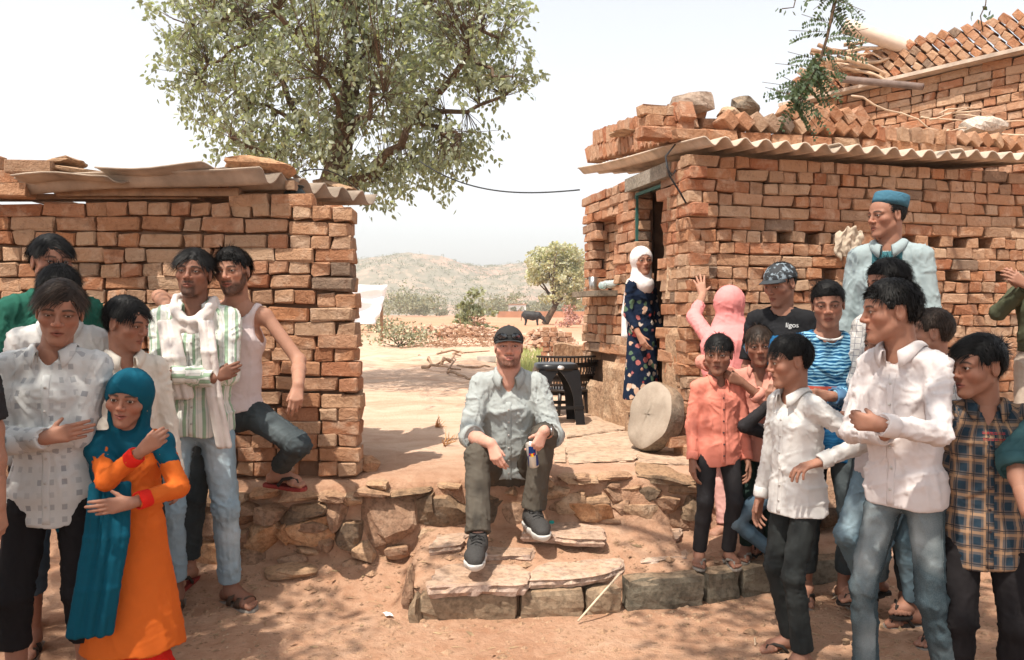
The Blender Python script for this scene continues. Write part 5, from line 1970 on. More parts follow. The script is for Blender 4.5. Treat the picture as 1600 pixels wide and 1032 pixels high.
POSE = {
    'relax': dict(curl=((14, 26, 16), (20, 30, 18), (24, 32, 18), (26, 34, 18)), thumb=(0.55, 0.85, 0.45)),
    'flat': dict(curl=((4, 8, 5), (4, 8, 5), (5, 9, 6), (6, 10, 6)), thumb=(0.8, 0.7, 0.15)),
    'spread': dict(curl=((6, 12, 8), (5, 12, 8), (7, 12, 8), (8, 14, 8)), thumb=(0.95, 0.5, 0.15), spread=9),
    'grip': dict(curl=((48, 48, 30), (50, 52, 32), (52, 54, 34), (54, 56, 34)), thumb=(0.5, 0.75, 0.75), tb=0.5),
    'fist': dict(curl=((72, 85, 45), (74, 88, 46), (76, 88, 46), (78, 88, 46)), thumb=(0.3, 0.75, 0.85), tb=0.3),
    'can': dict(curl=((34, 34, 22), (36, 38, 24), (38, 40, 26), (40, 42, 26)), thumb=(0.55, 0.6, 0.95), tb=0.3),
    'drape': dict(curl=((30, 30, 18), (36, 34, 18), (42, 36, 20), (46, 38, 20)), thumb=(0.4, 0.9, 0.35)),
}


def head_field(F):
    sp = F.sp
    k, M, c = F.hk, F.HM, F.head
    j = sp.get('jaw', 1.0); nz = sp.get('nose', 1.0); ch = sp.get('chub', 0.0)
    P = lambda x, y, z: c + M @ (A3((x, y, z)) * k)
    E = lambda x, y, z, r, k_=None: ell(P(x, y, z), A3(r) * k, M)
    K = k
    pr = [(E(0, -1.0, 3.2, (7.3, 9.2, 8.1)), 0), (E(0, 2.8, 3.3, (6.4, 6.0, 6.4)), 2 * K),
          (E(0, 2.6, -3.4, (5.75 * j, 6.1, 6.9)), 2.5 * K), (E(0, 7.0, -9.5, (1.9 * j, 1.75, 1.6)), 2.0 * K),
          (E(0, 7.0, -6.0, (2.8, 1.8, 2.3)), 1.5 * K)]
    for s in (1, -1):
        pr += [(cone(P(4.75 * s * j, 0.2, -4.6), P(1.5 * s, 6.2, -9.3), 1.6 * K, 1.45 * K), 2.4 * K),
               (E(4.4 * s, 5.4, -1.7 - ch, (2.1 + ch, 2.2 + ch * .6, 1.9 + ch)), 2.0 * K),
               (cone(P(1.3 * s, 8.45, 2.15), P(4.9 * s, 6.9, 2.1), .85 * K, .8 * K), 1.3 * K)]
    pr += [(cone(P(0, 8.5, 1.7), P(0, 9.75 + .5 * nz, -2.1), .70 * K, .92 * K * nz), 1.0 * K),
           (E(0, 9.75 + .55 * nz, -2.5, A3((1.15, 1.05, 1.0)) * nz), .6 * K)]
    for s in (1, -1):
        pr.append((E(1.3 * s * nz, 9.15, -2.85, (.92 * nz, 1.15, .8)), .5 * K))
    g1 = group(pr, 0, [('sub', E(3.2 * s, 9.9, .55, (1.8, 1.55, 1.1)), 1.5 * K) for s in (1, -1)])
    es = sp.get('eyes', 1.0 + .16 * min(1, max(0, (1.55 - F.H) / .2)))
    lid = []
    for s in (1, -1):
        lid.append(group([(E(3.15 * s, 7.45, .55, A3((1.38, 1.30, 1.26)) * es), 0)], 0, [('sub', E(3.15 * s, 9.1, .42, A3((1.42, 1.25, sp.get('eyeopen', .37 + .04 * (es > 1.05)))) * es), .08 * K)], .6 * K))
    sm = sp.get('smile', 0.0)
    lips = group([(cone(P(2.15 + .4 * sm, 7.85 - .2 * sm, -6.0 + .5 * sm), P(.45, 8.72, -5.6), .30 * K, .46 * K), 0), (cone(P(-2.15 - .4 * sm, 7.85 - .2 * sm, -6.0 + .5 * sm), P(-.45, 8.72, -5.6), .30 * K, .46 * K), .3 * K),
                  (cone(P(1.75 + .4 * sm, 7.85 - .2 * sm, -6.4 + .5 * sm), P(0, 8.62, -6.7), .32 * K, .56 * K), .15 * K), (cone(P(-1.75 - .4 * sm, 7.85 - .2 * sm, -6.4 + .5 * sm), P(0, 8.62, -6.7), .32 * K, .56 * K), .3 * K)], 0,
                 [], .5 * K)
    ears = group([(ell(P(7.35 * s, -.7, -.2), A3((.75, 1.75, 3.0)) * K, M @ frame(0, 12) @ np.diag([1, 1, 1]) if False else M), 0) for s in (1, -1)], 0,
                 [('sub', E(8.15 * s, -.30, .2, (.75, 1.05, 1.95)), .25 * K) for s in (1, -1)], .5 * K)
    nk = group([(cone(F.neck - F.T[:, 2] * .05 * F.s + F.T[:, 1] * .0, c + M @ (A3((0, -2.2, -4.0)) * k), .061 * F.s * sp.get('neckr', 1), .054 * F.s * sp.get('neckr', 1)), 0)], 0, [], 2.0 * K)
    Mr = lambda s: ell(P(1.15 * s, 9.0, -6.04 + .28 * sm), A3((1.25 + .25 * sm, 1.6, .11)) * k, M @ np.array([[math.cos(.22 * sm * s), 0, -math.sin(.22 * sm * s)], [0, 1, 0], [math.sin(.22 * sm * s), 0, math.cos(.22 * sm * s)]]))
    cuts = [('sub', Mr(1), .16 * K), ('sub', Mr(-1), .16 * K)] if sm else [('sub', E(0, 9.3, -6.04, (2.2, 1.6, .11)), .16 * K)] + [('sub', E(.62 * s, 9.6, -3.65, (.38, .55, .3)), .15 * K) for s in (1, -1)]
    f, lo, hi = field([g1] + lid + [lips, ears, nk], cuts)
    return f, lo, hi


def skin_mat(name, c):
    t = NT(name)
    at_ = t.n('Attribute', _attribute_name='tint')
    tc = t.n('TexCoord')
    nz = t.noise(38, 5, 0.6, tc.outputs['Object'])
    v = t.ramp(nz.outputs[0], [(0.3, (.93, .92, .92)), (0.7, (1.06, 1.05, 1.04))]).outputs[0]
    t.base(t.mix(1.0, at_.outputs['Color'], v, 'MULTIPLY'))
    t.set(Roughness=0.6)
    t.b.inputs['Specular IOR Level'].default_value = 0.26
    t.b.inputs['Subsurface Weight'].default_value = 0.12
    t.b.inputs['Subsurface Radius'].default_value = (1.0, 0.35, 0.2)
    t.b.inputs['Subsurface Scale'].default_value = 0.008
    nb = t.noise(420, 3, 0.6, tc.outputs['Object'])
    t.bump(nb.outputs[0], 0.12, 0.002)
    return t.m


def eye_mat():
    t = NT('eye')
    tc = t.n('TexCoord')
    sx = t.n('SeparateXYZ')
    t.l(tc.outputs['Object'], sx.inputs[0])
    # the iris sits round the local +Y axis of a unit eyeball
    r = t.math('SQRT', t.math('ADD', t.math('POWER', sx.outputs[0], 2), t.math('POWER', sx.outputs[2], 2)))
    c = t.ramp(r, [(0.0, (.004, .003, .003)), (0.22, (.006, .004, .003)), (0.26, (.035, .016, .008)), (0.48, (.02, .01, .006)), (0.54, (.42, .38, .35)), (1.0, (.48, .42, .38))]).outputs[0]
    t.base(c)
    t.set(Roughness=0.08)
    return t.m


EYE_M = eye_mat()


def hair_mat(name, c, rough=0.5):
    t = NT(name)
    at_ = t.n('Attribute', _attribute_name='tint')
    t.base(t.mix(1.0, at_.outputs['Color'], c, 'MULTIPLY'))
    t.set(Roughness=rough)
    t.b.inputs['Specular IOR Level'].default_value = 0.15
    return t.m


HAIR_BLACK = hair_mat('black_hair', (.0055, .0048, .0045))
HAIR_BROWN = hair_mat('dark_brown_hair', (.028, .018, .013))
HAIR_AUBURN = hair_mat('auburn_hair', (.16, .06, .03), .5)


def loc_head(F, V):
    return ((V - F.head) @ F.HM) / F.hk


def paint_head(F, V, skin):
    sp = F.sp
    q = loc_head(F, V)
    x, y, z = np.abs(q[:, 0]), q[:, 1], q[:, 2]
    skin = A3(skin)
    C = np.tile(skin, (len(V), 1))
    C *= (1 + 0.05 * vnoise(q * 0.35, 5))[:, None]
    blush = np.exp(-(((x - 4) / 2.3) ** 2 + ((z + 2.5) / 2.2) ** 2)) * (y > 3) + np.exp(-((x / 1.6) ** 2 + ((z + 2.3) / 1.4) ** 2)) * (y > 8)
    C = C * (1 + blush[:, None] * A3((.10, -.05, -.08)))
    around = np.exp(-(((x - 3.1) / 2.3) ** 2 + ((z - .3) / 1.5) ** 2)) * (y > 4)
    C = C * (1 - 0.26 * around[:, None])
    def mixin(m, c):
        nonlocal C
        m = np.clip(m, 0, 1)[:, None]
        C = C * (1 - m) + A3(c) * m
    lipc = A3(sp.get('lip', skin * A3((.80, .58, .60))))
    lw = sp.get('lipw', 2.35)
    zs = z - .42 * sp.get('smile', 0.0) * (x / 2.4) ** 2
    e = (x / lw) ** 2 + ((zs + 6.15) / (0.55 + 0.75 * np.clip(1 - x / lw, 0, 1))) ** 2
    mixin((1.15 - e) * 3 * (y > 7.0), lipc)
    mixin(np.exp(-((zs + 6.04) / .17) ** 2) * (x < 2.35) * (y > 7.0) * 0.75, lipc * .3)
    hc = A3(sp.get('beardc', (.018, .013, .011)))
    bz = 2.45 + 0.22 * np.sin(np.clip((x - 1.2) / 3.8, 0, 1) * math.pi) - 0.45 * np.clip((x - 3.9) / 1.6, 0, 1)
    bw = np.where(x < 4.0, .42, .42 - .2 * np.clip((x - 4) / 1.5, 0, 1)) * sp.get('browk', 1.0)
    mixin(np.exp(-((z - bz) / bw) ** 4) * sstep(.9, 1.5, x) * (1 - sstep(4.9, 5.7, x)) * (y > 4) * sp.get('brow', .9), hc)
    ey = np.sqrt(((x - 3.15) / 1.50) ** 2 + ((z - .5) / .52) ** 2)
    mixin(np.exp(-((ey - 1.0) / .24) ** 2) * (y > 6.6) * np.where(z > .5, .85, .22), (.02, .012, .010))
    b = sp.get('beard', 0.0)
    if b:
        jl = sstep(-4.4, -6.6, z + .30 * np.clip(3.4 - x, 0, 3)) * sstep(-1.5, 1.2, y)
        side = sstep(4.2, 5.4, x) * sstep(0.5, -1.5, z) * sstep(-1.2, 1, y) * (1 - sstep(4.5, 6, y))
        low = np.clip(np.maximum(jl * (1 - sp.get('goatee', 0) * sstep(2.6, 3.8, x)), side * (1 - sp.get('goatee', 0))), 0, 1)
        mo = np.exp(-((z + 4.65) / .62) ** 2) * (1 - sstep(2.2, 3.2, x)) * (y > 6.6)
        nolip = 1 - np.clip((1.25 - e) * 3, 0, 1) * (y > 6.8)
        m = np.maximum(low, mo) * nolip * np.clip(.80 + .16 * vnoise(q * 4.5, 3) + .1 * vnoise(q * 1.2, 9), 0, 1) * (z > -13)
        neckfade = sstep(-12.6, -10.6, z)
        mixin(m * b * neckfade, hc)
    elif sp.get('mous'):
        mixin(np.exp(-((z + 4.7) / .5) ** 2) * (x < 2.6) * (y > 6.6) * sp['mous'], hc)
    scalp = sstep(5.5, 7, z) * (y < 9)
    return np.clip(C, 0.004, 1)


def build_body(F, root, skin_name, detail):
    """one continuous skin: head, neck, trunk, arms with hands, legs with feet"""
    sp, s, g, T, B = F.sp, F.s, F.g, F.T, F.B
    skin = A3(sp['skin'])
    VV, QQ, CC, n0 = [], [], [], 0
    def push(V, Q, C):
        nonlocal n0
        VV.append(V); QQ.append(Q + n0); CC.append(C); n0 += len(V)
    # head
    if not sp.get('nohead'):
        f, lo, hi = head_field(F)
        V, Q, N = surf(f, lo, hi, 0.0029 if detail > 1 else (0.0036 if detail else 0.0055))
        push(V, Q, paint_head(F, V, skin))
    # trunk and limbs
    gl = torso_groups(F, -.004 * s, skin=True)
    for sd in 'LR':
        if sp.get('noarm' + sd): continue
        ak = 1.0 if sp.get('bare') else .86
        gl.append(group([cone(F.sh[sd], F.el[sd], ak * .041 * s * g, .034 * s * g), cone(F.el[sd], (F.el[sd] * .6 + F.wr[sd] * .4), .035 * s * g, .035 * s * g), cone(F.el[sd] * .6 + F.wr[sd] * .4, F.wr[sd], .035 * s * g, .025 * s)], .02 * s, [], .03 * s))
    for sd in 'LR':
        h, k, a = F.hj[sd], F.kn[sd], F.an[sd]
        lk = sp.get('legk', 1.0)
        cb = k * .68 + a * .32 - B[:, 1] * .012 * s
        gl.append(group([cone(h, k, .058 * s * g * lk, .040 * s * g * lk), cone(k, cb, .040 * s * g * lk, .044 * s * g * lk), cone(cb, a, .043 * s * g * lk, .033 * s * lk)], .02 * s, [], .03 * s))
        if not sp.get('shoes'):
            ff = frame(F.fy[sd])
            P = lambda l, f_, u: a + (ff[:, 0] * l * (1 if sd == 'L' else -1) + ff[:, 1] * f_) * s + UP * (u - .078) * s
            gl.append(group([cone(P(0, -.035, .03), P(0, .02, .05), .031 * s, .034 * s), cone(P(0, .02, .055), P(.005, .115, .028), .036 * s, .028 * s, ff[:, 0], 1.15),
                             cone(P(.03, .11, .022), P(-.03, .135, .022), .021 * s, .021 * s)], .025 * s, [], .02 * s))
    f, lo, hi = field(gl)
    V, Q, N = surf(f, lo, hi, 0.0095 if detail else 0.013)
    dirt = 1.0
    C = np.tile(skin, (len(V), 1)) * (1 + .06 * vnoise(V * 9, 3))[:, None]
    push(V, Q, C)
    # toes
    if not sp.get('shoes') and not sp.get('nofeet'):
        tg = []
        for sd in 'LR':
            ff = frame(F.fy[sd]); a = F.an[sd]
            P = lambda l, f_, u: a + (ff[:, 0] * l * (1 if sd == 'L' else -1) + ff[:, 1] * f_) * s + UP * (u - .078) * s
            for i, (l, y0, y1, r) in enumerate(((-.034, .130, .182, .0125), (-.012, .138, .180, .0092), (.006, .135, .172, .0088), (.022, .128, .160, .0084), (.037, .118, .146, .0082))):
                tg.append((cone(P(l * .9, y0 - .02, .022), P(l, y1, .0135), r * 1.1 * s, r * s), .004 * s))
        f, lo, hi = field([group(tg[:5], .004, [], 0), group(tg[5:], .004, [], 0)])
        V, Q, N = surf(f, lo, hi, 0.0045 * max(s, .8))
        push(V, Q, np.tile(skin * 1.08, (len(V), 1)))
    # hands
    for sd in 'LR':
        if sp.get('noarm' + sd): continue
        a = sp.get('arm' + sd, {})
        if a.get('hidden'): continue
        k = 0.0091 * (0.55 + .45 * s) * (0.98 if s > .95 else .97)
        pr = hand_prims(F.wr[sd], F.hd[sd], F.pn[sd], sd, k, {**POSE[a.get('pose', 'relax')], **a.get('over', {})})
        e = F.wr[sd] + nrm(F.el[sd] - F.wr[sd]) * .09 * s
        pr.append((cone(F.wr[sd], e, .0265 * s, .032 * s), .008))
        f, lo, hi = field([group(pr, .004)])
        V, Q, N = surf(f, lo, hi, 0.0032 if detail else .0045)
        q = np.tile(skin * 1.05, (len(V), 1)) * (1 + .08 * vnoise(V * 40, 2))[:, None]
        push(V, Q, q)
    V, Q, C = np.concatenate(VV), np.concatenate(QQ), np.concatenate(CC)
    me = mesh_np('body', V - F.pos, Q, [skin_mat('skin', skin)], True)
    set_color(me, C)
    body = link('body', me, root)
    if not sp.get('nohead'):
        gz = sp.get('gaze', (0, 0))
        for s_ in (1, -1):
            p = F.head + F.HM @ (A3((3.15 * s_, 7.5, .55)) * F.hk)
            M = F.HM @ frame(gz[0], gz[1])[:, [0, 1, 2]] if False else F.HM
            mb = MB().lathe([(math.sin(a) , -math.cos(a)) for a in np.linspace(0.02, math.pi - .02, 11)], 16)
            eo = mb.build('eye', EYE_M, body, True)
            r = 1.17 * F.hk * sp.get('eyes', 1.0 + .16 * min(1, max(0, (1.55 - F.H) / .2)))
            Rz = Matrix.Rotation(R(gz[0]), 3, 'Z') @ Matrix.Rotation(-R(gz[1]), 3, 'X')
            MM = (Matrix([[-M[i][0], M[i][1], M[i][2]] for i in range(3)]) @ Rz).to_4x4()
            eo.matrix_basis = Matrix.Translation(p - F.pos) @ MM @ Matrix.Scale(r, 4)
    return body


def torso_groups(F, e, skin=False, loose=0.0, chestk=1.0, belly=0.0):
    """e: ease added to the radii; loose: extra room at waist and hem"""
    s, g, T, B = F.s, F.g, F.T, F.B
    l = T[:, 0]
    hipb = F.hip
    pr = [cone(hipb - UP * .02 * s, F.waist, .092 * s * g + e + loose * .9, .080 * s * g + e + loose, l, 1.40),
          cone(F.waist, F.chest, .080 * s * g + e + loose, .096 * s * g * chestk + e + loose * .4, l, 1.38),
          cone(F.chest, F.neck - T[:, 2] * .075 * s, .096 * s * g * chestk + e, .062 * s * g + e, l, 1.50),
          cone(F.sh['L'] - l * .015 * s, F.sh['R'] + l * .015 * s, .043 * s * g + e),
          cone(F.neck - T[:, 2] * .02 * s, F.sh['L'] * .75 + F.neck * .25 - T[:, 2] * .0 * s, 0.046 * s + e, .036 * s + e),
          cone(F.neck - T[:, 2] * .02 * s, F.sh['R'] * .75 + F.neck * .25 - T[:, 2] * .0 * s, .048 * s + e, .040 * s + e)]
    if belly: pr.append(cone(F.waist + T[:, 1] * belly * .6, F.waist * .5 + F.chest * .5 + T[:, 1] * belly * .3, .085 * s + e, .085 * s + e, l, 1.35))
    out = [group(pr, .035 * s, [], .03 * s)]
    if skin:
        out.append(group([cone(F.neck - T[:, 2] * .05 * s, F.head + F.HM @ (A3((0, -2.2, -4.0)) * F.hk), .056 * s, .050 * s)], .02, [], .03 * s))
    return out


# ------------------------------------------------------------------ cloth
def limb_coords(V, a, b):
    ab = b - a
    L = np.linalg.norm(ab)
    d = ab / L
    t = (V - a) @ d
    q = V - a - np.outer(t, d)
    return t, q, L, d


def fold_noise(P, seed, sharp=1.0):
    n1 = vnoise(P, seed); n2 = vnoise(P * 1.9 + 7.3, seed + 9); n3 = vnoise(P * 3.7 + 3.1, seed + 21)
    ridge = lambda n: np.clip(1 - 4.6 * np.abs(n), -.12, 1)
    r = (ridge(n1) - .20) * .85 + (ridge(n2) - .20) * .40 + n3 * .06 + n1 * .05
    return r * sharp


def cloth_obj(F, name, groups, cuts, bones, mat, parent, h=0.0085, amp=0.006, seed=0, torso=True, drape=1.0, fade=None, radials=()):
    """bones: list of (a, b, radius, joint_weight_a, joint_weight_b); gives UV in metres and folds"""
    f, lo, hi = field(groups, cuts)
    V, Q, N = surf(f, lo, hi, h)
    s, T = F.s, F.T
    D, UU, VVv, W = [], [], [], []
    for bn in bones:
        a, b, r, ja, jb = bn[:5]
        voff = bn[5] if len(bn) > 5 else 0.0
        t, q, L, d = limb_coords(V, a, b)
        tc = np.clip(t, 0, L)
        dist = np.linalg.norm(V - a - np.outer(tc, d), axis=1) - r
        x = nrm(np.cross(d, T[:, 1]) if abs(d @ T[:, 1]) < .9 else np.cross(d, T[:, 0])); y = np.cross(d, x)
        ang = np.arctan2(q @ y, q @ x)
        D.append(dist); UU.append(ang * r); VVv.append(t + voff)
        j = ja * np.exp(-(t / (.10 * s)) ** 2) + jb * np.exp(-((t - L) / (.10 * s)) ** 2)
        # folds run round the limb and slant
        pc = np.stack([np.cos(ang) * 1.5, np.sin(ang) * 1.5, t * (19 / s) + ang * .7], 1)
        fn = fold_noise(pc, seed + 3 * len(D))
        pl = np.stack([np.cos(ang) * 2.2, np.sin(ang) * 2.2, t * 5 / s], 1)
        fl = fold_noise(pl, seed + 50 + 3 * len(D))
        W.append(fn * (.26 + .62 * np.minimum(j, 1.2)) + fl * .40)
    if torso:
        o = F.hip
        q = (V - o) @ T
        ang = np.arctan2(q[:, 0], q[:, 1])
        td = f_torso_dist(F, V)
        D.append(td); UU.append(ang * .15); VVv.append(q[:, 2])
        zz = q[:, 2] / s
        v1 = np.stack([q[:, 0] * 11 + q[:, 2] * 2.0, q[:, 1] * 11, q[:, 2] * 2.4], 1) / s
        v2 = np.stack([q[:, 0] * 3.2 + q[:, 2] * 3, q[:, 1] * 4, q[:, 2] * 14 - q[:, 0] * 6], 1) / s
        waistw = np.exp(-((zz - .10) / .12) ** 2)
        W.append(fold_noise(v1, seed + 70) * .7 * drape + fold_noise(v2, seed + 90) * (.35 + .6 * waistw))
    D = np.stack(D); k = D.argmin(0)
    ar = np.arange(len(V))
    # blend the folds of neighbouring bones, so that no step shows at the seams
    w = np.exp(-(D - D.min(0)) / (.015 * s)); w /= w.sum(0)
    disp = (np.stack(W) * w).sum(0) * amp
    # creases that run out from where the cloth is pulled
    for i_, (pt, rad, wt) in enumerate(radials):
        q = (V - A3(pt)) @ T
        r_ = np.hypot(q[:, 0], q[:, 2]) / s
        th = np.arctan2(q[:, 2], q[:, 0])
        fr = np.where(q[:, 1] > -.02, 0.0, 5.0)
        th = th + .5 * vnoise(np.stack([r_ * 9, th, fr], 1), seed + i_)
        n_ = fold_noise(np.stack([np.cos(th) * 2.6 + i_ * 3, np.sin(th) * 2.6, r_ * 2.6 + fr], 1), seed + 130 + i_)
        disp += n_ * np.exp(-(r_ / rad) ** 2) * sstep(.015, .05, r_) * amp * wt * (np.abs(q[:, 1]) < .2 * s)
    disp += vnoise(V * 70 / max(s, .7), seed + 5) * amp * .10
    disp = np.where(disp < 0, np.maximum(disp * .75, -.0055 * s), disp)
    if fade is not None: disp = disp * fade(V)
    V = V + N * disp[:, None]
    me = mesh_np(name, V - F.pos, Q, [mat], True)
    set_uv(me, np.stack([np.stack(UU)[k, ar], np.stack(VVv)[k, ar]], 1))
    o = link(name, me, parent)
    o['_f'] = 0
    F.last = (f, V, Q)
    del o['_f']
    return o


def f_torso_dist(F, V):
    return np.minimum(pdist(cone(F.hip, F.chest, .095 * F.s, .11 * F.s, F.T[:, 0], 1.4), V), pdist(cone(F.chest, F.neck, .10 * F.s, .08 * F.s, F.T[:, 0], 1.5), V))


def shirt(F, root, mat, name='shirt', hem=0.47, sleeve=1.0, ease=.012, loose=.014, neck=.062, vneck=0.085, collar=True, collar_mat=None,
          placket=0, sw=1.0, amp=.0095, seed=1, rolled=None, straps=False, flare=0.0, slits=0, trim_mat=None, collar_open=26, h=None, chestk=1.0, belly=0.0, cuffs=True, cuff_mat=None, armhole=True):
    """sleeve: 0 none, .45 short, .5-1 to the wrist (fraction of the arm)"""
    s, T, B, g = F.s, F.T, F.B, F.g
    gl = torso_groups(F, ease * s, loose=loose * s, chestk=chestk, belly=belly)
    hz = F.pos[2] + hem * F.H if not isinstance(hem, Vector) else hem.z
    dn = F.hip[2] - hz
    hipx = F.hip
    if dn > 0.0:
        low = hipx - UP * (dn + .04)
        if 'skirt' in F.sp: low = low + B @ A3(F.sp['skirt'])
        gl.append(group([cone(hipx, low, .094 * s * g + ease * s + loose * s, (.094 + flare) * s * g + ease * s + loose * s, B[:, 0], 1.42)], .03, [], .03 * s))
    bones = []
    for sd, sg in (('L', 1), ('R', -1)):
        if sleeve <= 0 or F.sp.get('noarm' + sd): continue
        S, E, Wr = F.sh[sd], F.el[sd], F.wr[sd]
        r0, r1, r2 = .047 * s * g * sw + ease * s, .039 * s * g * sw + ease * s, .028 * s * sw + ease * s * .8
        if sleeve <= .5:
            t = sleeve / .5
            end = S + (E - S) * t
            d = nrm(E - S)
            gl.append(group([cone(S, end + d * .03, r0, (r0 + (r1 - r0) * t) * 1.12)], .02 * s, [('plane', end, d)], .025 * s))
            bones.append((S, end, r0, .6, .2))
        else:
            t = (sleeve - .5) / .5
            end = E + (Wr - E) * t
            d = nrm(Wr - E)
            re = r1 + (r2 - r1) * t
            gl.append(group([cone(S, E, r0, r1), cone(E, end + d * .02, r1, re * .96)], .018 * s,
                            [('plane', end, d)], .022 * s))
            bones.append((S, E, r0, .5, 1.0)); bones.append((E, end, r1, 1.0, .6, np.linalg.norm(E - S)))
    nb = F.neck
    front = nrm(T[:, 1] * .8 + T[:, 2] * .45)
    nr = neck * s
    cuts = [('sub', cone(nb + T[:, 1] * .012 * s - T[:, 2] * .02 * s, nb + T[:, 2] * .25 * s + T[:, 1] * .03 * s, nr, nr * 1.25, T[:, 0], 1.12), .006)]
    if vneck:
        pt = nb - T[:, 2] * vneck * s
        cuts.append(('sub', cone(pt + T[:, 1] * .115 * s, nb + T[:, 1] * .075 * s + T[:, 2] * .02 * s, .004, nr * .80, T[:, 1], 2.2), .004))
    if straps:
        for sg in (1, -1):
            sh = F.sh['L' if sg > 0 else 'R']
            cuts.append(('sub', ell(sh + T[:, 0] * sg * .035 * s - T[:, 2] * .03 * s, A3((.085, .16, .125)) * s, T), .012))
    # wavy hem, hollow from below
    def hemcut(d, p):
        w = .006 * np.sin((p[:, 0] - F.pos[0]) * 31 + (p[:, 1] - F.pos[1]) * 23 + seed)
        q = (p - F.hip) @ B
        sidep = np.clip((np.abs(q[:, 0]) - .10 * s) / (.06 * s), 0, 1)
        if slits: w = w + .0
        else: w = w + .018 * s * sidep * (1 if collar else .2)
        inner = np.maximum(d + .011, (p[:, 2] - hz - .035))
        return np.maximum(np.maximum(d, hz + w - p[:, 2]), -inner)
    cuts.append(('fn', hemcut))
    hh = h or (.0078 if s > .85 else .0068)
    o = cloth_obj(F, name, gl, cuts, bones, mat, root, hh, amp * s, seed, fade=lambda V: .3 + .7 * sstep(.0, .07, np.abs(V[:, 2] - hz)),
                  radials=[(F.sh[q] - T[:, 2] * .085 * s - T[:, 0] * sg_ * .02 * s, .20, 1.0) for q, sg_ in (('L', 1), ('R', -1))] + [(F.waist + T[:, 1] * .1 - T[:, 2] * .05, .16, .45)])
    f, V, Q = F.last
    bv = BVHTree.FromPolygons([Vector(v) for v in V], [list(map(int, q)) for q in Q])
    F.shirt_bv = bv
    if collar:
        cm = collar_mat or mat
        rows = [[], [], [], []]
        n = 25
        a0 = R(collar_open)
        for i in range(n):
            a = a0 + (2 * math.pi - 2 * a0) * i / (n - 1)
            ca, sa = math.cos(a), math.sin(a)          # a=0 is the front
            fr = max(0, ca)
            ct = nb + T[:, 1] * .012 * s
            e = lambda rx, ry, z: ct + T[:, 0] * sa * rx * s + T[:, 1] * ca * ry * s + T[:, 2] * z * s
            open_ = fr ** 2
            tipw = max(0, 1 - min(i, n - 1 - i) / 5.0)
            rows[0].append(e(.070, .062 + .010 * open_, -.012 - .055 * open_))
            rows[1].append(e(.066, .062 + .018 * open_, .028 - .045 * open_))
            rows[2].append(e(.074, .072 + .022 * open_, .024 - .046 * open_))
            rows[3].append(e(.090 + .006 * tipw, .085 + .012 * open_, -.006 - .048 * open_ - .032 * tipw))
        for r_ in (rows[2], rows[3]):
            P = A3(r_)
            for _ in range(4):
                d = f(P)
                m = d < .0035
                if not m.any(): break
                P[m] += grad(f, P[m]) * (.004 - d[m])[:, None]
            r_[:] = list(P)
        mid = [list(A3(rows[2][i]) * .5 + A3(rows[3][i]) * .5 + UP * .002) for i in range(n)]
        P = A3(mid); d = f(P); m = d < .006
        if m.any(): P[m] += grad(f, P[m]) * (.005 - d[m])[:, None]
        rr = [[Vector(A3(p) - F.pos) for p in r_] for r_ in (rows[0], rows[1], rows[2], list(P), rows[3])]
        c = MB().sheet(rr, .0028)
        me = c.mesh('collar', [cm], True)
        uv = np.array(c.v)[:, :2] * 1.0
        uv = np.array([((v - (Vector(nb) - Vector(F.pos))).dot(Vector(T[:, 0])), v.z) for v in map(Vector, c.v)])
        set_uv(me, uv)
        link('collar', me, o)
    if placket:
        top = nb - T[:, 2] * (vneck + .01) * s + T[:, 1] * .1
        rows, btn = [], []
        ntor = 1 + (1 if dn > 0 else 0)
        ft, _, _ = field(gl[:ntor])
        zt, zb = (nb - T[:, 2] * (vneck + .012) * s)[2], hz + .012
        nrow = 26
        for i in range(nrow):
            z = zt + (zb - zt) * i / (nrow - 1)
            tt = (z - F.hip[2]) / max(1e-6, (F.neck[2] - F.hip[2]))
            ctr = F.hip + (F.neck - F.hip) * tt if tt > 0 else F.hip + UP * (z - F.hip[2])
            row = []
            for u in (-1, -.5, 0, .5, 1):
                side = T[:, 0] if tt > 0 else B[:, 0]
                fw = T[:, 1] if tt > 0 else B[:, 1]
                o_ = ctr + side * (u * .015 + placket * .0) * s + fw * .5
                q_ = A3(o_)[None] - fw * .0
                for _ in range(14): q_ = q_ - fw * (ft(q_) * .8)[:, None]
                q_ = Vector(q_[0])
                hit = bv.ray_cast(Vector(o_), Vector(-fw), .6)
                if hit[0] is not None and abs((hit[0] - q_).dot(Vector(fw))) < .016: q_ = hit[0]
                row.append(q_ + Vector(fw) * (.0025 if abs(u) < 1 else .0008))
            if row:
                rows.append([p - Vector(F.pos) for p in row])
                btn.append(row[2])
        if len(rows) > 4:
            pm = MB().sheet([r_[::-1] for r_ in rows], .002)
            me = pm.mesh('placket', [mat], True)
            set_uv(me, np.array([((v - (Vector(F.hip) - Vector(F.pos))).dot(Vector(T[:, 0])), v.z) for v in map(Vector, pm.v)]))
            pk = link('placket', me, o)
            if F.sp.get('buttons'):
                for p in btn[2::4]:
                    Mx = Matrix([list(r_) for r_ in np.stack([T[:, 0], T[:, 2], T[:, 1]], 1)]).to_4x4()
                    MB().lathe([(.0005, .003), (.0052 * max(s, .8), .003), (.0058 * max(s, .8), .0012), (.0055 * max(s, .8), 0)], 10, Matrix.Translation(p - Vector(F.pos) + Vector(T[:, 1]) * .001) @ Mx).build('button', F.sp['buttons'], o, True)
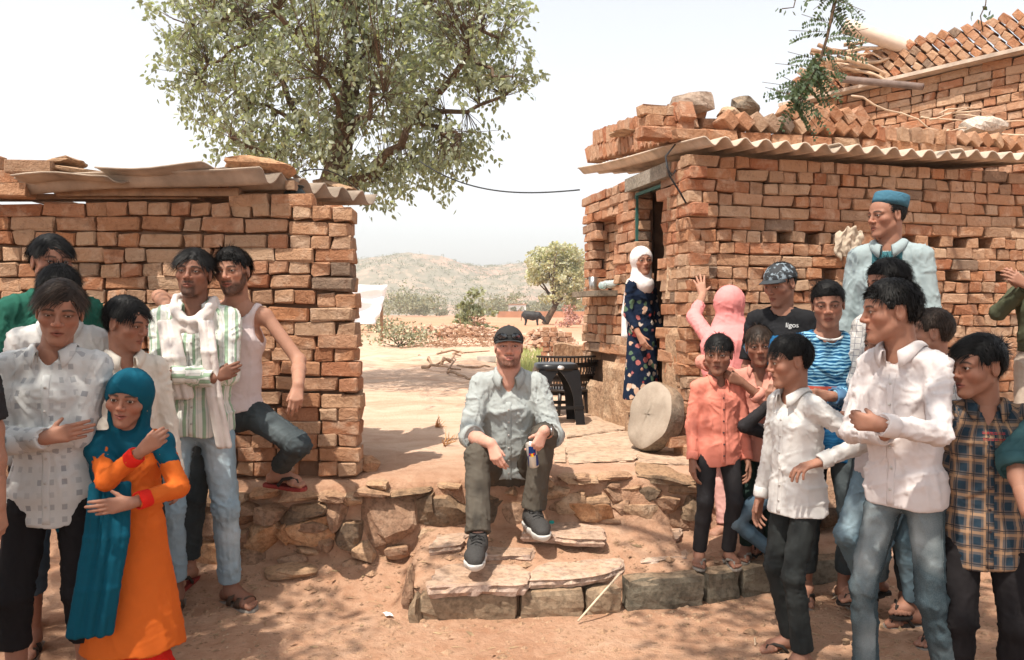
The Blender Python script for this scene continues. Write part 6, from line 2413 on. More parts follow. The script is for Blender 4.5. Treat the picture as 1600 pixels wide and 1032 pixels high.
    if cuffs and sleeve > .5:
        for sd in 'LR':
            if F.sp.get('noarm' + sd): continue
            E, Wr = F.el[sd], F.wr[sd]
            t = (sleeve - .5) / .5
            d = nrm(Wr - E)
            end = E + (Wr - E) * t
            r1, r2 = .039 * s * g * sw + ease * s, .028 * s * sw + ease * s * .8
            re = (r1 + (r2 - r1) * t)
            wid = .055 * s if sleeve > .9 else .05 * s
            nn = 20
            x = nrm(np.cross(d, UP) if abs(d[2]) < .9 else np.cross(d, T[:, 1])); y = np.cross(d, x)
            prof = [(re * 1.04, -wid), (re * 1.09 + .002, -wid + .004), (re * 1.06 + .0025, -.004), (re * 1.0 + .002, .004), (re * .93, .003), (re * .9, -.01)]
            if sleeve < .9: prof = [(re * 1.05, -wid), (re * 1.18 + .004, -wid + .008), (re * 1.22 + .005, -.010), (re * 1.14 + .003, .006), (re * 1.0, .004), (re * .92, -.01)]
            rows = []
            for (r_, z) in prof:
                rows.append([Vector(end + d * (z + .003 * math.sin(3 * w + seed)) + (x * math.cos(w) + y * math.sin(w)) * r_ * (1 + .03 * math.sin(2 * w + seed + z * 60)) - F.pos) for w in np.linspace(0, 2 * math.pi, nn + 1)])
            mb = MB().sheet(rows)
            me = mb.mesh('cuff', [cuff_mat or mat], True)
            set_uv(me, np.array([(j / nn * 2 * math.pi * re, rows_i * .02 + .1) for rows_i in range(len(prof)) for j in range(nn + 1)]))
            link('cuff', me, o)
    return o


def trousers(F, root, mat, name='trousers', end=(0.97, 0.97), rt=1.0, rb=1.0, seed=11, amp=.0095, fold=1.0, top=0.66, name2=None):
    s, g, B, T = F.s, F.g, F.B, F.T
    gl = [group([cone(F.hip - UP * .03 * s, F.waist, .096 * s * g, .086 * s * g, B[:, 0], 1.38)], .03 * s, [('plane', F.hip + (F.waist - F.hip) * .95, T[:, 2])])]
    bones = []
    for i, sd in enumerate('LR'):
        h_, k, a = F.hj[sd], F.kn[sd], F.an[sd]
        t = end[i]
        e = k + (a - k) * t
        d = nrm(a - k)
        r0, r1, r2 = .084 * s * g * rt, .061 * s * g * (rt * .5 + rb * .5), .052 * s * rb
        cb = k * .65 + e * .35 - B[:, 1] * .006 * s
        gl.append(group([cone(h_, k, r0, r1), cone(k, cb, r1 * .98, r1 * .93), cone(cb, e + d * .02, r1 * .93, r2)], .022 * s,
                        [('plane', e, d)], .03 * s))
        bones.append((h_, k, r0, .8, 1.0)); bones.append((k, e, r1, 1.0, 1.6 * fold, np.linalg.norm(k - h_)))
    cuts = []
    o = cloth_obj(F, name, gl, cuts, bones, mat, root, .0085 if s > .85 else .0075, amp * s, seed, torso=True, drape=.3, fade=lambda V: .25 + .75 * sstep(.0, .05, np.minimum(*[np.linalg.norm(V - (F.kn[q] + (F.an[q] - F.kn[q]) * end[i_]), axis=1) - .045 for i_, q in enumerate('LR')])),
                  radials=[(F.hip - UP * .10 * s, .17, 1.0), (F.kn['L'], .13, .7), (F.kn['R'], .13, .7)])
    return o


def sandals(F, root, sole_mat, strap_mat, kind='thong', name='sandal', h=.016):
    s = F.s
    for sd, sg in (('L', 1), ('R', -1)):
        ff = frame(F.fy[sd]); a = F.an[sd]
        P = lambda l, f_, u: Vector(a + (ff[:, 0] * l * sg + ff[:, 1] * f_) * s + UP * (u - .078) * s - F.pos)
        out = [(-.030, -.068), (-.036, -.03), (-.034, .03), (-.044, .09), (-.050, .14), (-.040, .185), (-.018, .200), (.010, .190), (.034, .165), (.046, .13), (.044, .08), (.034, .03), (.034, -.03), (.028, -.068), (0, -.082)]
        n = len(out)
        mb = MB()
        vs = [P(x * 1.04, y, .0) for x, y in out] + [P(x * 1.0, y, .006) for x, y in out]
        vs = [P(x, y, -h + .0) for x, y in out] + [P(x * 1.06, y * 1.01, -h * .4) for x, y in out] + [P(x, y, .003) for x, y in out]
        fs = []
        for r_ in range(2):
            for i in range(n): fs.append([r_ * n + i, r_ * n + (i + 1) % n, (r_ + 1) * n + (i + 1) % n, (r_ + 1) * n + i])
        fs += [list(range(n))[::-1], [2 * n + i for i in range(n)]]
        mb.add(vs, fs)
        so = mb.build(name, sole_mat, root, False)
        st = MB()
        if kind == 'thong':
            for q in ([(-.046, .045, .004), (-.043, .075, .040), (-.028, .115, .047), (-.020, .148, .034), (-.020, .155, .010)],
                      [(.042, .045, .004), (.042, .075, .036), (.020, .115, .046), (-.018, .148, .035)]):
                st.tube([P(*p) for p in q], .0062 * s, 6, 1.5)
        else:
            for y0, wd, hh in ((.045, .016, .062), (.105, .024, .047)):
                rows = []
                for dy in (-wd, wd):
                    rows.append([P(.044 * math.cos(w) * 1.08, y0 + dy + .014 * math.sin(w), .002 + hh * math.sin(w) ** .8) for w in np.linspace(math.pi, 0, 11)])
                st.sheet(rows, .004)
        st.build('strap', strap_mat, so, True)


def scalp(F, p, t):
    """push head-local points out of the skull by t cm"""
    c, r = A3((0, -1.0, 3.2)), A3((7.3 + t, 9.2 + t, 8.1 + t))
    q = (p - c) / r
    n = np.linalg.norm(q, axis=1, keepdims=True)
    return np.where(n < 1, c + q / np.maximum(n, 1e-6) * r, p)


def hair(F, root, mat, style='side', thick=1.0, n=3400, seed=3, length=1.0, hairline=5.4, wid=.22, sideburn=0.0, long_=0.0, part=2.5):
    k, M, c = F.hk, F.HM, F.head
    sp_n = F.sp.get('hairn', 1.0)
    rng = np.random.default_rng(seed)
    P = lambda x, y, z: c + M @ (A3((x, y, z)) * k)
    def hz(y, x):
        front = hairline - .02 * x * x
        v = np.where(y > 5.2, front, np.where(y > 3.0, front + (1.2 - sideburn - front) * (5.2 - y) / 2.2, np.where(y > 1.4, 1.2 - sideburn, np.where(y > -2.6, 2.6, np.where(y > -4.2, 2.6 + (-4.2 - long_ - 2.6) * (-2.6 - y) / 1.6, -4.2 - long_)))))
        return v
    def cut(d, p):
        q = ((p - c) @ M) / k
        return smax(d, (hz(q[:, 1], q[:, 0]) - q[:, 2]) * .75 * k, .5 * k)
    E = lambda x, y, z, r: ell(P(x, y, z), A3(r) * k, M)
    t = thick
    pr = [(E(0, -1.0, 3.2, (7.4 + .6 * t, 9.3 + .65 * t, 8.2 + .95 * t)), 0), (E(0, -1.5 + (1.8 if style in ('quiff', 'fringe') else 0), 5.6, (6.4 + .5 * t, 7.7 + .4 * t, 6.1 + .95 * t)), 1.5 * k)]
    if style == 'curly': pr = [(E(0, -1.2, 4.0, (8.0 + .5 * t, 9.6 + .5 * t, 8.3 + 1.0 * t)), 0)]
    f, lo, hi = field([group(pr, 0)], [('fn', cut)])
    V, Q, N = surf(f, lo, hi, .0045)
    q = loc_head(F, V)
    fl = np.stack([q[:, 0] * (2.4 if style != 'side' else .7), q[:, 1] * (.5 if style != 'side' else 1.6), q[:, 2] * .7], 1)
    if style == 'curly': fl = q * .8
    dsp = fold_noise(fl, seed) * .26 * k * (1.6 if style == 'curly' else 1)
    V = V + N * np.maximum(dsp, -.12 * k)[:, None]
    me = mesh_np('hair', V - F.pos, Q, [mat], True)
    VV = [V - F.pos]; QQ = [Q]; CC = [np.full((len(V), 3), .8)]
    nv = len(V)
    # locks
    u = rng.uniform(-1, 1, (n * 4, 3)); u /= np.linalg.norm(u, axis=1, keepdims=True)
    root_p = A3((0, -1.0, 3.2)) + u * A3((7.4 + .3 * t, 9.3 + .3 * t, 8.2 + .6 * t))
    ok = root_p[:, 2] > hz(root_p[:, 1], root_p[:, 0]) + .3
    root_p, u = root_p[ok][:int(n * sp_n)], u[ok][:int(n * sp_n)]
    x, y, z = root_p.T
    if style == 'side':
        d = np.stack([np.where(x > part, .9, -1.0) * (.5 + .5 * sstep(2, 8, z)), .35 + .5 * sstep(3, 8, y) * (z > 4), -.25 - .5 * (z < 4)], 1)
    elif style == 'fringe':
        d = np.stack([x * .10 - .15, .25 + .9 * sstep(-4, 4, y), -.5 - .6 * sstep(6, 9, y)], 1)
    elif style == 'quiff':
        d = np.stack([np.where(x > part, .35, -.75), .1 + .5 * sstep(2, 7, y), -.5 + 1.0 * sstep(3, 7, y) * sstep(4, 7, z)], 1)
    elif style == 'back':
        d = np.stack([x * .1, -1 + 0 * x, .2 - .6 * (z < 3)], 1)
    elif style == 'curly':
        d = rng.normal(0, 1, root_p.shape) + u * .6
    else:
        d = np.stack([x * .05, .15 + .5 * sstep(1, 7, y) * (z > 3), -.7 + .2 * (z > 7)], 1)
    d = d + rng.normal(0, .14, d.shape)
    d -= u * ((d * u).sum(1) - .25)[:, None]
    d /= np.linalg.norm(d, axis=1, keepdims=True)
    Ls = rng.uniform(3.4, 5.8, len(root_p)) * length
    Ls = np.where(z < 2.5, Ls * .45, Ls)
    Ls = np.where((np.abs(x) > 4.8) & (y > -3.8) & (y < 4.2) & (z < 6.2), np.minimum(Ls, 1.5), Ls)
    if style in ('side', 'fringe'): Ls = np.where((y > 5) & (z > 5), Ls * 1.15, Ls)
    S = 5
    p = root_p.copy()
    pts = [p.copy()]
    lift = rng.uniform(.45, 1.5, len(p)) * t
    for i in range(S):
        d = d + A3((0, 0, -.20)) * (i + 1) * .35 + rng.normal(0, .06, d.shape)
        if style == 'curly': d = d + rng.normal(0, .7, d.shape)
        d /= np.linalg.norm(d, axis=1, keepdims=True)
        p = p + d * (Ls / S)[:, None]
        p = scalp(F, p, 0)
        c0, rr = A3((0, -1.0, 3.2)), A3((7.4, 9.3, 8.2))
        qq = (p - c0) / (rr + lift[:, None] * .8)
        nn_ = np.linalg.norm(qq, axis=1, keepdims=True)
        p = np.where(nn_ < 1, c0 + (p - c0) / nn_, p)
        pts.append(p.copy())
    pts = np.stack(pts, 1)
    n_ = len(p)
    side = np.cross(pts[:, -1] - pts[:, 0], u)
    side /= np.linalg.norm(side, axis=1, keepdims=True) + 1e-9
    w = wid * np.array([.55, 1, .95, .75, .5, .12])[None, :, None] * rng.uniform(.5, 1.2, (n_, 1, 1))
    a = pts - side[:, None] * w * .5
    b = pts + side[:, None] * w * .5
    Vs = np.stack([a, b], 2).reshape(-1, 3)
    Vw = c + (Vs * k) @ M.T
    base = (np.arange(n_) * (S + 1) * 2)[:, None, None] + (np.arange(S) * 2)[None, :, None]
    q1 = np.stack([base + 0, base + 1, base + 3, base + 2], -1).reshape(-1, 4)
    VV.append(Vw - F.pos); QQ.append(q1 + nv)
    CC.append(np.repeat(rng.uniform(.35, 1.0, n_) ** 2 * 3.2, (S + 1) * 2)[:, None] * np.ones(3))
    V, Q, C = np.concatenate(VV), np.concatenate(QQ).astype(np.int32), np.concatenate(CC)
    me = mesh_np('hair', V, Q, [mat], True)
    set_color(me, C)
    return link('hair', me, root)
# ------------------------------------------------------------------ cloth materials
def cloth(name, c, pat=None, rough=.88, bump=.32, var=.07, sheen=0.0, wr=11.0):
    t = NT(name)
    uv = t.n('UVMap')
    sx = t.n('SeparateXYZ'); t.l(uv.outputs[0], sx.inputs[0])
    tc = t.n('TexCoord')
    u, v = sx.outputs[0], sx.outputs[1]
    col_ = pat(t, u, v, uv.outputs[0], tc.outputs['Object']) if pat else None
    nz = t.noise(7, 5, .6, tc.outputs['Object'])
    shade = t.ramp(nz.outputs[0], [(.3, (1 - var,) * 3), (.7, (1 + var,) * 3)]).outputs[0]
    t.base(t.mix(1.0, col_ if col_ is not None else c, shade, 'MULTIPLY'))
    t.set(Roughness=rough)
    t.b.inputs['Specular IOR Level'].default_value = .10
    t.b.inputs['Sheen Weight'].default_value = sheen
    n1 = t.n('TexNoise', _noise_type='RIDGED_MULTIFRACTAL', Scale=wr, Detail=1.6, Roughness=.45, Lacunarity=2.1, Offset=.9, Gain=1.6, Distortion=.7)
    t.l(tc.outputs['Object'], n1.inputs['Vector'])
    n2 = t.noise(700, 2, .5, tc.outputs['Object'])
    h = t.math('ADD', t.math('MULTIPLY', n1.outputs[0], .35), t.math('MULTIPLY', n2.outputs[0], .05))
    t.bump(h, bump, .016)
    return t.m


def band(t, x, period, lo, hi, off=0.0):
    """1 where the fractional part of x/period lies in lo..hi"""
    f = t.math('FRACT', t.math('ADD', t.math('DIVIDE', x, period), off + 50))
    return t.math('MULTIPLY', t.math('GREATER_THAN', f, lo), t.math('LESS_THAN', f, hi))


def p_stripes(t, u, v, uv, ob):
    c = t.mix(band(t, u, .052, .08, .42), (.72, .71, .66), (.34, .47, .33))
    c = t.mix(band(t, u, .052, .10, .14), c, (.25, .30, .24))
    return t.mix(band(t, u, .052, .62, .68), c, (.50, .52, .48))


def p_plaid(t, u, v, uv, ob):
    c = t.mix(0, (.135, .095, .075), (0, 0, 0))
    bu, bv = band(t, u, .062, .0, .45), band(t, v, .062, .0, .45)
    c = t.mix(t.math('MULTIPLY', t.math('ADD', bu, bv), .45), c, (.028, .06, .085))
    c = t.mix(t.math('MULTIPLY', t.math('MULTIPLY', bu, bv), .85), c, (.018, .034, .052))
    ou, ov = band(t, u, .062, .60, .76), band(t, v, .062, .60, .76)
    c = t.mix(t.math('MULTIPLY', ou, .6), c, (.37, .22, .125))
    c = t.mix(t.math('MULTIPLY', ov, .6), c, (.37, .22, .125))
    c = t.mix(band(t, u, .062, .88, .93), c, (.03, .03, .035))
    return t.mix(band(t, v, .062, .88, .93), c, (.03, .03, .035))


def p_squares(t, u, v, uv, ob):
    cu, cv = .052, .046
    fu = t.math('FRACT', t.math('ADD', t.math('DIVIDE', u, cu), 50)); fv = t.math('FRACT', t.math('ADD', t.math('DIVIDE', v, cv), 50))
    iu = t.math('FLOOR', t.math('ADD', t.math('DIVIDE', u, cu), 50)); iv = t.math('FLOOR', t.math('ADD', t.math('DIVIDE', v, cv), 50))
    cx = t.n('CombineXYZ'); t.l(iu, cx.inputs[0]); t.l(iv, cx.inputs[1])
    wn_ = t.n('TexWhiteNoise', _noise_dimensions='2D'); t.l(cx.outputs[0], wn_.inputs['Vector'])
    sq = t.math('MULTIPLY', t.math('LESS_THAN', t.math('ABSOLUTE', t.math('SUBTRACT', fu, .5)), .20), t.math('LESS_THAN', t.math('ABSOLUTE', t.math('SUBTRACT', fv, .5)), .22))
    m = t.math('MULTIPLY', sq, t.math('MULTIPLY', wn_.outputs['Value'], .8))
    return t.mix(m, (.57, .57, .56), (.25, .26, .28))


def p_check(t, u, v, uv, ob):
    c = t.mix(band(t, u, .030, .0, .10), (.58, .56, .54), (.22, .22, .25))
    return t.mix(band(t, v, .030, .0, .10), c, (.22, .22, .25))


def p_zebra(t, u, v, uv, ob):
    mp = t.n('Mapping'); t.l(uv, mp.inputs[0]); mp.inputs['Scale'].default_value = (1.0, 2.2, 1)
    w = t.n('TexWave', Scale=8.5, Distortion=5.0, Detail=1.0)
    w.bands_direction = 'Y'
    w.inputs['Detail Scale'].default_value = 1.6
    t.l(mp.outputs[0], w.inputs['Vector'])
    z = t.ramp(w.outputs[1], [(.50, (.012, .085, .20)), (.60, (.22, .44, .58))]).outputs[0]
    low = t.ramp(v, [(.0, (0, 0, 0)), (.20, (0, 0, 0)), (.235, (1, 1, 1))], 'LINEAR').outputs[0]
    plain_ = t.mix(t.math('MULTIPLY', t.ramp(w.outputs[1], [(.5, (0, 0, 0)), (.7, (1, 1, 1))]).outputs[0], .25), (.010, .075, .18), (.05, .2, .36))
    c = t.mix(low, plain_, z)
    red = t.math('MULTIPLY', t.math('GREATER_THAN', v, .215), t.math('LESS_THAN', v, .245))
    return t.mix(red, c, (.50, .10, .07))


def p_floral(t, u, v, uv, ob):
    vo = t.n('TexVoronoi', Scale=19.0); vo.inputs['Randomness'].default_value = .9
    nz = t.noise(30, 2, .5, ob)
    ad = t.n('VectorMath', _operation='MULTIPLY_ADD'); t.l(nz.outputs['Color'], ad.inputs[0]); ad.inputs[1].default_value = (.03, .03, .03); t.l(ob, ad.inputs[2])
    t.l(ad.outputs[0], vo.inputs['Vector'])
    sc = t.n('SeparateColor'); t.l(vo.outputs['Color'], sc.inputs[0])
    fc = t.ramp(sc.outputs[0], [(0, (.42, .07, .06)), (.12, (.55, .36, .26)), (.45, (.45, .15, .14)), (.6, (.10, .16, .10)), (.75, (.60, .50, .42)), (.9, (.012, .02, .04))], 'CONSTANT').outputs[0]
    m = t.ramp(vo.outputs[0], [(.36, (1, 1, 1)), (.43, (0, 0, 0))]).outputs[0]
    return t.mix(m, (.010, .018, .040), fc)


def denim(name, c, fadec, amount=.7, seed=0.0):
    def p(t, u, v, uv, ob):
        f = t.ramp(t.math('ADD', t.math('MULTIPLY', u, 2.2), .5), [(.02, (0, 0, 0)), (.16, (1, 1, 1)), (.30, (1, 1, 1)), (.44, (0, 0, 0))]).outputs[0]
        vv = t.ramp(v, [(.02, (0, 0, 0)), (.16, (1, 1, 1)), (.30, (.9, .9, .9)), (.42, (.25, .25, .25)), (.56, (.6, .6, .6)), (.75, (.1, .1, .1))]).outputs[0]
        nz = t.noise(3.0, 3, .5, ob); nn = t.ramp(nz.outputs[0], [(.42, (.05, .05, .05)), (.64, (1, 1, 1))]).outputs[0]
        c_ = t.mix(t.math('MULTIPLY', t.math('MULTIPLY', t.math('MULTIPLY', f, vv), nn), amount), c, fadec)
        tw = t.noise(260, 3, .7, ob)
        return t.mix(.07, c_, t.ramp(tw.outputs[0], [(.35, tuple(x * .5 for x in c)), (.65, fadec)]).outputs[0])
    return cloth(name, c, p, .88, .4, .12)


WHITE = cloth('white_cotton', (.60, .58, .56))
CREAM = cloth('cream_cotton', (.66, .60, .52))
PINKW = cloth('pinkish_white_cotton', (.62, .565, .555))
PRINT = cloth('square_print_cotton', None, p_squares)
STRIPE = cloth('green_striped_cotton', None, p_stripes)
PLAID = cloth('plaid_cotton', None, p_plaid)
CHECK = cloth('checked_cotton', None, p_check)
ZEBRA = cloth('zebra_print_jersey', None, p_zebra, .6)
FLORAL = cloth('navy_floral_cotton', None, p_floral)
GREENC = cloth('green_cotton', (.022, .105, .075))
SALMON = cloth('salmon_cotton', (.70, .235, .17))
PALESALMON = cloth('pale_salmon_cotton', (.58, .26, .20))
BLACKC = cloth('black_cotton', (.017, .017, .019))
DARKC = cloth('charcoal_cotton', (.030, .028, .030))
OLIVE = cloth('olive_cotton', (.070, .075, .045))
TEALJ = cloth('teal_cotton', (.035, .085, .095))
KURTA = cloth('grey_blue_cotton', (.30, .36, .37))
TEALP = cloth('teal_panel_cotton', (.045, .14, .165))
MANSH = cloth('pale_blue_green_shirt', (.36, .385, .375), wr=12)
TANK = cloth('washed_white_vest', (.66, .56, .55))
ORANGE = cloth('orange_cotton', (.60, .125, .020), wr=8)
REDC = cloth('red_cotton', (.62, .022, .014))
TEAL = cloth('teal_scarf', (.004, .072, .115), rough=.8, wr=9)
PINKV = cloth('pink_veil', (.74, .27, .26), rough=.8)
WHITEV = cloth('white_veil', (.74, .68, .66), rough=.8)
SCARFW = cloth('white_scarf', (.68, .61, .57), rough=.9)
BLACKT = cloth('black_trousers', (.016, .014, .015))
DKTR = cloth('dark_grey_trousers', (.028, .031, .031))
GRNTR = cloth('dark_green_trousers', (.020, .036, .030))
BEIGET = cloth('beige_trousers', (.46, .37, .30))
MANTR = cloth('grey_brown_trousers', (.095, .082, .066), wr=10)
JLIGHT = denim('light_denim', (.26, .36, .43), (.62, .68, .70), .8)
JDARK = denim('dark_denim', (.032, .054, .066), (.52, .56, .56), .85)
JGREY = denim('grey_denim', (.045, .055, .06), (.16, .19, .20), .6)
JBLUE = denim('blue_denim', (.05, .085, .12), (.25, .33, .38), .5)
JPALE = denim('pale_blue_denim', (.13, .21, .26), (.38, .46, .5), .6)
RUBBER = plain('dark_rubber', (.03, .024, .02), .7, .2, 20, .2)
REDRUB = plain('red_rubber', (.24, .03, .025), .6, .2, 20, .2)
GREYRUB = plain('grey_rubber', (.25, .22, .19), .7, .2, 20, .2)
LEATHER = plain('brown_leather', (.075, .045, .03), .5, .3, 30, .3)
BTN = plain('button', (.5, .47, .44), .4, .05, 10, 0)
BTND = plain('dark_button', (.05, .03, .03), .4, .05, 10, 0)

SK_D, SK_M, SK_L = (.235, .112, .074), (.315, .155, .104), (.37, .192, .130)
SK_W = (.56, .30, .225)


def X_at(px, Y): return (px - 800) / F_PX * Y


def who(label, group=None):
    r = thing('person', label, 'person')
    return r


def person(label, px, Y, H, yaw, skin, z=None, detail=1, **sp):
    X = X_at(px, Y)
    sp.update(pos=(X, Y, gz(X, Y) if z is None else z), H=H, yaw=yaw, skin=skin)
    F = skeleton(sp)
    root = thing('person', label, 'person', sp['pos'])
    build_body(F, root, 'skin', detail)
    return F, root


def flatcone(a, b, r1, r2, ax, f): return cone(a, b, r1, r2, ax, f)


def folded(tl, r1, r2, ax, f):
    """a hanging length of cloth: parallel soft pleats"""
    n = max(3, int(round(f * 1.5)))
    ax = A3(ax); out = nrm(np.cross(ax, UP))
    m = len(tl) - 1
    pr = []
    for q in range(n):
        u = (q + .5) / n * 2 - 1
        w0, w1 = r1 * f, r2 * f
        pts = [A3(tl[j]) + ax * u * (w0 + (w1 - w0) * j / m) * (1 + .06 * math.sin(j * 2 + q)) + out * (.006 * (1 if q % 2 else -1) + .003 * math.sin(j + q * 2.1)) for j in range(m + 1)]
        for j in range(m):
            rr_ = max(.008, (w0 + (w1 - w0) * j / m) / n * 1.75)
            pr.append((cone(pts[j], pts[j + 1], rr_, rr_), .008))
    return pr


def veil(F, root, mat, name='head_scarf', open_=(5.5, 7.2, 8.4), open_c=(0, 8.6, -1.6), drape=None, amp=.006, seed=5, tails=(), h=.0075, inflate=1.0, cuts=(), rim=.04):
    k, M, c, s, T = F.hk, F.HM, F.head, F.s, F.T
    P = lambda x, y, z: c + M @ (A3((x, y, z)) * k)
    E = lambda x, y, z, r: ell(P(x, y, z), A3(r) * k, M)
    i = inflate
    g0 = group([(E(0, -1.2, 2.8, (8.3 + i, 10.0 + i, 9.0 + i)), 0), (cone(P(0, -1.8, 0), P(0, -2.5, -9), 8.2 * k, 7.6 * k), 3 * k),
                (cone(P(0, -2.5, -9), F.neck + T[:, 2] * .0, 7.4 * k, .085 * s), 3 * k)], 0,
               [('sub', E(*open_c, open_), .25 * k)])
    gl = [g0]
    bones = []
    if drape:
        gl.append(group(drape, .03 * s, [], .03 * s))
    for tl, r1, r2, ax, f in tails:
        pr = folded(tl, r1, r2, ax, f)
        for j in range(len(tl) - 1):
            bones.append((A3(tl[j]), A3(tl[j + 1]), r1 * f * .6, .3, .3))
        gl.append(group(pr, .010, [], .02))
    bones.append((P(0, -1, 9), P(0, -2, -9), 9 * k, .2, .6))
    op_ = E(*open_c, open_)
    return cloth_obj(F, name, gl, list(cuts), bones, mat, root, h, amp, seed, torso=True, fade=lambda V: .12 + .88 * sstep(.0, rim, np.abs(pdist(op_, V))))


def scarf_ring(F, root, mat, name='scarf', r=.085, th=.014, z=-.01, fwd=.02, tails=(), seed=3, amp=.004, turns=4, dip=.105):
    s, T = F.s, F.T
    ct = F.neck + T[:, 1] * fwd * s + T[:, 2] * z * s
    pr = []
    for q in range(turns):
        n = 14
        pts = []
        for i in range(n + 1):
            a = 2 * math.pi * i / n
            pts.append(ct + T[:, 0] * math.sin(a) * (r + .007 * math.sin(q * 1.9)) * 1.12 * s + T[:, 1] * math.cos(a) * (r + .007 * math.sin(q * 1.9)) * s + T[:, 2] * (.040 - dip * max(0, math.cos(a)) ** 1.5 - .018 * q + .010 * math.sin(a * 2 + q * 1.3)) * s)
        for i in range(n): pr.append((cone(pts[i], pts[i + 1], th * s * (1 + .2 * math.sin(i * 1.7 + q))), .012))
    gl = [group(pr, .012)]
    bones = [(ct - T[:, 2] * .05, ct + T[:, 2] * .05, .09 * s, .5, .5)]
    for tl, r1, r2, ax, f in tails:
        pr = folded(tl, r1, r2, ax, f)
        for j in range(len(tl) - 1):
            bones.append((A3(tl[j]), A3(tl[j + 1]), r1 * f * .6, .4, .4))
        gl.append(group(pr, .010, [], .02))
    return cloth_obj(F, name, gl, [], bones, mat, root, .007, amp, seed, torso=False)


def cap(F, root, mat, brim_mat=None, name='cap', tilt=0.0, low=3.6):
    k, M, c = F.hk, F.HM, F.head
    P = lambda x, y, z: c + M @ (A3((x, y, z)) * k)
    E = lambda x, y, z, r: ell(P(x, y, z), A3(r) * k, M)
    f, lo, hi = field([group([(E(0, -.8, 3.6, (8.35, 10.0, 8.7)), 0)], 0)], [('plane', P(0, 8, low), -(M[:, 2] + M[:, 1] * (-.10))), ('sub', E(0, -.9, 2.6, (7.9, 9.6, 8.3)), .2 * k)])
    o = surf_obj(name, f, lo, hi, .005, [mat], root, F.pos)
    rows = []
    for j in range(6):
        b = j / 5
        row = []
        for i in range(15):
            a = (i / 14 - .5) * 2
            x = 7.6 * a * (1 - .05 * b); y0 = 9.3 * math.sqrt(max(0, 1 - (7.6 * a / 9.4) ** 2)) - .9
            ext = 6.2 * (1 - abs(a) ** 2.4) ** .6
            row.append(Vector(P(x, y0 + ext * b, low + .35 - 1.35 * a * a * (.6 + .4 * b) - .7 * b) - F.pos))
        rows.append(row)
    MB().sheet(rows, .0035).build('brim', brim_mat or mat, o, True)
    bt = MB(); tp = P(0, -.8, 12.35) - F.pos
    bt.lathe([(.0, .004), (.006, .003), (.008, 0)], 10, Matrix.Translation(tp)); bt.build('top_button', brim_mat or mat, o, True)
    return o
# ------------------------------------------------------------------ the people
CROSS = lambda y=1.10, dx=-.11, f=.19, pose='flat', **k: dict(dict(w=(dx, f, y), hint=(.75, -.15, -1), pose=pose, palm=(0, -1, 0), d=(-1, .15, .12)), **k)
HANG = lambda o=.235, f=.05, y=.80, **k: dict(dict(w=(o, f, y), hint=(.25, -1, 0), pose='relax', palm=(-1, -.2, 0)), **k)

# --- the man sitting on the ledge
Ym = 4.39
F, P0 = person('bearded man in dark cap and pale shirt sitting on the ledge holding a can', 794, Ym, 1.78, 0, SK_W, z=.27, detail=2,
               hip=at(795, 736, Ym), lean=12, hyaw=2, hpitch=-4, shoes=True, beard=1.0, goatee=.25, mous=1, beardc=(.075, .028, .016), brow=.55, browk=.8, eyeopen=.27, jaw=1.06, neckr=1.12, shw=1.0, girth=1.0, lip=(.48, .20, .16), headk=.97,
               footR=at(747, 868, 3.80), footL=at(832, 826, 4.10), fyawR=-3, fyawL=16, kneeR=(.22, 1, .8), kneeL=(.30, 1, .8),
               armR=dict(w=at(768, 694, 3.93), hint=(.55, -.6, -.6), pose='drape', palm=(-.3, -.9, -.3), d=(-.35, .55, -.85)),
               armL=dict(w=at(850, 674, 3.94), hint=(.25, -.6, -.6), pose='can', palm=(-.25, -1, .0), d=(-.42, .25, -.85), over=dict(thumb=(.5, .6, 1.0))), buttons=BTN)
shirt(F, P0, MANSH, sleeve=.60, hem=at(795, 742, Ym), neck=.066, vneck=.12, placket=1, amp=.013, seed=4, loose=.022, collar_open=30, sw=1.12, belly=.03)
trousers(F, P0, MANTR, end=(.93, .93), rt=.98, rb=1.18, seed=5, amp=.0105)
cap(F, P0, cloth('charcoal_cap', (.035, .034, .034), rough=.8), low=3.4)
# hair at the temples
hair(F, P0, HAIR_AUBURN, 'short', .1, 500, 6, .5, 30)
# sunglasses on the cap
sg = MB(); lens_list = []
k = F.hk
HP = lambda x, y, z: Vector(F.head + F.HM @ (A3((x, y, z)) * k) - F.pos)
for s_ in (1, -1):
    pts = [HP(s_ * (3.7 + 2.6 * math.cos(a)), 10.1 - .10 * (3.7 + 2.6 * math.cos(a)) ** 2 * .9, 6.0 + 1.6 * math.sin(a)) for a in np.linspace(0, 2 * math.pi, 17)]
    c_ = HP(s_ * 3.7, 9.5, 6.0); lens = MB(); lens_list.append(lens)
    for i in range(16): lens.add([c_, pts[i], pts[i + 1]], [(0, 1, 2)])
    sg.tube(pts, .0022, 6)
    sg.tube([HP(s_ * 6.2, 6.6, 6.3), HP(s_ * 8.4, 2.5, 5.6), HP(s_ * 8.9, -1.5, 4.6)], .002, 6)
sg.tube([HP(-1.2, 10.2, 6.3), HP(0, 10.5, 6.6), HP(1.2, 10.2, 6.3)], .002, 6)
so = sg.build('sunglasses', plain('black_frame', (.012, .012, .013), .3, .1, 20, 0), P0, True)
LENSM = plain('dark_lens', (.012, .014, .018), .05, .05, 10, 0, spec=.8)
for lens in lens_list: lens.build('lens', LENSM, so, True)
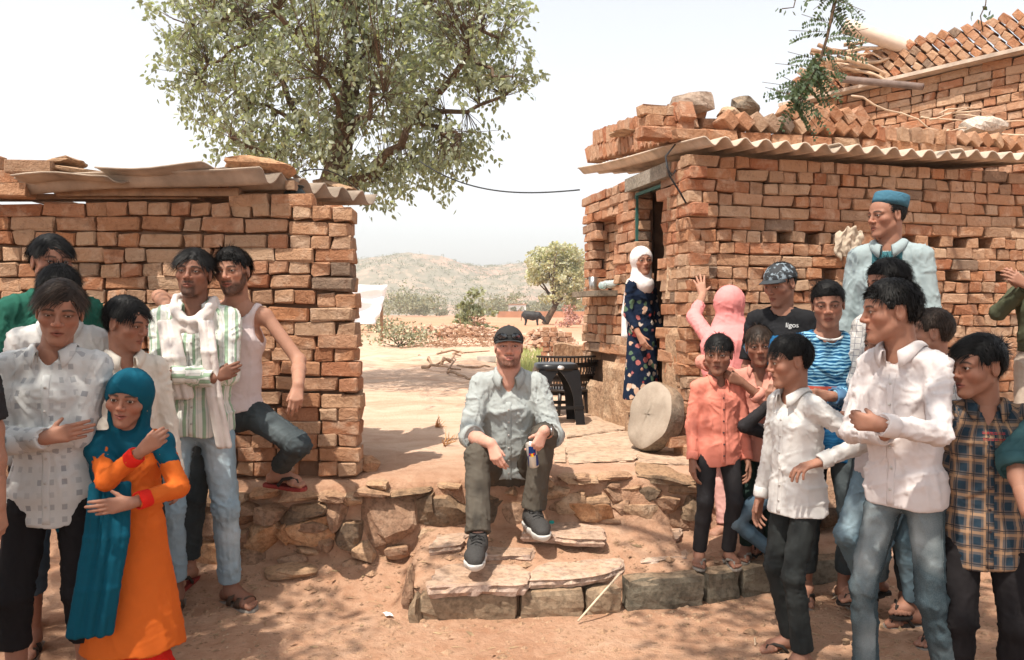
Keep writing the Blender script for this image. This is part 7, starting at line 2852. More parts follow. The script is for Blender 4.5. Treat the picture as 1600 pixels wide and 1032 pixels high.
# shoes
SHOE = cloth('grey_mesh_shoe', (.055, .052, .050), rough=.8, wr=60)
MIDS = plain('shoe_midsole', (.55, .53, .50), .7, .15, 20, .2)
LACE = plain('black_lace', (.02, .02, .02), .8, .2, 20, 0)
for sd, sg_ in (('L', 1), ('R', -1)):
    ff = frame(F.fy[sd]); a = F.an[sd]; s = F.s
    Pq = lambda l, f_, u: a + (ff[:, 0] * l * sg_ + ff[:, 1] * f_) * s + UP * (u - .078) * s
    g_ = [group([cone(Pq(0, -.05, .045), Pq(0, .03, .055), .040 * s, .042 * s, ff[:, 0], .95), cone(Pq(0, .03, .06), Pq(.004, .13, .040), .044 * s, .034 * s, ff[:, 0], 1.1), cone(Pq(.004, .13, .036), Pq(-.004, .185, .030), .036 * s, .028 * s, ff[:, 0], 1.25), cone(Pq(0, -.02, .07), Pq(0, .0, .105), .042 * s, .040 * s)], .03)]
    f, lo, hi = field(g_, [('plane', Pq(0, 0, .018), -UP), ('plane', Pq(0, 0, .112), UP)])
    sh_ = surf_obj('shoe', f, lo, hi, .0055, [SHOE], P0, F.pos)
    f, lo, hi = field([group([cone(Pq(0, -.055, .016), Pq(0, .04, .014), .042 * s, .042 * s, ff[:, 0], .98), cone(Pq(0, .04, .014), Pq(.003, .14, .014), .042 * s, .043 * s, ff[:, 0], 1.05), cone(Pq(.003, .14, .014), Pq(-.004, .19, .020), .043 * s, .034 * s, ff[:, 0], 1.1)], .02)], [('plane', Pq(0, 0, -.012), -UP), ('plane', Pq(0, 0, .022), UP)])
    surf_obj('midsole', f, lo, hi, .0055, [MIDS], sh_, F.pos)
    lc = MB()
    for i in range(5):
        y_ = .045 + .020 * i; u_ = .116 - .010 * i
        lc.tube([Vector(Pq(-.026, y_, u_ - .012) - F.pos), Vector(Pq(0, y_ + .006, u_ + .0) - F.pos), Vector(Pq(.026, y_ + .014, u_ - .014) - F.pos)], .0026, 6)
    lc.tube([Vector(Pq(0, .05, .108) - F.pos), Vector(Pq(.03, .07, .112) - F.pos), Vector(Pq(.035, .05, .098) - F.pos), Vector(Pq(0, .05, .108) - F.pos), Vector(Pq(-.03, .068, .110) - F.pos), Vector(Pq(-.034, .05, .098) - F.pos)], .0024, 6)
    lc.build('shoelace', LACE, sh_, True)
# wrist watch and ring
Wr, d = F.wr['L'], F.hd['L']
dw = nrm(F.wr['L'] - F.el['L'])
x = nrm(np.cross(dw, UP)); y = np.cross(dw, x)
wt = MB(); c0 = Wr - dw * .035
wt.sheet([[Vector(c0 + dw * o_ + (x * math.cos(w) + y * math.sin(w)) * .0335 - F.pos) for w in np.linspace(0, 2 * math.pi, 25)] for o_ in (-.010, .010)], .003)
wo = wt.build('wristwatch', plain('watch_strap', (.02, .02, .02), .5, .1, 20, 0), P0, True)
out = nrm(-F.pn['L'] * .9 + UP * .2); out = nrm(out - dw * (out @ dw))
Mx = Matrix([list(r_) for r_ in np.stack([nrm(np.cross(out, dw)) * -1, dw, out], 1)]).to_4x4()
if Mx.determinant() < 0: Mx = Matrix([list(r_) for r_ in np.stack([nrm(np.cross(out, dw)), dw, out], 1)]).to_4x4()
MB().lathe([(.0215, 0), (.0235, .003), (.0225, .010), (.018, .0115), (.001, .0115)], 24, Matrix.Translation(Vector(c0 + out * .031 - F.pos)) @ Mx).build('watch_case', plain('steel_case', (.28, .27, .26), .3, .1, 10, 0, metallic=.8), wo, True)
# the drink can in his left hand
cp_ = Vector(F.wr['L'] + F.hd['L'] * .105 + F.pn['L'] * .030 + A3((-.006, 0, -.028)))
can = thing('drink_can', 'slim blue and silver drink can held by the seated man', 'drink can', cp_)
can.rotation_euler = (R(6), R(-10), 0)
CB = plain('can_blue', (.012, .045, .20), .3, .1, 10, 0, metallic=.4)
CS = plain('can_silver', (.60, .56, .50), .3, .06, 10, 0, metallic=.5)
CR = plain('can_red', (.55, .02, .02), .35, .05, 10, 0)
cr_ = .0265
MB().lathe([(.019, -.067), (.024, -.064), (cr_, -.057), (cr_, .055), (.023, .062), (.0235, .0655), (.021, .064), (.020, .060)], 28).build('can_body', CS, can, True)
pn = MB()
for a0, z0, z1 in ((0, -.055, .0), (math.pi / 2, .0, .053), (math.pi, -.055, .0), (3 * math.pi / 2, .0, .053)):
    for (za, zb_, sh0, sh1) in ((z0, z1, .10, .10),):
        rows = [[Vector(((cr_ + .0004) * math.cos(w + .35 * (zz / .055)), (cr_ + .0004) * math.sin(w + .35 * (zz / .055)), zz)) for w in np.linspace(a0 - math.pi / 4, a0 + math.pi / 4, 9)] for zz in (za, zb_)]
        pn.sheet(rows[::-1])
pn.build('blue_panel', CB, can, True)
lg = MB()
for s_ in (1, -1):
    rows = [[Vector(((cr_ + .0009) * math.cos(-math.pi / 2 + s_ * (.12 + .42 * t)), (cr_ + .0009) * math.sin(-math.pi / 2 + s_ * (.12 + .42 * t)), .002 + .010 * math.sin(2.4 * t) + dz * (1 - .5 * t))) for t in np.linspace(0, 1, 7)] for dz in (-.005, .006)]
    lg.sheet(rows)
lg.build('red_emblem', CR, can, True)
MB().sheet([[Vector(((cr_ + .0007) * math.cos(-math.pi / 2 + a_ * rr_), (cr_ + .0007) * math.sin(-math.pi / 2 + a_ * rr_), .005 + zz)) for a_ in np.linspace(-.32, .32, 7)] for zz, rr_ in ((-.009, .5), (-.004, 1), (.004, 1), (.009, .5))]).build('yellow_disc', plain('can_yellow', (.75, .48, .03), .35, .05, 10, 0), can, True)

# --- left group -------------------------------------------------------------
F, P0 = person('tall man in green shirt standing at the back against the brick shed', 80, 3.58, 1.80, 35, SK_M, hyaw=48, hpitch=4, armL=HANG(), armR=HANG(), mous=.6)
shirt(F, P0, GREENC, seed=7); trousers(F, P0, BLACKT, seed=8); hair(F, P0, HAIR_BLACK, 'side', 1.15, seed=7, part=-2.5, length=1.1); sandals(F, P0, RUBBER, RUBBER)

F, P0 = person('youth in white shirt almost hidden behind the boy in printed shirt', 93, 3.34, 1.655, 30, SK_M, hyaw=45, hpitch=10, armL=HANG(), armR=HANG(), footL=(.10, .05, 0), footR=(.12, -.02, 0))
shirt(F, P0, WHITE, seed=17); trousers(F, P0, JBLUE, seed=18, end=(.5, .5), rb=1.1); hair(F, P0, HAIR_BLACK, 'short', 1.1, seed=9); sandals(F, P0, GREYRUB, RUBBER, 'strap')

F, P0 = person('boy in cream open collared shirt turning his head towards the striped shirt', 192, 3.34, 1.515, 40, SK_M, detail=2, hyaw=78, hpitch=12, armL=HANG(), armR=HANG(), nose=.9, chub=.2)
shirt(F, P0, CREAM, seed=27, vneck=.14, placket=1); trousers(F, P0, DKTR, seed=28); hair(F, P0, HAIR_BLACK, 'side', 1.15, seed=12, length=1.2, part=-3); sandals(F, P0, RUBBER, RUBBER)

F, P0 = person('teenage boy with folded arms in white shirt printed with grey squares', 84, 2.86, 1.575, 14, SK_M, detail=2, hyaw=26, hpitch=11, hroll=-4, headoff=(.03, 0, 0), eyeopen=.26, gaze=(6, 14), jaw=.95,
               armL=CROSS(1.09, -.12, .17, hidden=False), armR=CROSS(1.115, -.02, .20, d=(-1, -.15, .18)), footL=(.11, 0, 0), footR=(.13, .06, 0), buttons=BTN, shw=1.06)
shirt(F, P0, PRINT, hem=.435, seed=37, placket=1, amp=.0105, collar_open=34); trousers(F, P0, BLACKT, seed=38, end=(.50, .50), rb=1.1, amp=.009); hair(F, P0, HAIR_BROWN, 'side', 1.2, 2600, seed=15, length=1.25, part=3.5, hairline=5.6); sandals(F, P0, GREYRUB, RUBBER)

# --- girl with the teal scarf
F, P0 = person('smiling girl in orange tunic with red cuffs and long teal scarf', 203, 2.90, 1.245, 14, SK_M, detail=2, hyaw=8, hpitch=5, hroll=-7, nose=.86, chub=.55, jaw=.92, lipw=2.7, smile=.9, cheeky=1, gaze=(4, 4), shw=.93, girth=.94, legk=.6, lip=(.30, .11, .085),
               armR=dict(w=at(222, 704, 2.70), hint=(.9, -.2, -1), pose='grip', palm=(-.2, -.9, .1), d=(-.75, .35, .55)),
               armL=dict(w=at(206, 786, 2.69), hint=(1, -.2, -.5), pose='flat', palm=(0, -1, 0), d=(-1, .1, -.10)), buttons=BTND)
s = F.s
shirt(F, P0, ORANGE, name='tunic', hem=.155, sleeve=.93, collar=False, vneck=.03, seed=41, flare=.082, loose=.012, amp=.0085, cuff_mat=REDC, chestk=.95)
HZ = gz(*F.pos[:2])
cloth_obj(F, 'red_trousers', [group([cone(F.hip - UP * .42 * s, A3((F.pos[0] - .05, F.pos[1], HZ + .07)), .055 * s, .105 * s), cone(F.hip - UP * .42 * s, A3((F.pos[0] + .075, F.pos[1] + .02, HZ + .07)), .055 * s, .115 * s)], .02)], [], [(F.hip, A3((F.pos[0], F.pos[1], HZ)), .18, 0, .5)], REDC, P0, .009, .008, 45, torso=False)
T, B, N = F.T, F.B, F.neck
shl = {sd: F.sh[sd] for sd in 'LR'}
TP = lambda px, py, Y: A3(at(px, py, Y))
veil(F, P0, TEAL, inflate=.8, open_=(8.6, 8.6, 10.4), open_c=(0, 8.6, -6.6), seed=47, amp=.005, h=.0058,
     drape=[cone(N - T[:, 2] * .035 - T[:, 1] * .01, N - T[:, 2] * .06 + T[:, 1] * .02, .066 * s, .080 * s), cone(N - T[:, 2] * .04, shl['R'] + T[:, 0] * -.012, .072 * s, .066 * s), cone(N - T[:, 2] * .04, shl['L'] + T[:, 0] * .005, .072 * s, .062 * s),
            cone(shl['R'] - T[:, 0] * .02, F.el['R'] * .55 + shl['R'] * .45 - T[:, 1] * .01, .068 * s, .060 * s), cone(shl['R'] + T[:, 1] * .005, TP(166, 775, 2.82), .062 * s, .036), cone(shl['L'] * 1.0, F.el['L'] * .42 + shl['L'] * .58, .062 * s, .055 * s)],
     tails=[([TP(172, 760, 2.78), TP(166, 840, 2.74), TP(152, 920, 2.72), TP(140, 990, 2.72)], .014, .016, F.B[:, 0], 4.6), ([TP(133, 735, 2.86), TP(120, 800, 2.84), TP(112, 825, 2.82)], .02, .014, F.B[:, 0], 3.2)])
hair(F, P0, HAIR_BLACK, 'short', .05, 200, 6, .4, 5.6)
sandals(F, P0, RUBBER, RUBBER)
for sg_ in (1, -1):
    ep = F.head + F.HM @ (A3((7.4 * sg_, .6, -3.6)) * F.hk)
    MB().lathe([(.0005, -.012), (.004, -.009), (.002, .004), (.0005, .008)], 8, Matrix.Translation(Vector(ep - F.pos))).build('earring', plain('gold', (.55, .40, .18), .3, .1, 10, 0, metallic=.8), P0, True)

# --- man in the vest with his foot up
F7, P7 = person('bearded man in white vest and dark jeans resting one foot on the plinth', 372, 3.98, 1.73, 8, SK_L, detail=2, beard=.93, mous=.9, smile=.5, hip=at(366, 640, 3.97), lean=2, tilt=-3, tyaw=-2, hyaw=-4, hpitch=2, hroll=5, headoff=(.0, -.03, 0), lipw=2.6, girth=.96,
               armR=dict(w=at(262, 478, 3.80), hint=(.8, -.9, .2), pose='drape', palm=(-.1, -.3, -1), d=(-.35, .75, -.55)),
               armL=dict(w=at(466, 602, 3.68), hint=(.15, -1, -.1), pose='drape', palm=(-.35, -.7, -.5), d=(.05, .55, -.85)),
               footL=Vector((at(430, 765, 4.02).x, 4.05, .545)), footR=Vector((at(298, 915, 3.95).x, 3.93, gz(at(298, 915, 3.95).x, 3.93) + .015)), kneeL=(.55, 1.4, 1.0), kneeR=(.1, 1, 0), fyawL=66, fyawR=-6)
shirt(F7, P7, TANK, name='vest', sleeve=0, collar=False, straps=True, vneck=.13, neck=.085, hem=.505, ease=.006, loose=.006, seed=51, amp=.006)
trousers(F7, P7, JGREY, seed=52, end=(.80, .86), rt=.98, rb=1.0, amp=.012); hair(F7, P7, HAIR_BLACK, 'quiff', 1.3, 2600, seed=22, length=.8, wid=.4, part=-9); sandals(F7, P7, REDRUB, RUBBER)

# --- man in the striped shirt
F, P0 = person('man with folded arms in green striped shirt white scarf and faded jeans', 306, 3.76, 1.735, 12, SK_D, detail=2, z=.02, beard=.85, goatee=.85, mous=.9, hyaw=6, hpitch=-4, hroll=-3, headoff=(.0, 0, 0), tilt=0, eyeopen=.30,
               armL=CROSS(1.135, -.07, .20, hidden=True, hint=(1.2, -.1, -.8)), armR=CROSS(1.115, -.105, .175, pose='drape', d=(-.9, .05, .35), palm=(0, -1, 0), hidden=False, hint=(1.2, -.1, -.8)),
               footR=(.10, .0, 0), footL=at(360, 940, 3.80) + Vector((0, 0, 0)), fyawL=58, fyawR=10, kneeL=(.3, 1, 0), buttons=BTN)
shirt(F, P0, STRIPE, hem=.482, seed=61, placket=1, vneck=.13, collar_open=36, amp=.0105)
trousers(F, P0, JLIGHT, seed=62, end=(.93, .86), rb=1.02, amp=.0105); hair(F, P0, HAIR_BLACK, 'side', 1.25, 2800, seed=25, length=1.35, part=2.0, long_=1.5)
scarf_ring(F, P0, SCARFW, r=.080, th=.0155, seed=63, tails=[([A3(at(262, 505, 3.66)), A3(at(272, 560, 3.58)), A3(at(285, 620, 3.60))], .012, .012, F.T[:, 0], 3.6), ([A3(at(322, 505, 3.64)), A3(at(327, 550, 3.60)), A3(at(335, 620, 3.62)), A3(at(350, 697, 3.64))], .012, .012, F.T[:, 0], 2.6)])
sandals(F, P0, GREYRUB, LEATHER, 'strap')

# --- arm at the picture's edge
F, P0 = person('person at the picture edge of whom only a hanging bare forearm shows', -118, 2.45, 1.68, 0, SK_L, hairn=.5, armL=dict(w=Vector(at(-1, 815, 2.47)), hint=(1, -.6, 0), pose='relax', palm=(-1, -.3, 0)), armR=HANG())
shirt(F, P0, DARKC, sleeve=.45, seed=71, cuffs=False); trousers(F, P0, BLACKT, seed=72); hair(F, P0, HAIR_BLACK, 'short', 1, 900, seed=73); sandals(F, P0, RUBBER, RUBBER)

# --- doorway girl
F, P0 = person('girl in white head scarf and navy floral dress leaning in the doorway', 1003, 5.72, 1.25, 36, SK_L, z=.69, legk=.55, hyaw=10, hpitch=2, hroll=6, tilt=3, nose=.85, shw=.92, girth=.95, armR=HANG(.16, .12, .83), armL=HANG(), buttons=BTN)
s = F.s
shirt(F, P0, FLORAL, name='dress', hem=.10, sleeve=.86, collar=False, vneck=.03, seed=81, flare=.05, loose=.012, amp=.008, chestk=1.0, cuffs=False)
T, N = F.T, F.neck
veil(F, P0, WHITEV, inflate=.7, open_=(6.8, 7.6, 8.2), open_c=(0, 8.6, -3.4), seed=83, amp=.005, h=.0075, drape=[cone(N + T[:, 2] * .03, N - T[:, 2] * .05 + T[:, 1] * .03, .085 * s, .11 * s), cone(N - T[:, 2] * .01, F.sh['R'] * .8 + N * .2, .08 * s, .066 * s), cone(N - T[:, 2] * .01, F.sh['L'] * .8 + N * .2, .08 * s, .066 * s)],
     tails=[([A3(at(985, 455, 5.72)), A3(at(979, 490, 5.74)), A3(at(977, 525, 5.74))], .018, .012, nrm(A3((.5, -.8, 0))), 2.8)])
hair(F, P0, HAIR_BLACK, 'short', .1, 300, 6, .4, 5.2); sandals(F, P0, RUBBER, RUBBER)

# --- pink veil, seen from behind
F, P0 = person('woman in pink veil seen from behind touching the house corner with raised hand', 1140, 4.50, 1.435, 168, SK_L, z=.17, hyaw=160, detail=1, armL=dict(w=Vector((at(1098, 462, 4.86))), hint=(.9, -.4, -.6), pose='spread', palm=(.1, 1, 0), d=(.18, .35, .9)), armR=HANG(), fyawL=-70, fyawR=-120, footL=at(1135, 842, 4.42), shw=.92)
s = F.s; T, N = F.T, F.neck
shirt(F, P0, PINKV, name='dress', hem=.30, sleeve=.8, collar=False, vneck=0, seed=91, flare=.05, loose=.02, amp=.009, cuffs=False)
trousers(F, P0, cloth('pale_pink_trousers', (.62, .34, .30)), seed=92, rb=1.25)
veil(F, P0, PINKV, inflate=.9, seed=93, amp=.008, open_c=(0, 10.5, -2), drape=[cone(N, N - T[:, 2] * .10 - T[:, 1] * .03, .10 * s, .15 * s, T[:, 0], 1.3), cone(N - T[:, 2] * .10 - T[:, 1] * .03, F.waist - T[:, 1] * .05, .15 * s, .14 * s, T[:, 0], 1.3)])

# --- boy with the cap
F, P0 = person('boy in patterned black cap and black t-shirt looking down by the wall', 1222, 4.18, 1.565, -28, SK_M, hyaw=-58, hpitch=16, armL=HANG(), armR=HANG(), nose=.95, footL=(.1, 0, 0))
shirt(F, P0, BLACKC, name='t_shirt', sleeve=.42, collar=False, vneck=0, neck=.060, hem=.45, seed=101, cuffs=False, amp=.007); trousers(F, P0, JGREY, seed=102); hair(F, P0, HAIR_BLACK, 'short', .5, 1200, seed=31, hairline=30, length=.6); sandals(F, P0, RUBBER, RUBBER)


def capmat():
    t = NT('patterned_cap'); tc = t.n('TexCoord'); nz = t.noise(26, 3, .6, tc.outputs['Object'], 1.0)
    t.base(t.ramp(nz.outputs[0], [(.50, (.018, .02, .024)), (.56, (.22, .27, .31))]).outputs[0]); t.set(Roughness=.75)
    return t.m


cap(F, P0, capmat(), plain('dark_brim', (.035, .04, .045), .7, .2, 20, .1), low=4.0)
# lettering on his chest
def flat_text(txt, size, F, px, py, Y, mat, parent, name='lettering'):
    cu = bpy.data.curves.new(name, 'FONT'); cu.body = txt; cu.size = size; cu.align_x = 'CENTER'; cu.extrude = .0006
    tmp = bpy.data.objects.new('lettering_tmp', cu); col.objects.link(tmp)
    dg = bpy.context.evaluated_depsgraph_get()
    me = bpy.data.meshes.new_from_object(tmp.evaluated_get(dg)); bpy.data.objects.remove(tmp); me.name = name
    # press the letters onto the cloth
    T = F.T; o = A3(at(px, py, Y))
    hit = F.shirt_bv.ray_cast(Vector(o), (Vector(F.chest) - Vector(o)).normalized() if True else 0, 2)
    for v in me.vertices:
        w = o + (-T[:, 0] if False else T[:, 0]) * v.co.x + T[:, 2] * v.co.y
        h_ = F.shirt_bv.ray_cast(Vector(w + T[:, 1] * .3), Vector(-T[:, 1]), 1.0)
        base = h_[0] if h_[0] is not None else Vector(w)
        v.co = base + Vector(T[:, 1]) * (.010 + v.co.z) - Vector(F.pos)
    me.materials.clear(); me.materials.append(mat)
    return link(name, me, parent)


LETT = plain('pale_print', (.55, .55, .55), .7, .05, 10, 0)
flat_text('ligos', .036, F, 1236, 512, 4.05, LETT, P0)

# --- zebra jersey boy
F, P0 = person('youth in blue zebra print jersey with folded sleeve behind the white shirted boy', 1292, 3.90, 1.61, -8, SK_M, detail=2, hyaw=-22, hpitch=8, hroll=3, eyeopen=.28, armR=dict(w=at(1226, 590, 4.12), hint=(.8, -1, -.2), pose='relax', palm=(0, -1, -.3)),
               armL=CROSS(1.12, -.02, .17, pose='fist', d=(-1, .1, .0)), shw=1.02)
shirt(F, P0, ZEBRA, name='jersey', sleeve=.96, collar=False, vneck=0, neck=.066, hem=.44, seed=111, amp=.0105, cuff_mat=cloth('jersey_cuff', (.10, .20, .34)))
trousers(F, P0, JGREY, seed=112, end=(.8, .8)); hair(F, P0, HAIR_BLACK, 'quiff', 1.15, 2200, seed=33, length=.8, part=-9); sandals(F, P0, GREYRUB, RUBBER)
ct = F.neck + F.T[:, 1] * .012 * F.s
MB().tube([Vector(ct + F.T[:, 0] * math.sin(a) * .071 * F.s * 1.05 + F.T[:, 1] * (math.cos(a) * .070 + .008) * F.s - F.T[:, 2] * (.004 + .034 * max(0, math.cos(a)) + .0) * F.s - F.pos) for a in np.linspace(0, 2 * math.pi, 25)], .006, 8).build('neckband', WHITE, P0, True)

# --- two small boys on the kerb
F, P0 = person('small boy with arms at his sides in bright salmon shirt on the kerb', 1122, 3.99, 1.185, 6, SK_D, detail=2, hyaw=-22, hpitch=3, nose=.86, chub=.3, armL=HANG(.215, .06, .77), armR=HANG(.215, .06, .80), buttons=BTND, footL=(.09, .0, 0), footR=(.13, -.02, 0), fyawL=8, fyawR=-14, eyeopen=.4)
shirt(F, P0, SALMON, hem=.435, seed=121, placket=1, amp=.0105, collar_open=30, loose=.02); trousers(F, P0, DARKC, seed=122, amp=.007); hair(F, P0, HAIR_BLACK, 'fringe', .8, 2000, seed=41, length=.8, wid=.5); sandals(F, P0, GREYRUB, GREYRUB)
F, P0 = person('small boy in open pale salmon shirt leaning on the boy beside him', 1186, 4.10, 1.225, -14, SK_D, detail=2, hyaw=-14, hpitch=4, hroll=4, nose=.86, chub=.3, armR=dict(w=at(1118, 572, 4.02), hint=(.7, -1, .2), pose='drape', palm=(0, -.3, -1), d=(.2, .6, -.6)), armL=dict(w=at(1160, 598, 3.94), hint=(.6, .2, -1), pose='grip', palm=(0, -1, 0), d=(-.7, .3, .3)), footR=(.08, .04, 0), footL=(.09, .03, 0))
shirt(F, P0, PALESALMON, hem=.42, seed=131, sleeve=.75, vneck=.18, amp=.008, collar_open=44, loose=.022); trousers(F, P0, GRNTR, seed=132, amp=.007); hair(F, P0, HAIR_BROWN, 'fringe', .75, 2000, seed=43, length=.9, wid=.5); sandals(F, P0, GREYRUB, GREYRUB)
F, P0 = person('boy in dark shirt with bent knee mostly hidden behind the white shirted boy', 1232, 3.97, 1.15, -25, SK_M, hairn=.5, hyaw=-40, hpitch=10, armR=dict(w=at(1203, 632, 3.86), hint=(.8, -.2, -1), pose='grip', palm=(0, -1, 0), d=(-.2, .3, .9)), armL=HANG(), footR=at(1214, 884, 3.94), kneeR=(1.6, .8, .3), hipoff=(-.0, 0, -.05), fyawR=-30)
shirt(F, P0, DARKC, hem=.48, seed=141, amp=.007); trousers(F, P0, JBLUE, seed=142, amp=.008); hair(F, P0, HAIR_BLACK, 'short', .9, 900, seed=45); sandals(F, P0, GREYRUB, GREYRUB)

# --- white shirt, hand on hip
F, P0 = person('boy in white shirt standing in profile with his hand on his hip', 1248, 3.22, 1.365, -68, SK_M, detail=2, girth=.86, shw=.92, hyaw=-90, hpitch=8, nose=.88, chub=.2, armL=dict(w=at(1282, 722, 3.06), hint=(.5, -1, -.1), pose='relax', palm=(0, -.2, -1), d=(-.2, 1, -.2)), armR=HANG(), lean=2, footL=(.09, .04, 0), footR=(.09, -.05, 0), buttons=BTN)
shirt(F, P0, WHITE, hem=.452, seed=151, placket=1, amp=.012, loose=.024, flare=.02); trousers(F, P0, DKTR, seed=152, amp=.0105, rb=1.12); hair(F, P0, HAIR_BLACK, 'fringe', 1.0, 2400, seed=47, length=.85); sandals(F, P0, RUBBER, RUBBER)

# --- skullcap
F, P0 = person('tall youth in blue skullcap and grey blue tunic at the back of the group', 1388, 4.27, 1.80, -34, SK_M, z=.30, hyaw=-76, hpitch=2, nose=1.0, armL=HANG(), armR=HANG(), detail=2)
shirt(F, P0, KURTA, name='tunic', hem=.30, seed=161, vneck=.04, collar=True, collar_open=20, amp=.0075, flare=.02, collar_mat=KURTA); trousers(F, P0, KURTA, seed=162); hair(F, P0, HAIR_BLACK, 'short', .5, 1500, seed=49, hairline=30, length=.5); sandals(F, P0, RUBBER, RUBBER)
k, M, c = F.hk, F.HM, F.head
SKC = cloth('blue_skullcap', (.055, .15, .215), rough=.85, wr=30)
rows = []
for (r_, z) in ((.985, 5.4), (1.0, 5.3), (1.02, 8.0), (1.0, 11.2), (.95, 11.9), (.6, 12.3), (.02, 12.4)):
    rows.append([Vector(c + M @ (A3((7.9 * r_ * math.cos(w), -1.6 + 9.3 * r_ * math.sin(w) - (z - 5) * .30, z + 1.9 * math.sin(w) * (1 if z < 11 else 1))) * k) - F.pos) for w in np.linspace(0, 2 * math.pi, 33)])
MB().sheet(rows).build('skullcap', SKC, P0, True)
pr_ = []
for i in range(9):
    z = F.neck[2] - .02 - .026 * i
    row = []
    for u in np.linspace(-1, 1, 6):
        o_ = A3((F.neck[0], F.neck[1], z)) + F.T[:, 0] * u * (.075 if i < 6 else .075 - .02 * (i - 6)) + F.T[:, 1] * .4
        h_ = F.shirt_bv.ray_cast(Vector(o_), Vector(-F.T[:, 1]), .6)
        row.append((h_[0] + Vector(F.T[:, 1]) * .004 if h_[0] is not None else Vector(A3((F.neck[0], F.neck[1], z)) + F.T[:, 0] * u * .07 + F.T[:, 1] * .09)) - Vector(F.pos))
    pr_.append(row[::-1])
MB().sheet(pr_, .002).build('front_panel', TEALP, P0, True)

# --- right cluster
F, P0 = person('youth in checked shirt with folded arms turned away behind the front boy', 1394, 3.72, 1.655, -55, SK_M, z=.05, hyaw=-82, hpitch=6, armL=CROSS(1.13, -.05, .19, hidden=True), armR=CROSS(1.12, -.06, .16, hidden=True), shw=1.0)
shirt(F, P0, CHECK, seed=171); trousers(F, P0, JGREY, seed=172); hair(F, P0, HAIR_BLACK, 'quiff', 1.25, 2300, seed=51, length=1.0, part=-9); sandals(F, P0, RUBBER, RUBBER)
F, P0 = person('boy in white shirt and pale jeans half hidden behind the front boy', 1388, 3.55, 1.415, -48, SK_M, hyaw=-72, hpitch=4, nose=.9, chub=.25, armL=dict(w=at(1350, 660, 3.36), hint=(.6, -.3, -1), pose='grip', palm=(-.3, -.9, 0), d=(-.8, .4, .1)), armR=dict(w=at(1340, 664, 3.40), hint=(.6, -.3, -1), pose='grip', palm=(-.3, -.9, 0), d=(-.8, .4, .1)), footL=at(1372, 925, 3.72), fyawL=-82, footR=at(1352, 935, 3.66), fyawR=-75)
shirt(F, P0, PINKW, seed=181, amp=.008); trousers(F, P0, JPALE, seed=182, amp=.013, rb=1.05, end=(.88, .88)); hair(F, P0, HAIR_BLACK, 'short', .9, 1400, seed=53); sandals(F, P0, RUBBER, RUBBER)
F, P0 = person('boy with short hair and checked shirt behind the shoulder of the front boy', 1462, 3.48, 1.47, -70, SK_M, hyaw=-112, hpitch=2, armL=HANG(), armR=HANG(), footL=(.1, .05, 0))
shirt(F, P0, CHECK, seed=191); trousers(F, P0, JPALE, seed=192, end=(.85, .85)); hair(F, P0, HAIR_BROWN, 'short', .8, 1900, seed=55, length=.6); sandals(F, P0, GREYRUB, RUBBER)

F, P0 = person('tall boy in white shirt and faded dark jeans turning away from the plaid boy', 1418, 2.78, 1.575, -56, SK_M, detail=2, girth=.84, shw=.90, hyaw=-98, hpitch=3, nose=.95, headoff=(-.02, 0, -.01), tilt=2, armL=dict(w=at(1378, 664, 2.50), hint=(.6, -.5, -1), pose='grip', palm=(-.2, -1, 0), d=(-1, .3, .1)), armR=CROSS(1.12, -.02, .19, hidden=True), footL=(.14, -.10, 0), footR=(.10, .10, 0), buttons=BTN)
shirt(F, P0, PINKW, hem=.478, seed=201, placket=1, amp=.012, loose=.018, collar_open=24); trousers(F, P0, JDARK, seed=202, amp=.0115, rb=1.0); hair(F, P0, HAIR_BLACK, 'quiff', 1.15, 2800, seed=57, length=.75, part=-9, wid=.3); sandals(F, P0, RUBBER, RUBBER)

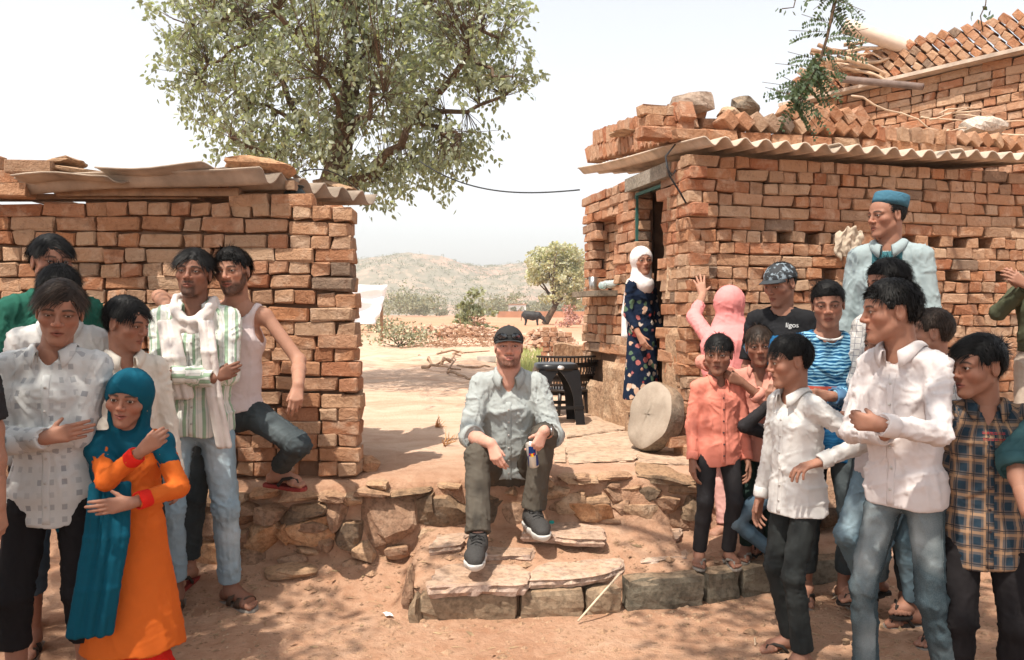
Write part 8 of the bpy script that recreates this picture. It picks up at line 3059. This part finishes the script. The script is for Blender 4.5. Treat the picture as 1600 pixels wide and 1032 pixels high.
F, P0 = person('boy in blue and orange plaid shirt looking towards the seated man', 1541, 2.72, 1.375, -22, SK_M, detail=2, hyaw=-78, hpitch=4, nose=.84, chub=.6, jaw=1.0, girth=1.12, headoff=(-.02, 0, 0), lip=(.30, .11, .09), armR=HANG(.235, .02, .79), armL=HANG(.24, .0, .80), buttons=BTND, footL=(.12, 0, 0))
shirt(F, P0, PLAID, hem=.415, sleeve=.55, seed=211, placket=1, amp=.0105, loose=.026, collar_open=32, vneck=.11); trousers(F, P0, BLACKT, seed=212, amp=.009, rt=1.05, rb=1.15); hair(F, P0, HAIR_BLACK, 'side', 1.25, 3000, seed=59, length=1.2, part=5.5); sandals(F, P0, RUBBER, RUBBER)
flat_text('======\n======', .020, F, 1566, 690, 2.5, plain('red_stitching', (.40, .03, .03), .7, .1, 20, 0), P0, 'embroidery')

F, P0 = person('person at the picture edge in olive sleeves with arms raised before the wall', 1632, 4.45, 1.45, -30, SK_M, hairn=.5, z=.42, hyaw=-60, armL=dict(w=at(1604, 446, 4.20), hint=(.5, .3, -1), pose='relax', palm=(-.5, -1, 0), d=(-.7, .3, .5)), armR=dict(w=at(1600, 452, 4.25), hint=(.9, .1, -1), pose='relax', palm=(-.5, -1, 0), d=(.5, .3, .6)), noarmX=True)
shirt(F, P0, OLIVE, name='pullover', hem=.56, collar=False, vneck=0, seed=221, amp=.007); trousers(F, P0, BEIGET, seed=222, rt=1.05, rb=1.1); hair(F, P0, HAIR_BLACK, 'short', 1, 900, seed=61); sandals(F, P0, RUBBER, RUBBER)
F, P0 = person('person at the picture edge in dark teal sleeve with hand at the hip', 1735, 2.50, 1.45, -40, SK_M, hairn=.5, armR=dict(w=at(1606, 800, 2.42), hint=(1.0, -.3, .2), pose='relax', palm=(-1, 0, 0), d=(-.6, .5, -.3)), armL=HANG(), hyaw=-50)
shirt(F, P0, TEALJ, seed=231, amp=.009, sleeve=.62, sw=1.15); trousers(F, P0, JBLUE, seed=232); hair(F, P0, HAIR_BLACK, 'short', 1, 900, seed=63); sandals(F, P0, RUBBER, RUBBER)

# members of the two groups of onlookers
for o in list(scn.objects):
    if o.get('category') == 'person' and 'ledge' not in o['label'] and 'doorway' not in o['label']:
        o['group'] = 'onlookers standing by the low brick shed' if o.location.x < 0 else 'onlookers standing by the brick house'
    if o.name.split('.')[0] in ('roof_stone', 'roof_slab'): o['group'] = 'stones weighing down the roofs'
    if o.name.split('.')[0] == 'flagstone': o['group'] = 'flagstones laid in the yard'
    if o.name.split('.')[0] == 'brick_heap': o['group'] = 'heaps of broken bricks beyond the yard'
    if o.name.split('.')[0] == 'plastic_bottle': o['group'] = 'bottles on the window sill'
    if o.name.split('.')[0] == 'twig': o['group'] = 'twigs lying on the earth'
